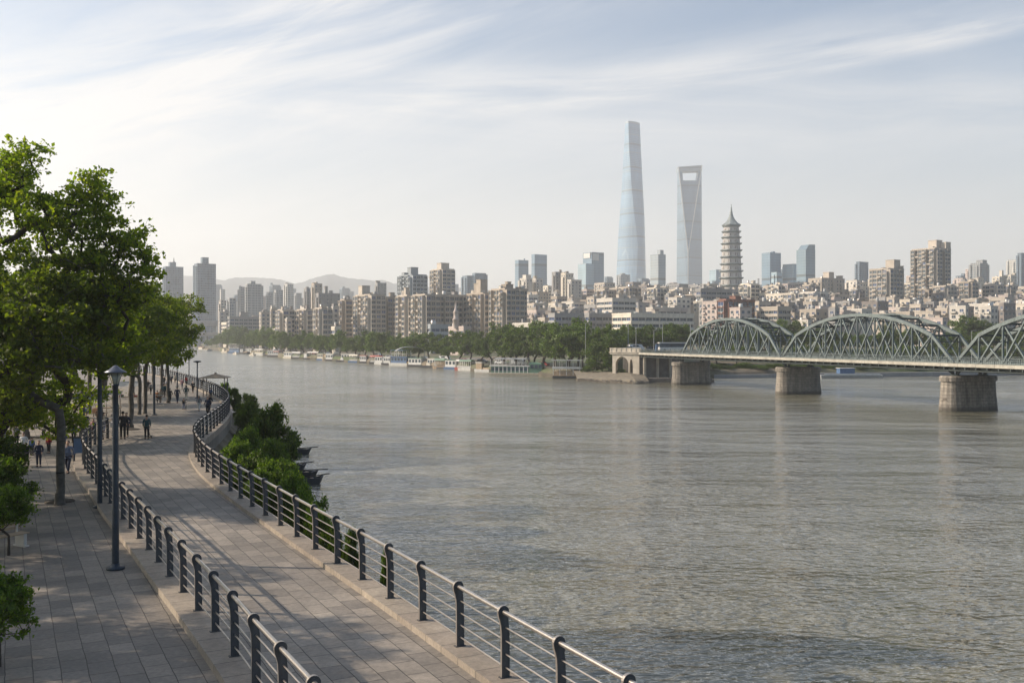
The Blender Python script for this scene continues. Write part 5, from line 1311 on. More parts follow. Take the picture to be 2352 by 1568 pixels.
st_ = t.noise(t.comb(t.m('MULTIPLY', x, 1.1), t.m('MULTIPLY', y, 1.1), t.m('MULTIPLY', z, .12)), 1.0, 6, .65); sp = t.noise(co, 2.2, 6, .7)
c_ = t.vm('SCALE', bk.outputs['Color'], scale=t.m('MULTIPLY', t.mapr(st_, .35, .7, 1.3, .5), t.mapr(sp, .3, .7, .75, 1.25)))
wet = t.mapr(z, 0.2, 1.1, 1, 0, 'SMOOTHSTEP'); c_ = t.mix(t.m('MULTIPLY', wet, .75), c_, (.035, .032, .024))
t.l.new(c_, b.inputs['Base Color']); b.inputs['Roughness'].default_value = .9; t.l.new(t.bump(t.m('ADD', sp, bk.outputs['Fac']), .6, .05), b.inputs['Normal']); M['pier'] = pm_[0]
hw = 1.75
def pier_outline(k, grow=0.0):
    pts = []
    for i in range(9):
        a_ = math.pi / 2 + math.pi * i / 8; pts.append((hw + grow + (hw + grow) * math.cos(a_) * 1 - grow, (hw + grow) * math.sin(a_)))
    for i in range(9):
        a_ = -math.pi / 2 + math.pi * i / 8; pts.append((LW - hw + (hw + grow) * math.cos(a_), (hw + grow) * math.sin(a_)))
    return pts
for P0 in PIERS:
    def RG(z, gr): return [tuple(BP(P0, -v, u, z)) for u, v in pier_outline(0, gr)]
    mb = MB(); mb.loft([RG(-1.5, .45), RG(.6, .30), RG(2.5, .12), RG(5.0, 0)]); o = mb.build('pier', M['pier'], br)
    mb = MB(); mb.loft([RG(5.0, .28), RG(5.7, .28), RG(5.9, .1)]); mb.build('pier_cap', M['pier'], o)
    # steel bearings and brackets on the pier
    mb = MB()
    for tt in (T1, T2):
        mb.box(0, 0, 0, 0, 0, 0) if False else None
        c0 = BP(P0, 0, tt, 5.9)
        for sg in (-1, 1):
            mb.beam(BP(P0, sg * .3, tt, 5.9), BP(P0, sg * 1.6, tt, 7.2), .28, .28); mb.beam(BP(P0, sg * .5, tt, 5.95), BP(P0, sg * .5, tt, 7.2), .35, .35)
        mb.beam(BP(P0, -.9, tt, 6.0), BP(P0, .9, tt, 6.0), .6, .22)
    mb.beam(BP(P0, 0, T1, 5.95), BP(P0, 0, .15, 7.3), .2, .2); mb.beam(BP(P0, 0, T2, 5.95), BP(P0, 0, LW - .15, 7.3), .2, .2)
    mb.build('bearing', M['trussdark'], br)
A0 = PIERS[0] - bd * 21.5; A1 = PIERS[3] + bd * 30
def rel(a_): return (a_ - PIERS[0]).dot(bd)
s0, s1 = rel(A0), rel(A1); p0 = PIERS[0]
mb = MB()
mb.add([BP(p0, s0, .2, 7.72), BP(p0, s1, .2, 7.72), BP(p0, s1, LW - .2, 7.72), BP(p0, s0, LW - .2, 7.72), BP(p0, s0, .2, 7.98), BP(p0, s1, .2, 7.98), BP(p0, s1, LW - .2, 7.98), BP(p0, s0, LW - .2, 7.98)], [(0, 3, 2, 1), (4, 5, 6, 7), (0, 1, 5, 4), (1, 2, 6, 5), (2, 3, 7, 6), (3, 0, 4, 7)])
mb.build('deck', M['asphalt'], br)
for tt in (0.0, LW):
    mb = MB(); s = s0
    while s < s1 - .1:
        e = min(s + 3.9, s1); mb.beam(BP(p0, s + .02, tt, 7.80), BP(p0, e - .03, tt, 7.80), .3, .55); s = e
    mb.build('deck_edge', M['fascia'], br)
    mb = MB(); s = s0; k = 0
    while s < s1:
        mb.beam(BP(p0, s, tt, 8.08), BP(p0, s, tt, 9.12), .07 if k % 6 else .13, .07 if k % 6 else .13); s += .42; k += 1
    for z in (8.25, 8.75, 9.1): mb.beam(BP(p0, s0, tt, z), BP(p0, s1, tt, z), .06, .06)
    mb.build('railing', M['truss'], br)
mb = MB()
for tt in (T1, T2, (T1 + T2) / 2): mb.beam(BP(p0, s0, tt, 7.1), BP(p0, s1, tt, 7.1), .35, .95)
s = s0
while s < s1: mb.beam(BP(p0, s, .1, 7.35), BP(p0, s, LW - .1, 7.35), .22, .5); s += 2.35
mb.beam(BP(p0, s0, .9, 7.25), BP(p0, s1, .9, 7.25), .12, .25)
for tt in (.35,):
    s = s0 + 1
    while s < s1:      # pipe hangers under the edge
        mb.beam(BP(p0, s, tt, 7.5), BP(p0, s, tt, 6.9), .06, .06); s += 4.7
mb.tube([BP(p0, s0, .4, 6.88), BP(p0, s1, .4, 6.88)], .09, 8)
mb.build('floor_girders', M['trussdark'], br)
HT = [0, 4.6, 6.35, 7.55, 8.3, 8.55, 8.3, 7.55, 6.35, 4.6, 0]
for i in range(3):
    a_, b_ = PIERS[i], PIERS[i + 1]; L = (b_ - a_).length; sa = rel(a_) + .35; sb = sa + L - .7
    for tt in (T1, T2):
        tr = empty('truss', BP(p0, sa, tt, ZD), 0, parent=br); off = Vector(tr.location)
        def N(k, top): return BP(p0, sa + (sb - sa) * k / 10, tt, ZD + (HT[k] if top else 0)) - off
        # smooth top chord
        mb = MB(); K = 8; pts = []
        for k in range(1, 9):
            for q in range(K):
                u = k + q / K
                hz = 4.6 + (8.58 - 4.6) * (1 - abs((u - 5) / 4) ** 2.1); pts.append(BP(p0, sa + (sb - sa) * u / 10, tt, ZD + hz) - off)
        pts.append(N(9, True))
        for x0, x1 in zip(pts, pts[1:]): mb.beam(x0, x1 + (x1 - x0) * .08, .50, .60)
        mb.build('top_chord', M['truss'], tr)
        for k0, k1 in ((0, 1), (10, 9)): mb = MB(); mb.beam(N(k0, False), N(k1, True), .42, .48); mb.build('end_post', M['truss'], tr)
        mb = MB(); mb.beam(N(0, False), N(10, False), .36, .42); mb.build('bottom_chord', M['truss'], tr)
        for k in range(1, 10):
            hz = 4.6 + (8.58 - 4.6) * (1 - abs((k - 5) / 4) ** 2.1); top = BP(p0, sa + (sb - sa) * k / 10, tt, ZD + hz) - off
            mb = MB(); mb.beam(N(k, False), top, .27, .27); mb.beam(top + Vector((0, 0, -.9)), top, .22, .55); mb.build('vertical', M['truss'], tr)
            for j in (k - 1, k + 1):
                if 1 <= j <= 9 or j in (0, 10):
                    if j in (0, 10): continue
                    mb = MB(); mb.beam(N(j, False) + perp * (.12 if j > k else -.12), top + perp * (.14 if j > k else -.14), .23, .23); mb.build('diagonal', M['truss'], tr)
    mb = MB()
    for k in range(1, 10):
        hz = 4.6 + (8.58 - 4.6) * (1 - abs((k - 5) / 4) ** 2.1); u = sa + (sb - sa) * k / 10
        a1, a2 = BP(p0, u, T1, ZD + hz), BP(p0, u, T2, ZD + hz)
        mb.beam(a1, a2, .25, .32); lo = Vector((0, 0, -1.1)); mb.beam(a1 + lo, a2 + lo, .14, .16)
        for q in range(4):
            c0, c1 = a1.lerp(a2, q / 4), a1.lerp(a2, (q + 1) / 4); mb.beam(c0 + (lo if q % 2 else Vector()), c1 + (Vector() if q % 2 else lo), .1, .1)
        if k < 9:
            h2 = 4.6 + (8.58 - 4.6) * (1 - abs((k + 1 - 5) / 4) ** 2.1); u2 = sa + (sb - sa) * (k + 1) / 10
            mb.beam(a1, BP(p0, u2, T2, ZD + h2), .14, .14); mb.beam(a2, BP(p0, u2, T1, ZD + h2), .14, .14)
    mb.build('top_bracing', M['trussdark'], br)
# ---------------------------------------------------------------- stone approach with arches
ab = empty('stone_abutment', (0, 0, 0), 0, 'weathered cream stone abutment with a wide and a narrow arch at the bridge end', 'abutment')
sm = wallmat('weathered_stone', (0.56, 0.50, 0.41), 0.35, 0); dkm = plain('dark_concrete', (0.13, 0.12, 0.11), .95, 0, .3, .5)  # cream stone for the arch front, dark concrete for vault, return wall and footing
Ld = A0 + perp * 0.0; Y0 = Ld.y
xL = wx(1409, Y0); xR = Ld.x + .5
def arch_wall(x0, x1, y, z0, z1, openings, th, m):
    """wall in the x-z plane at depth y with arched openings [(xa, xb, spring z, crown z)]"""
    mb = MB(); xs = sorted(openings); cur = x0
    for xa, xb, zs, zc in xs:
        mb.box(cur, xa, y, y + th, z0, z1)
        n = 10; pts = [(xa + (xb - xa) * k / n, zs + (zc - zs) * math.sin(math.pi * k / n) ** .6) for k in range(n + 1)]
        for (xa_, za), (xb_, zb_) in zip(pts, pts[1:]):
            mb.add([(xa_, y, za), (xb_, y, zb_), (xb_, y, z1), (xa_, y, z1), (xa_, y + th, za), (xb_, y + th, zb_), (xb_, y + th, z1), (xa_, y + th, z1)], [(0, 1, 2, 3), (7, 6, 5, 4), (0, 4, 5, 1), (3, 2, 6, 7)])
        cur = xb
    mb.box(cur, x1, y, y + th, z0, z1); return mb.build('arch_wall', m, ab)
w0 = xR - xL
ya_ = Y0 - 1.0
arch_wall(xL, xR, ya_, -.5, 7.55, [(xL + w0 * .12, xL + w0 * .60, 5.0, 6.9), (xL + w0 * .64, xL + w0 * .76, 4.2, 6.2)], 1.6, sm)
mb = MB(); mb.box(xL - .6, xR + .5, ya_ - .35, ya_ + 2.2, 7.55, 7.95); mb.box(xL - .8, xR + .6, ya_ - .5, ya_ + 2.2, 7.96, 8.2); mb.build('cornice', sm, ab)
mb = MB(); mb.box(xL - .6, xR + .5, ya_ - .2, ya_ + .1, 8.21, 9.2); mb.box(xL - .7, xR + .6, ya_ - .28, ya_ + .18, 9.2, 9.34)
for k in range(7): x = xL - .4 + (w0 + .7) * k / 6; mb.box(x - .22, x + .22, ya_ - .3, ya_ + .2, 8.21, 9.3)
mb.build('parapet', sm, ab)
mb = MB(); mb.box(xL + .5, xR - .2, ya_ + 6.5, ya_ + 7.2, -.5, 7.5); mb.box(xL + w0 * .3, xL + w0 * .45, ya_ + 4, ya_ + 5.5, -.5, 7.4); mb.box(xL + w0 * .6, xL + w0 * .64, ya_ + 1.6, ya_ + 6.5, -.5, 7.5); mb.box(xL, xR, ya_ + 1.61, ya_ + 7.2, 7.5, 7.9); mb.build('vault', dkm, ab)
th_ = R(-28); pv0 = Vector((xR, ya_, 0)); XF = Matrix.Translation(pv0) @ Matrix.Rotation(th_, 4, 'Z') @ Matrix.Diagonal((1 / math.cos(th_), 1, 1, 1)) @ Matrix.Translation(-pv0)
for o in list(C.objects):
    if o.parent == ab: o.data.transform(XF)
# dark return wall under the first deck span and its footing
q0 = A0 + perp * .8; 
mb = MB(); a1 = BP(p0, s0 - .5, .9, -.6); a2 = BP(p0, s0 - .5, LW + 2, -.6)
for t0, t1, th_, zt_ in ((.9, LW + 3, 1.0, 7.0),):
    c = [BP(p0, s0 + 1.5, t0, -.6), BP(p0, s0 + 1.5, t1, -.6), BP(p0, s0 - 1, t1, -.6), BP(p0, s0 - 1, t0, -.6)]
    mb.add([tuple(v) for v in c] + [(v.x, v.y, zt_) for v in c], [(0, 3, 2, 1), (4, 5, 6, 7), (0, 1, 5, 4), (1, 2, 6, 5), (2, 3, 7, 6), (3, 0, 4, 7)])
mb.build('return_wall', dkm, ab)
for t0 in (1.2, 5.2, 9.2):
    c = [BP(p0, s0 + 1.9, t0, 0), BP(p0, s0 + 1.9, t0 + .7, 0), BP(p0, s0 + 1.5, t0 + .7, 0), BP(p0, s0 + 1.5, t0, 0)]
    mb = MB(); mb.add([(v.x, v.y, -.6) for v in c] + [(v.x, v.y, 7.0) for v in c], [(0, 3, 2, 1), (4, 5, 6, 7), (0, 1, 5, 4), (1, 2, 6, 5), (2, 3, 7, 6), (3, 0, 4, 7)]); mb.build('buttress', sm, ab)
q_ = []
mb = MB(); c = [(xL + w0 * .84, ya_ - 5), (BP(p0, s0 + 9, 14, 0).x + 4, ya_ - 6.5), (BP(p0, s0 + 9, 14, 0).x + 4, ya_ + 6), (xL + w0 * .84, ya_ + 6)]
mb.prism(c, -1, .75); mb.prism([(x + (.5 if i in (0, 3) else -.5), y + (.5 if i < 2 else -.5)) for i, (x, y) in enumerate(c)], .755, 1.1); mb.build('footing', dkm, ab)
mb = MB(); yy2 = ya_ - 4.6
for k in range(22): x = c[0][0] + .3 + k * (c[1][0] - c[0][0] - .6) / 21; mb.box(x - .03, x + .03, yy2, yy2 + .06, 1.1, 2.1)
mb.box(c[0][0] + .3, c[1][0] - .3, yy2 + .002, yy2 + .055, 2.05, 2.12); mb.box(c[0][0] + .3, c[1][0] - .3, yy2 + .003, yy2 + .05, 1.55, 1.6); mb.build('railing', M['trussdark'], ab)
# gravel spit with stone revetment in front of the arch
mb = MB(); rr = random.Random(4)
sp_pts = [(1325, 875.0), (1345, 876), (1370, 877), (1400, 878.5), (1430, 880), (1460, 881.5), (1490, 880)]
pts = [G(a_, b_, 0.0) for a_, b_ in sp_pts]
vs = []
for p in pts: vs += [(p.x, p.y, -.4), (p.x, p.y + .5, .8), (p.x, p.y + 3, 1.3), (p.x, p.y + 16, 2.4)]
mb.add(vs, [(4 * i + k, 4 * i + 4 + k, 4 * i + 5 + k, 4 * i + 1 + k) for i in range(len(pts) - 1) for k in range(3)])
tag(mb.build('gravel_shore', plain('pale_gravel', (.18, .155, .115), .95, 0, .3, .8, .5)), kind='structure')
mb = MB()
for i in range(len(pts) - 1):
    for k in range(12):
        p = pts[i].lerp(pts[i + 1], k / 12); s = rr.uniform(.22, .5); x, y = p.x, p.y - .1; h = rr.uniform(.3, .95)
        mb.loft([[(x - s, y - s * .6, -.4), (x + s, y - s * .7, -.4), (x + s, y + s, -.4), (x - s, y + s, -.4)], [(x - s * .9, y - s * .3, h), (x + s * .8, y - s * .4, h * .9), (x + s * .8, y + s, h), (x - s * .8, y + s, h * 1.1)]])
tag(mb.build('revetment_stones', M['stone']), kind='stuff')
# low quay behind the second and third pier
mb = MB()
for (pa, pb, zt_) in ((1640, 1790, 1.0), (1880, 2352, 1.3)):
    n_ = 12
    for k in range(n_):
        a_, b_ = pa + (pb - pa) * k / n_, pa + (pb - pa) * (k + 1) / n_; da, db = shore(a_) - 1.2, shore(b_) - 1.2
        mb.add([(wx(a_, da), da, -1), (wx(b_, db), db, -1), (wx(b_, db), db, zt_), (wx(a_, da), da, zt_), (wx(a_, da + 5), da + 5, zt_ + .2), (wx(b_, db + 5), db + 5, zt_ + .2)], [(0, 1, 2, 3), (3, 2, 5, 4)])
tag(mb.build('quay_wall', WALL['grey']), kind='structure')
# road on the embankment leading to the bridge
mb = MB(); pr = [(1180, 352), (1300, 330), (1400, 320), (1480, 306), (1560, 300)]
# ---------------------------------------------------------------- overpass at the river's far end
ov = empty('far_overpass', (wx(470, 1080), 1080, 0), 0.0, 'hazy concrete overpass crossing the river at its far left end', 'overpass')
mb = MB(); mb.box(-75, 45, -8, 8, 13.2, 16.2); mb.box(-75, 45, -9, -8.01, 14.5, 17.3); mb.build('deck', WALL['grey'], ov)
mb = MB(); mb.box(-70, 30, 22, 36, 24.2, 29.5); mb.box(-70, 30, 21.5, 21.99, 27, 30.4); mb.build('upper_deck', WALL['grey'], ov)
for k in range(7): mb = MB(); x = -66 + k * 17; mb.box(x - 1.2, x + 1.2, -3, 3, -1, 13.19); mb.box(x - 1.2, x + 1.2, 26, 31, -1, 24.19); mb.build('column', WALL['bluegrey'], ov)

# ---------------------------------------------------------------- boats
rbo = random.Random(9)
def hull_bm(L, wd, h, m=0, sheer=.35, bow=.16):
    def rg_(z, k, e=0): 
        return [(-L / 2 + e, -wd / 2 * k, z), (L / 2 - L * bow, -wd / 2 * k, z), (L / 2 - e, 0, z + (sheer if z > 0 else 0)), (L / 2 - L * bow, wd / 2 * k, z), (-L / 2 + e, wd / 2 * k, z)]
    mb = MB(); mb.loft([rg_(-.5, .82, L * .02), rg_(h * .6, .97), rg_(h, 1.0)]); return mb
def boat(px, py, wpx, kind, lab, hullc='dark', cab='white', roofc='white', rz=None, stack=1):
    d = CZ * FP / (py - HY); L = wpx / FP * d; x = wx(px, d)
    dp = (shore(px + 25) - shore(px - 25)) / (wx(px + 25, shore(px + 25)) - wx(px - 25, shore(px - 25)))
    if rz is None: rz = math.atan(dp) * .55
    L = L / max(.55, math.cos(rz)); wd = min(L * .34, 4.6)
    r = empty('moored_boat', (x, d + wd * .4, 0), rz, lab, 'boat', 'boats moored along the far bank'); r.scale = (1.12, 1.15, 1.3)
    h = .75 if L < 9 else 1.0
    hull_bm(L, wd, h).build('hull', M[hullc], r)
    if kind in ('cabin', 'long', 'two', 'ferry'):
        x0, x1 = (-L * .42, L * .30) if kind != 'long' else (-L * .46, L * .36); hh = 2.0
        mb = MB(); mb.box(x0, x1, -wd * .42, wd * .42, h, h + hh); c_ = mb.build('cabin', M[cab], r)
        nw = max(3, int((x1 - x0) / 1.5))
        for k in range(min(nw, 14)):
            u = x0 + (k + .5) * (x1 - x0) / nw; ww = (x1 - x0) / nw * .32
            mb = MB(); mb.box(u - ww, u + ww, -wd * .42 - .03, -wd * .42 - .002, h + .75, h + 1.6); mb.build('window', M['winglass'], c_)
        mb = MB(); mb.box(-wd * .0 + x0 - .03, x0 - .002, -wd * .25, wd * .25, h + .7, h + 1.6); mb.build('window', M['winglass'], c_)
        mb = MB(); mb.box(x0 - .35, x1 + .5, -wd * .5, wd * .5, h + hh, h + hh + .16); mb.build('roof', M[roofc], r)
        if kind in ('two', 'ferry'):
            z = h + hh + .16
            mb = MB(); n = max(3, int(L / 2.2))
            for k in range(n + 1):
                u = x0 + (x1 - x0) * k / n
                for s in (-1, 1): mb.box(u - .05, u + .05, s * wd * .42 - .05, s * wd * .42 + .05, z, z + 1.9)
            for s in (-1, 1): mb.box(x0, x1, s * wd * .44 - .03, s * wd * .44 + .03, z + .85, z + .93)
            mb.build('upper_deck_posts', M['white'], r)
            mb = MB(); mb.box(x0 - .2, x1 * .6, -wd * .5, wd * .5, z + 1.9, z + 2.05); mb.build('canopy', M[roofc], r)
    if kind == 'awning':
        mb = MB(); n = 6
        for k in range(n + 1):
            u = -L * .4 + L * .72 * k / n
            for s in (-1, 1): mb.box(u - .04, u + .04, s * wd * .4 - .04, s * wd * .4 + .04, h, h + 1.9)
        mb.build('awning_posts', M['white'], r)
        mb = MB(); rings = []
        for k in range(7):
            a_ = math.pi * k / 6; rings.append([(-L * .43, -wd * .5 * math.cos(a_), h + 1.9 + .45 * math.sin(a_)), (L * .36, -wd * .5 * math.cos(a_), h + 1.9 + .45 * math.sin(a_)), (L * .36, -wd * .5 * math.cos(a_), h + 1.82 + .45 * math.sin(a_)), (-L * .43, -wd * .5 * math.cos(a_), h + 1.82 + .45 * math.sin(a_))])
        mb.loft(rings); mb.build('awning', M[roofc], r)
        mb = MB(); mb.box(-L * .38, L * .3, -wd * .36, wd * .36, h, h + .55); mb.build('benches', M[cab], r)
    if kind == 'barge':
        mb = MB(); mb.box(-L * .44, -L * .12, -wd * .3, wd * .3, h, h + 1.7); mb.build('deckhouse', M[cab], r)
        mb = MB(); mb.box(-L * .47, -L * .09, -wd * .36, wd * .36, h + 1.7, h + 1.85); mb.build('roof', M[roofc], r)
        mb = MB(); mb.box(-L * .05, L * .32, -wd * .32, wd * .32, h, h + .45); mb.build('cargo', M['tan'], r)
    if kind == 'small':
        mb = MB(); mb.loft([[(-L * .1, -wd * .35, h), (L * .2, -wd * .3, h), (L * .2, wd * .3, h), (-L * .1, wd * .35, h)], [(-L * .08, -wd * .3, h + .8), (L * .1, -wd * .25, h + .75), (L * .1, wd * .25, h + .75), (-L * .08, wd * .3, h + .8)]]); mb.build('cabin', M[cab], r)
        mb = MB(); mb.box(-L * .38, -L * .16, -wd * .3, wd * .3, h, h + .25); mb.build('seat', M['tan'], r)
    return r
BT = [
 (470, 806, 34, 'barge', 'low grey barge under the far overpass', 'greyroof', 'offwhite', 'red'),
 (518, 810, 18, 'barge', 'cream deckhouse barge at the far left of the moored row', 'offwhite', 'offwhite', 'tan'),
 (543, 811, 34, 'two', 'tall blue hulled boat with a white canopy in the left group', 'blue', 'blue', 'white'),
 (541, 814, 12, 'small', 'tiny cream boat in front of the tall blue hulled one', 'offwhite', 'white', 'white'),
 (562, 813, 24, 'barge', 'grey barge with a blue stern right of the tall blue boat', 'dark', 'greyroof', 'greyroof'),
 (580, 817, 14, 'small', 'small cream motor boat left of the arched white awning boat', 'offwhite', 'offwhite', 'white'),
 (598, 816, 29, 'awning', 'white boat with an arched awning, first one from the left', 'white', 'offwhite', 'white'),
 (632, 820, 32, 'long', 'grey houseboat with a flat grey roof', 'dark', 'greyroof', 'greyroof'),
 (658, 820, 26, 'long', 'dark shed boat directly right of the grey houseboat', 'dark', 'dark', 'greyroof'),
 (676, 823, 13, 'small', 'small white launch left of the blue and white pair', 'offwhite', 'white', 'white'),
 (691, 823, 16, 'awning', 'small blue boat with a white awning', 'blue', 'white', 'white'),
 (724, 825.5, 34, 'awning', 'wide white awning boat with a dark blue stern', 'dark', 'white', 'white'),
 (757, 828, 28, 'barge', 'flat tan raft with a little hut', 'tan', 'tan', 'tan'),
 (775, 826, 16, 'awning', 'boat under a pale yellow canopy left of the long white cabin boat', 'offwhite', 'offwhite', 'offwhite'),
 (806, 831, 40, 'long', 'long white cabin boat with a row of dark windows', 'white', 'white', 'white'),
 (849, 834.5, 27, 'cabin', 'dark hulled work boat right of the long white cabin boat', 'dark', 'tan', 'greyroof'),
 (873, 837, 22, 'cabin', 'small white boat with a red roof', 'white', 'white', 'red'),
 (892, 838.5, 20, 'cabin', 'small white cabin boat between the red roofed boat and the blue decked boat', 'dark', 'white', 'white'),
 (924, 840.5, 48, 'two', 'blue and white double deck boat in the middle of the row', 'white', 'blue', 'blue'),
 (994, 844.5, 22, 'cabin', 'white cabin boat at the end of the orange edged pontoon', 'white', 'white', 'offwhite'),
 (1068, 850, 36, 'awning', 'red and white boat with a tilted white awning', 'red', 'white', 'white'),
 (1108, 853, 26, 'barge', 'low grey landing barge left of the long ferry', 'greyroof', 'offwhite', 'offwhite')]
for px, py, wp, kd, lab, hc, cc, rc in BT: boat(px, py, wp, kd, lab, hc, cc, rc)
# a second rank of small craft and landings against the bank
rk = []
px = 575
while px < 1125:
    rk.append(px); px += rbo.uniform(17, 27) * (1 + (px - 575) / 900)
for k, px in enumerate(rk):
    sy = HY + CZ * FP / (shore(px) - 1.5)
    kd = ['cabin', 'awning', 'barge', 'small', 'awning', 'long', 'cabin'][(k * 5) % 7]; wp = rbo.uniform(14, 24) * (1 + (px - 575) / 900)
    hc = rbo.choice(['dark', 'dark', 'white', 'offwhite', 'blue', 'tan']); cc = rbo.choice(['white', 'offwhite', 'greyroof', 'tan', 'white']); rc = rbo.choice(['white', 'white', 'greyroof', 'offwhite', 'blue', 'red', 'green'])
    nmc = {'dark': 'dark', 'white': 'white', 'offwhite': 'cream', 'blue': 'blue', 'tan': 'brown'}[hc]
    boat(px, sy, wp, kd, f'{nth(k)} boat from the left in the inner rank, {nmc} hull', hc, cc, rc)
# pontoons and sheds
def pontoon(px, py, wp, lab, deckc, roofc, h, posts, name='pontoon'):
    d = CZ * FP / (py - HY); L = wp / FP * d; r = empty(name, (wx(px, d), d + 2.5, 0), math.atan((shore(px + 25) - shore(px - 25)) / (wx(px + 25, shore(px + 25)) - wx(px - 25, shore(px - 25)))) * .6, lab, 'pontoon', 'pontoons along the far bank')
    mb = MB(); mb.box(-L / 2, L / 2, -2.5, 2.5, -.4, .7); mb.build('float', M['dark'], r)
    mb = MB(); mb.box(-L / 2 - .1, L / 2 + .1, -2.6, 2.6, .7, .85); mb.build('deck', M[deckc], r)
    mb = MB(); n = posts
    for k in range(n + 1):
        x = -L / 2 + .2 + (L - .4) * k / n
        for y in (-2.4, 2.4): mb.box(x - .06, x + .06, y - .06, y + .06, .85, .85 + h)
    mb.build('posts', M['tan'], r)
    mb = MB(); mb.box(-L / 2 - .4, L / 2 + .4, -2.9, 2.9, .85 + h, 1.02 + h); mb.build('roof', M[roofc], r); return r
pontoon(962, 842.5, 44, 'orange edged floating terrace right of the blue decked boat', 'orange', 'orange', .9, 16)
pontoon(1028, 847, 46, 'long shed on stilts with a flat green roof', 'tan', 'green', 2.3, 18, 'stilt_shed')
pontoon(1086, 840, 24, 'small grey roofed landing behind the red and white boat', 'tan', 'greyroof', 2.0, 5)
pontoon(700, 816, 30, 'white roofed landing shed behind the left group of boats', 'tan', 'white', 2.2, 8)
# arched canopy over the landing
d = 372; r = empty('arched_canopy', (wx(918, d + 6), d + 45, 2.6), .2, 'grey arched canopy over the landing behind the blue decked boat', 'canopy')
mb = MB(); rings = []
for k in range(9): a_ = math.pi * (k / 8 * .8 + .1); rings.append([(-8 * math.cos(a_) / 1.0 * .8, -3, 3.2 + 2.6 * math.sin(a_)), (-8 * math.cos(a_) * .8, 3, 3.2 + 2.6 * math.sin(a_)), (-8 * math.cos(a_) * .8, 3, 3.0 + 2.6 * math.sin(a_)), (-8 * math.cos(a_) * .8, -3, 3.0 + 2.6 * math.sin(a_))])
mb.loft(rings); mb.build('roof', M['greyroof'], r)
for x in (-5.8, 0, 5.8): mb = MB(); mb.box(x - .12, x + .12, -2.6, -2.4, 0, 4); mb.build('post', M['greyroof'], r)
# the ferry
d = CZ * FP / (861 - HY); fe = empty('river_ferry', (wx(1190, 320), 319, 0), -.27, 'long white and green two deck ferry moored below the trees', 'ferry')
Lf = 17.5
mb = hull_bm(Lf + 1.0, 4.6, 1.0, 0, .1, .06); mb.build('hull', M['offwhite'], fe)
mb = MB(); mb.box(-Lf / 2 + .3, Lf * .22, -2.1, 2.1, 1.0, 3.0); c_ = mb.build('lower_saloon', M['green'], fe)
for k in range(9):
    u = -Lf / 2 + .9 + k * 1.36; mb = MB(); mb.box(u - .5, u + .5, -2.15, -2.102, 1.6, 2.6); mb.build('window', M['winglass'], c_)
    mb = MB(); mb.box(u + .52, u + .80, -2.16, -2.102, 1.0, 3.0); mb.build('pillar', M['white'], c_)
mb = MB(); mb.box(-Lf / 2 - .1, Lf * .25, -2.4, 2.4, 3.0, 3.35); mb.build('upper_deck', M['white'], fe)
mb = MB()
for k in range(10):
    u = -Lf / 2 + .2 + k * 1.3
    for s in (-2.2, 2.2): mb.box(u - .05, u + .05, s - .05, s + .05, 3.35, 5.3)
for s in (-2.25, 2.25): mb.box(-Lf / 2 + .1, Lf * .2, s - .02, s + .02, 4.2, 4.27); mb.box(-Lf / 2 + .1, Lf * .2, s - .02, s + .02, 3.75, 3.8)
mb.build('deck_posts', M['white'], fe)
for a0, a1 in ((-Lf * .42, -Lf * .22), (-Lf * .215, -.9), (-.7, Lf * .19)):
    mb = MB(); mb.loft([[(a0, -2.3, 5.3), (a1, -2.3, 5.3), (a1, 2.3, 5.3), (a0, 2.3, 5.3)], [(a0, -2.3, 5.4), (a1, -2.3, 5.4), (a1, 2.3, 5.4), (a0, 2.3, 5.4)], [(a0 + .3, -1.2, 5.65), (a1 - .3, -1.2, 5.65), (a1 - .3, 1.2, 5.65), (a0 + .3, 1.2, 5.65)]]); mb.build('canopy', M['greyroof'], fe)
mb = MB(); mb.loft([[(Lf * .23, -2.2, 1.0), (Lf * .49, -2.0, 1.0), (Lf * .49, 2.0, 1.0), (Lf * .23, 2.2, 1.0)], [(Lf * .23, -2.2, 3.9), (Lf * .47, -1.9, 3.9), (Lf * .47, 1.9, 3.9), (Lf * .23, 2.2, 3.9)], [(Lf * .25, -1.5, 4.35), (Lf * .44, -1.3, 4.3), (Lf * .44, 1.3, 4.3), (Lf * .25, 1.5, 4.35)]]); wc = mb.build('wheelhouse', M['green'], fe)
for k in range(3): u = Lf * .27 + k * 1.3; mb = MB(); mb.box(u, u + 1.0, -2.26, -2.19, 2.5, 3.6); mb.build('window', M['winglass'], wc)
mb = MB(); mb.box(-Lf / 2 + .2, Lf * .46, -2.42, -2.36, .55, .7); mb.build('rubbing_strip', M['tan'], fe)
# pavilion houseboat
pv_ = empty('pavilion_houseboat', (wx(1303, 300), 299, 0), -.2, 'two storey open pavilion boat with a flat grey roof beside the round bush', 'houseboat')
mb = MB(); mb.box(-4.2, 4.2, -2.2, 2.2, -.4, .8); mb.build('float', M['dark'], pv_)
mb = MB(); mb.box(-4.3, 4.3, -2.3, 2.3, .8, .95); mb.build('lower_deck', M['tan'], pv_)
mb = MB(); mb.box(-3.9, 3.4, -1.6, 1.8, .95, 2.2); mb.build('cabin', M['tan'], pv_)
mb = MB(); mb.box(-4.3, 4.3, -2.3, 2.3, 2.9, 3.1); mb.box(-4.3, 4.3, -2.34, -2.28, 3.1, 3.55); mb.build('upper_deck', M['white'], pv_)
for k in range(5): u = -4 + k * 2; mb = MB(); [mb.box(u - .07, u + .07, y - .07, y + .07, .95, 5.3) for y in (-2.1, 2.1)]; mb.build('post', M['white'], pv_)
mb = MB(); mb.box(-4.7, 4.7, -2.8, 2.8, 5.3, 5.5); mb.build('roof', M['greyroof'], pv_)
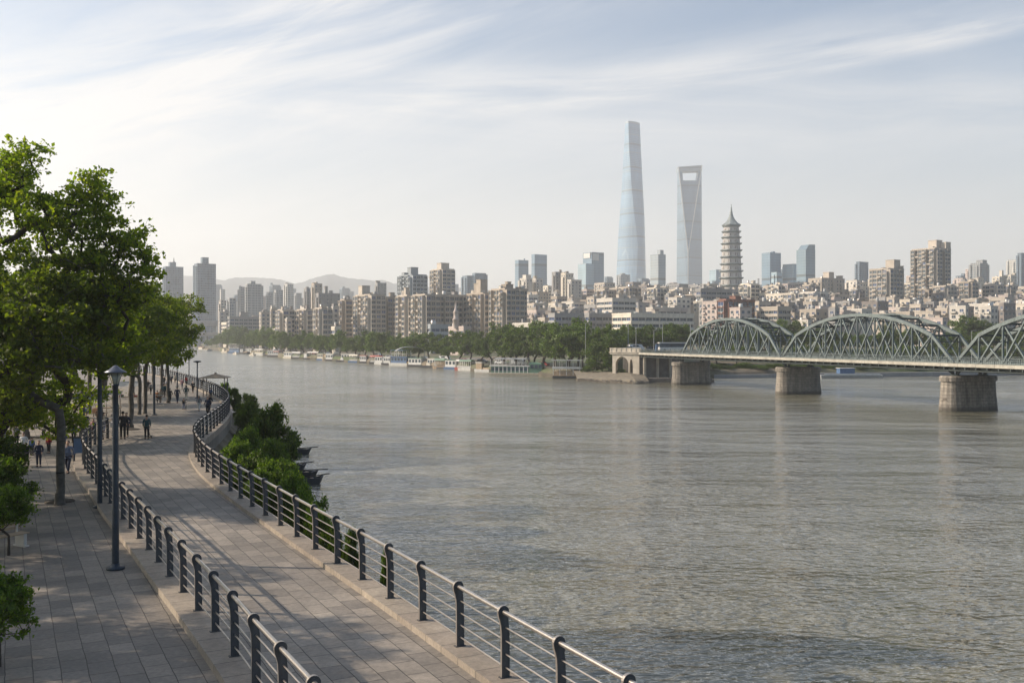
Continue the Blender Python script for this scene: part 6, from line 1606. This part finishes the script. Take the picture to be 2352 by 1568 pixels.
# barges beyond the second pier
for px, py, wp, lab, hc in ((1960, 868, 150, 'long flat grey barge beyond the second pier', 'greyroof'), (2085, 863, 120, 'flat rusty barge between the second and third piers', 'tan')):
    d = CZ * FP / (py - HY); L = wp / FP * d; r = empty('flat_barge', (wx(px, d), d + 2, 0), .03, lab, 'barge', 'flat barges beyond the bridge')
    hull_bm(L, 4, .9, 0, .1, .06).build('hull', M[hc], r); mb = MB(); mb.box(-L * .45, L * .42, -1.9, -1.84, .9, 1.35); mb.build('side_rail', M['white'], r)
    if hc == 'greyroof': mb = MB(); mb.box(-L * .2, L * .03, -1.5, 1.5, .9, 2.9); q = mb.build('blue_cabin', M['blue'], r); mb = MB(); mb.box(-L * .21, L * .04, -1.7, 1.7, 2.9, 3.05); mb.build('roof', M['white'], r)
    else: mb = MB(); mb.box(-L * .3, L * .3, -1.2, 1.2, .9, 1.3); mb.build('cargo', M['rooftan'], r)

# ---------------------------------------------------------------- vehicles
def car(loc, rz, body, lab, name='parked_car', group='cars along the embankment', s=1.0, van=False):
    r = empty(name, loc, rz, lab, 'car' if not van else 'van', group)
    H2 = 1.45 if not van else 2.1
    prof = [(-2.1, .35), (-2.15, .75), (-1.9, .95), (-1.3, H2 - .05), (.35, H2), (1.1, .98), (2.0, .82), (2.15, .6), (2.15, .35)] if not van else [(-2.4, .35), (-2.4, 2.0), (-2.2, H2), (1.4, H2), (2.0, 1.25), (2.4, 1.05), (2.45, .35)]
    mb = MB(); n = len(prof)
    L_ = [(x, -.85, z) for x, z in prof]; R_ = [(x, .85, z) for x, z in prof]
    mb.add(L_ + R_, [tuple(range(n)), tuple(reversed(range(n, 2 * n)))] + [(i, n + i, n + (i + 1) % n, (i + 1) % n) for i in range(n)]); mb.build('body', body, r)
    mb = MB(); z0, z1 = (.95, 1.36) if not van else (1.3, 1.85)
    for s_ in (-1, 1): y = s_ * .855; mb.add([(-1.45, y, z0), (.85, y, z0), (.3, y, z1), (-1.2, y, z1)], [(0, 1, 2, 3)])
    mb.build('window', M['winglass'], r)
    for x in (-1.35, 1.35):
        for s_ in (-1, 1): mb = MB(); mb.tube([(x, s_ * .70, .33), (x, s_ * .88, .33)], .33, 12, 0, True, True); mb.build('wheel', M['black'], r)
    return r
paints = [plain('white_car_paint', (.7, .7, .7), .25, .1, .03), plain('silver_car_paint', (.4, .41, .42), .3, .5, .03), plain('dark_car_paint', (.03, .035, .045), .25, .2, .03), plain('red_car_paint', (.35, .04, .03), .25, .1, .03)]
pn = ['white', 'silver', 'dark', 'red']
places = ['behind the arched white awning boat', 'behind the grey houseboat', 'behind the wide white awning boat', 'above the flat tan raft', 'above the long white cabin boat', 'above the red roofed boat', 'left of the arched canopy', 'right of the arched canopy', 'above the orange edged terrace', 'above the green roofed shed', 'above the red and white boat', 'above the landing barge', 'above the ferry stern', 'above the ferry middle', 'above the wheelhouse']
for k, px in enumerate([600, 635, 722, 752, 806, 868, 895, 948, 975, 1022, 1065, 1108, 1150, 1190, 1248]):
    d = shore(px) + 17 + (k % 3) * 3; x = wx(px, d); c = (k * 7 + 1) % 4 if k % 3 else 0; v = k % 4 == 1
    car((x, d, ground_z(x, d) + .02), rbo.uniform(-.2, .2) - .5, paints[c], f'{pn[c]} {"van" if v else "car"} parked under the trees {places[k]}', van=v)
for k, (px, lab) in enumerate([(1425, 'white car on the road above the stone arch'), (1447, 'silver car queueing before the dark kiosk'), (1500, 'dark car just left of the bus shelter'), (1462, 'white van behind the queueing silver car')]):
    d = 306 + k; x = wx(px, d); car((x, d, 8.05), .15, paints[[0, 1, 2, 0][k]], lab, 'car_on_road', 'cars at the bridge head', van=k == 3)
d = 300; b_ = empty('city_bus', (wx(1545, d), d, 8.0), .1, 'low bus with dark glass and a white roof waiting before the first arch', 'bus')
mb = MB(); mb.box(-4.2, 4.2, -1.2, 1.2, .4, 1.35); mb.build('body', M['white'], b_); mb = MB(); mb.box(-4.15, 4.15, -1.17, 1.17, 1.35, 2.5); mb.build('window', M['winglass'], b_); mb = MB(); mb.box(-4.3, 4.25, -1.25, 1.25, 2.5, 2.8); mb.build('roof', M['white'], b_)
for x in (-2.8, 2.6): mb = MB(); mb.tube([(x, -1.22, .42), (x, -1.0, .42)], .42, 12); mb.build('wheel', M['black'], b_)
k_ = empty('ticket_kiosk', (wx(1512, 302), 302, 8), 0, 'narrow dark blue kiosk with a pointed cap left of the bus', 'kiosk')
mb = MB(); mb.loft([[(-.9, -.9, 0), (.9, -.9, 0), (.9, .9, 0), (-.9, .9, 0)], [(-.7, -.7, 2.3), (.7, -.7, 2.3), (.7, .7, 2.3), (-.7, .7, 2.3)]]); mb.build('body', M['blue'], k_); mb = MB(); mb.loft([[(-.9, -.9, 2.3), (.9, -.9, 2.3), (.9, .9, 2.3), (-.9, .9, 2.3)], [(-.2, -.2, 2.9), (.2, -.2, 2.9), (.2, .2, 2.9), (-.2, .2, 2.9)]]); mb.build('roof', M['dark'], k_)
for k, (px, ty, d, lab) in enumerate([(1443, 742, 300, 'tall mast between trees above the stone arch'), (1461, 752, 306, 'green lamp mast left of the bridge road'), (1502, 758, 306, 'grey lamp mast above the cars'), (1522, 745, 312, 'tallest lamp mast left of the bus'), (1586, 744, 312, 'lamp mast beside the first arch'), (1345, 742, 300, 'thin mast above the pavilion boat'), (1890, 735, 330, 'lamp mast seen over the gap of the first two arches'), (2232, 760, 330, 'lamp mast behind the third pier arch gap')]):
    r = empty('lamp_mast', (wx(px, d), d, ground_z(wx(px, d), d)), 0, lab, 'lamp mast', 'lamp masts near the bridge head'); h = wz(ty, d) - r.location.z
    mb = MB(); mb.lathe([(.16, 0), (.1, h * .5), (.07, h)], 8); mb.build('pole', M['greyroof'], r); mb = MB(); mb.tube([(0, 0, h - .1), (.6, 0, h + .15), (1.4, 0, h + .2)], .06, 6); mb.box(.9, 1.6, -.12, .12, h + .1, h + .25); mb.build('lamp_arm', M['greyroof'], r)

# ---------------------------------------------------------------- people
def skin_mesh(name, verts, edges, radii, root=0, sub=1):
    me = bpy.data.meshes.new(name); me.from_pydata(verts, edges, [])
    o = bpy.data.objects.new(name, me); C.objects.link(o)
    m = o.modifiers.new('s', 'SKIN'); m.use_smooth_shade = True; m.branch_smoothing = 0.3
    sv = me.skin_vertices[0].data
    for i, r in enumerate(radii): sv[i].radius = r if isinstance(r, tuple) else (r, r); sv[i].use_root = (i == root)
    m2 = o.modifiers.new('u', 'SUBSURF'); m2.levels = sub; m2.render_levels = sub
    dg = bpy.context.evaluated_depsgraph_get(); ev = o.evaluated_get(dg); out = bpy.data.meshes.new_from_object(ev)
    bpy.data.objects.remove(o); bpy.data.meshes.remove(me); out.name = name
    out.polygons.foreach_set('use_smooth', [True] * len(out.polygons)); return out
class Fig:
    def __init__(s): s.v = []; s.e = []; s.r = []
    def chain(s, start, pts):
        """pts = [(x,y,z,r)]; start = index or None"""
        last = start
        for x, y, z, r in pts:
            s.v.append((x, y, z)); s.r.append(r); i = len(s.v) - 1
            if last is not None: s.e.append((last, i))
            last = i
        return last
POSES = {  # hips, knees, feet: (y forward) for left/right leg; arms: elbow, hand offsets
 'walk': dict(l=(.16, .30), r=(-.04, -.30), la=(-.14, -.10), ra=(.10, .26)),
 'stand': dict(l=(.02, .03), r=(.0, -.02), la=(-.03, .05), ra=(-.02, .08)),
 'step': dict(l=(.08, .12), r=(.02, -.16), la=(-.06, .02), ra=(.02, .20)),
 'hold': dict(l=(.03, .04), r=(.0, -.03), la=(-.08, .22), ra=(-.08, .22))}
PMC = {}
def person_meshes(pose, skirt=False, long_hair=False, coat=False):
    key = (pose, skirt, long_hair, coat)
    if key in PMC: return PMC[key]
    q = POSES[pose]; f = Fig()
    pel = f.chain(None, [(0, 0, .93, (.135, .10))])
    ch = f.chain(pel, [(0, .0, 1.06, (.12, .09)), (0, .005, 1.22, (.145, .10)), (0, 0, 1.36, (.15, .10)), (0, 0, 1.43, (.09, .07)), (0, .005, 1.49, (.052, .052)), (0, .015, 1.55, (.06, .07)), (0, .02, 1.61, (.078, .095)), (0, .012, 1.67, (.075, .09)), (0, .005, 1.715, (.045, .055))])
    chest = pel + 3
    f.chain(pel + 7, [(0, .115, 1.605, .014), (0, .128, 1.59, .010)])                    # nose
    for s in (-1, 1): f.chain(pel + 7, [(s * .078, .01, 1.615, .016)])                   # ears
    for s, (ky, fy), (ey, hy_) in ((-1, q['l'], q['la']), (1, q['r'], q['ra'])):
        f.chain(pel, [(s * .09, 0, .86, .088), (s * .095, ky * .55, .68, .078), (s * .095, ky, .50, .056), (s * .095, (ky + fy) / 2, .30, .052), (s * .095, fy, .09, .036), (s * .10, fy + .10, .045, .040), (s * .10, fy + .17, .035, .030)])
        e = f.chain(chest, [(s * .175, 0, 1.39, .058), (s * .215, ey * .5, 1.25, .046), (s * .235, ey, 1.11, .038), (s * .235, (ey + hy_) / 2, .99, .033), (s * .23, hy_, .88 + abs(hy_) * .35, .024)])
        wz_ = .88 + abs(hy_) * .35
        pm2 = f.chain(e, [(s * .23, hy_ + .015, wz_ - .055, (.020, .034))])
        for k, dy in enumerate((-.03, -.01, .01, .03)):
            f.chain(pm2, [(s * .23, hy_ + .02 + dy, wz_ - .10 - (.012 if k in (1, 2) else 0), .0085), (s * .222, hy_ + .03 + dy, wz_ - .135 - (.012 if k in (1, 2) else 0), .0075)])
        f.chain(e, [(s * .215, hy_ + .05, wz_ - .05, .010), (s * .21, hy_ + .062, wz_ - .085, .008)])
    body = skin_mesh('person', f.v, f.e, f.r, 0, 1)
    g = Fig(); bot = .60 if coat else .84
    pl = g.chain(None, [(0, 0, .93, (.165, .128))])
    if coat: g.chain(pl, [(0, 0, .80, (.175, .135)), (0, 0, .62, (.175, .14))])
    else: g.chain(pl, [(0, 0, .86, (.16, .125))])
    c3 = g.chain(pl, [(0, 0, 1.06, (.15, .115)), (0, .005, 1.22, (.17, .122)), (0, 0, 1.355, (.17, .118)), (0, 0, 1.435, (.09, .08))]) - 1
    for s, (ey, hy_) in ((-1, q['la']), (1, q['ra'])):
        g.chain(c3, [(s * .175, 0, 1.385, .078), (s * .217, ey * .5, 1.25, .064), (s * .237, ey, 1.11, .054), (s * .237, (ey + hy_) / 2, .99, .047), (s * .233, hy_ * .9, .905 + abs(hy_) * .33, .040)])
    shirt = skin_mesh('jacket', g.v, g.e, g.r, 0, 1)
    t_ = Fig(); pl = t_.chain(None, [(0, 0, .93, (.15, .115))])
    if skirt:
        t_.chain(pl, [(0, 0, .80, (.17, .14)), (0, .01, .60, (.20, .17)), (0, .01, .45, (.22, .18))])
    else:
        for s, (ky, fy) in ((-1, q['l']), (1, q['r'])):
            t_.chain(pl, [(s * .09, 0, .86, .105), (s * .097, ky * .55, .68, .094), (s * .097, ky, .50, .074), (s * .097, (ky + fy) / 2, .30, .068), (s * .097, fy - .01, .10, .062)])
    tro = skin_mesh('skirt' if skirt else 'trousers', t_.v, t_.e, t_.r, 0, 1)
    mb = MB(); zt = 1.735; rings = []
    for k in range(6):
        u = k / 5; z = zt - (.13 if not long_hair else .27) * u; rr = .095 * math.sin(math.pi * (.12 + .5 * u)) ** .6
        rings.append([(rr * .95 * math.cos(a_), -.012 + rr * 1.12 * math.sin(a_) * (1 if math.sin(a_) < 0 else (1 - .75 * u)), z) for a_ in [2 * math.pi * j / 12 for j in range(12)]])
    mb.loft(rings[::-1], 0, True, True); hair = mb.mesh('hair', [])
    sh = MB()
    for s, (ky, fy) in ((-1, q['l']), (1, q['r'])):
        x = s * .10; y = fy
        sh.loft([[(x - .045, y - .06, .0), (x + .045, y - .06, .0), (x + .05, y + .12, .0), (x, y + .21, .0), (x - .05, y + .12, .0)], [(x - .045, y - .06, .07), (x + .045, y - .06, .07), (x + .045, y + .10, .065), (x, y + .19, .05), (x - .045, y + .10, .065)]])
    shoes = sh.mesh('shoes', [])
    for m_ in (body, shirt, tro, hair, shoes): 
        m_.materials.clear(); m_.materials.append(None)
    PMC[key] = (body, shirt, tro, hair, shoes); return PMC[key]
CL = {}
def cloth(c):
    if c not in CL: CL[c] = plain('cloth_' + c, dict(black=(.012, .012, .014), navy=(.015, .022, .05), teal=(.02, .065, .075), white=(.55, .55, .54), grey=(.18, .18, .19), blue=(.05, .12, .28), red=(.42, .03, .03), pink=(.5, .25, .26), tan=(.33, .25, .17),
        denim=(.06, .085, .15), cream=(.5, .44, .34), green=(.06, .11, .06), bluegrey=(.13, .16, .24), brown=(.09, .055, .035), orange=(.45, .18, .07), skin=(.48, .29, .20), hair=(.012, .010, .009), greyhair=(.2, .2, .2))[c], .85, 0, .12, 8)
    return CL[c]
def person(px, py, hpx, pose, top, bot, rz, lab, skirt=False, lh=False, coat=False, hair='hair', group='people on the promenade', z=None):
    zz = ZP if z is None else z; p = G(px, py, zz); H = hpx / FP * p.y; s = max(.55, H / 1.74)
    r = tag(link('person', None), lab, 'person', group)
    ms = person_meshes(pose, skirt, lh, coat)
    bpy.data.objects.remove(r)
    r = bpy.data.objects.new('person', ms[0]); C.objects.link(r); tag(r, lab, 'person', group)
    r.location = p; r.rotation_euler = (0, 0, rz); r.scale = (s * 1.04, s * 1.04, s)
    r.material_slots[0].link = 'OBJECT'; r.material_slots[0].material = cloth('skin')
    for nm, me, c in (('jacket', ms[1], top), ('skirt' if skirt else 'trousers', ms[2], bot), ('hair', ms[3], hair), ('shoes', ms[4], 'black')):
        o = link(nm, me, r); o.material_slots[0].link = 'OBJECT'; o.material_slots[0].material = cloth(c)
    return r
LPZ = ZP - .16
AWAY, TOW = 0.0, math.pi      # facing away from / towards the viewer
person(337, 1008, 56, 'stand', 'teal', 'black', AWAY + .15, 'person in a teal sweater and black trousers standing with back turned on the walkway')
person(156, 1085, 74, 'walk', 'bluegrey', 'navy', TOW + .1, 'person in a blue grey jacket walking closer on the lower path', z=LPZ, coat=False)
person(112, 1040, 47, 'stand', 'red', 'black', TOW - .3, 'person in a bright red jacket standing in the crowd', z=LPZ)
person(89, 1071, 60, 'hold', 'navy', 'navy', TOW + .2, 'person in a dark navy top standing left of the red jacket', z=LPZ)
person(73, 1045, 42, 'stand', 'blue', 'black', AWAY, 'person in a blue top behind the person in dark navy', z=LPZ)
person(54, 1050, 58, 'hold', 'white', 'black', TOW, 'person in a white top pushing the dark pushchair', z=LPZ)
person(21, 1124, 62, 'stand', 'tan', 'black', TOW + .8, 'elderly person with grey hair in a tan jacket beside the shrubs', z=LPZ, hair='greyhair')
person(169, 1016, 48, 'stand', 'blue', 'black', AWAY + .2, 'broad person in a blue shirt and wide black trousers seen from behind', z=LPZ)
person(149, 1018, 44, 'walk', 'white', 'denim', AWAY, 'person in a white shirt next to the broad person in blue', z=LPZ, lh=True)
person(214, 1003, 42, 'step', 'pink', 'black', TOW, 'long haired person in pink near the end of the railing', z=LPZ, lh=True)
person(282, 1008, 64, 'hold', 'black', 'black', AWAY + .4, 'person in black bending over the white folding table')
person(290, 1003, 56, 'stand', 'navy', 'black', TOW, 'second dark dressed person behind the white folding table')
person(262, 985, 46, 'stand', 'grey', 'navy', TOW, 'person in grey left of the nearest lamp top')
person(238, 992, 46, 'step', 'cream', 'denim', AWAY, 'person in a cream top behind the second lamp post')
person(198, 990, 42, 'hold', 'navy', 'black', TOW, 'person in navy beside the navy stall')
person(226, 975, 40, 'stand', 'brown', 'black', AWAY, 'person in brown at the cream stall')
person(132, 1000, 42, 'stand', 'green', 'black', AWAY, 'person in dark green behind the slim trunk')
person(38, 1020, 46, 'stand', 'grey', 'black', TOW, 'person in grey under the leaves at the left')
person(12, 1030, 48, 'walk', 'white', 'navy', TOW, 'person in white at the very left edge of the crowd')
person(100, 1008, 40, 'step', 'cream', 'black', TOW, 'person with a cream jacket behind the red jacket')
person(390, 925, 34, 'walk', 'black', 'black', AWAY, 'person all in black walking away, left of three in line')
person(407, 925, 37, 'walk', 'navy', 'navy', AWAY, 'person in a navy jacket walking away, middle of three in line')
person(427.5, 918, 34, 'walk', 'teal', 'cream', AWAY, 'person in a teal jacket and pale trousers, right of three in line', lh=True)
person(422, 940, 26, 'step', 'black', 'bluegrey', AWAY + .5, 'small child in black beside a little bicycle')
person(457, 943, 35, 'walk', 'grey', 'white', TOW, 'woman in a grey jacket and white trousers walking closer', lh=True)
person(477, 952.5, 42, 'walk', 'navy', 'black', TOW + .1, 'person in a long navy coat closest to the railing bend', coat=True)
person(481, 944, 38, 'walk', 'black', 'black', TOW, 'person in black just behind the long navy coat')
person(376, 912, 31, 'stand', 'teal', 'black', AWAY, 'person in dark teal beside the avenue trunk')
person(381, 910, 30, 'stand', 'green', 'black', AWAY + .4, 'person in green close to the person in dark teal')
person(361, 926, 30, 'walk', 'orange', 'black', AWAY, 'thin person in orange just right of the third lamp post')
person(368, 926, 32, 'step', 'tan', 'brown', TOW, 'person in tan right of the thin person in orange')
person(418, 893, 24, 'walk', 'pink', 'grey', AWAY, 'person in dusty pink farther up the walkway')
person(443, 902, 27, 'walk', 'black', 'black', TOW, 'person in black in front of the disc headed lamp')
person(377, 885, 22, 'stand', 'black', 'black', TOW, 'person in black near the farthest avenue trunk')
person(393, 882, 21, 'walk', 'navy', 'black', AWAY, 'person in navy near the far railing')
person(402, 880, 20, 'walk', 'cream', 'black', TOW, 'person in cream near the far railing')
person(464, 893, 22, 'stand', 'black', 'black', AWAY, 'person in black leaning at the railing by the pavilion')
person(484, 915, 25, 'stand', 'denim', 'black', AWAY, 'person in denim standing at the bend railing')
person(340, 898, 26, 'stand', 'black', 'black', TOW, 'person in black in the dark crowd between trunks')
person(346, 905, 27, 'walk', 'grey', 'black', AWAY, 'person in grey in the dark crowd between trunks')
person(428, 884, 20, 'walk', 'red', 'black', AWAY, 'person in red far along the walkway')
person(385, 896, 25, 'walk', 'blue', 'navy', TOW, 'person in blue between the avenue trunks and the walkway')
# kick scooter, pushchair, bicycle
r = empty('kick_scooter', G(347, 1006), .5, 'small kick scooter held beside the person in teal', 'scooter')
mb = MB(); mb.tube([(0, 0, .12), (0, .62, .12)], .045, 8); mb.build('deck', M['black'], r)
mb = MB(); mb.tube([(0, .62, .12), (-.12, .5, .95)], .02, 8); mb.tube([(-.30, .5, .95), (.06, .5, .95)], .02, 8); mb.build('handlebar', M['postdark'], r)
for y in (0, .64): mb = MB(); mb.tube([(-.03, y, .1), (.03, y, .1)], .1, 12); mb.build('wheel', M['black'], r)
r = empty('pushchair', G(52, 1072, LPZ), .4, 'dark pushchair with a rounded hood in front of the person in white', 'pushchair')
mb = MB(); mb.loft([[(-.28, -.35, .45), (.28, -.35, .45), (.28, .35, .45), (-.28, .35, .45)], [(-.3, -.4, .75), (.3, -.4, .75), (.3, .45, .75), (-.3, .45, .75)]]); mb.build('seat', M['black'], r)
mb = MB(); rings = [[(-.31, .05 + .42 * math.cos(a_), .72 + .42 * math.sin(a_)), (.31, .05 + .42 * math.cos(a_), .72 + .42 * math.sin(a_)), (.31, .05 + .36 * math.cos(a_), .72 + .36 * math.sin(a_)), (-.31, .05 + .36 * math.cos(a_), .72 + .36 * math.sin(a_))] for a_ in [R(x) for x in range(-5, 130, 15)]]; mb.loft(rings); mb.build('hood', cloth('navy'), r)
mb = MB(); [mb.tube([(x, .5, 1.0), (x, .3, .5), (x, -.4, .15)], .018, 6) for x in (-.27, .27)]; mb.tube([(-.27, .5, 1.0), (.27, .5, 1.0)], .02, 6); mb.build('frame', M['steel'], r)
for x in (-.28, .28):
    for y in (-.4, .4): mb = MB(); mb.tube([(x - .02, y, .15), (x + .02, y, .15)], .15, 12); mb.build('wheel', M['black'], r)
r = empty('bicycle', G(427, 941), .3, 'small dark bicycle beside the child in black', 'bicycle')
def torus(c, R_, r_, n=20, ax='x'):
    mb = MB(); mb.tube([(c[0], c[1] + R_ * math.cos(2 * math.pi * k / n), c[2] + R_ * math.sin(2 * math.pi * k / n)) for k in range(n + 1)], r_, 6, 0, False); return mb
for y in (-.42, .42): torus((0, y, .28), .27, .022).build('wheel', M['black'], r)
mb = MB(); mb.tube([(0, -.42, .28), (0, -.1, .62), (0, .33, .66), (0, .42, .28)], .018, 6); mb.tube([(0, -.1, .62), (0, 0, .28), (0, .33, .66)], .018, 6); mb.build('frame', M['postdark'], r)
mb = MB(); mb.tube([(-.2, .3, .82), (0, .34, .8), (.2, .3, .82)], .015, 6); mb.tube([(0, .33, .66), (0, .34, .8)], .015, 6); mb.build('handlebar', M['steel'], r)
mb = MB(); mb.box(-.06, .06, -.22, 0, .68, .73); mb.build('saddle', M['black'], r)
# ---------------------------------------------------------------- hazy air
mb = MB(); mb.box(-4600, 4400, -300, 7200, -2.5, 760)
hm = bpy.data.materials.new('hazy_air'); hm.use_nodes = True; hn = hm.node_tree.nodes
hn.remove(hn['Principled BSDF']); pv = hn.new('ShaderNodeVolumePrincipled')
pv.inputs['Color'].default_value = (0.97, 0.985, 1.0, 1); pv.inputs['Density'].default_value = 1.9e-4; pv.inputs['Anisotropy'].default_value = 0.3
hm.node_tree.links.new(pv.outputs[0], hn['Material Output'].inputs['Volume'])
tag(mb.build('haze', hm), kind='stuff')
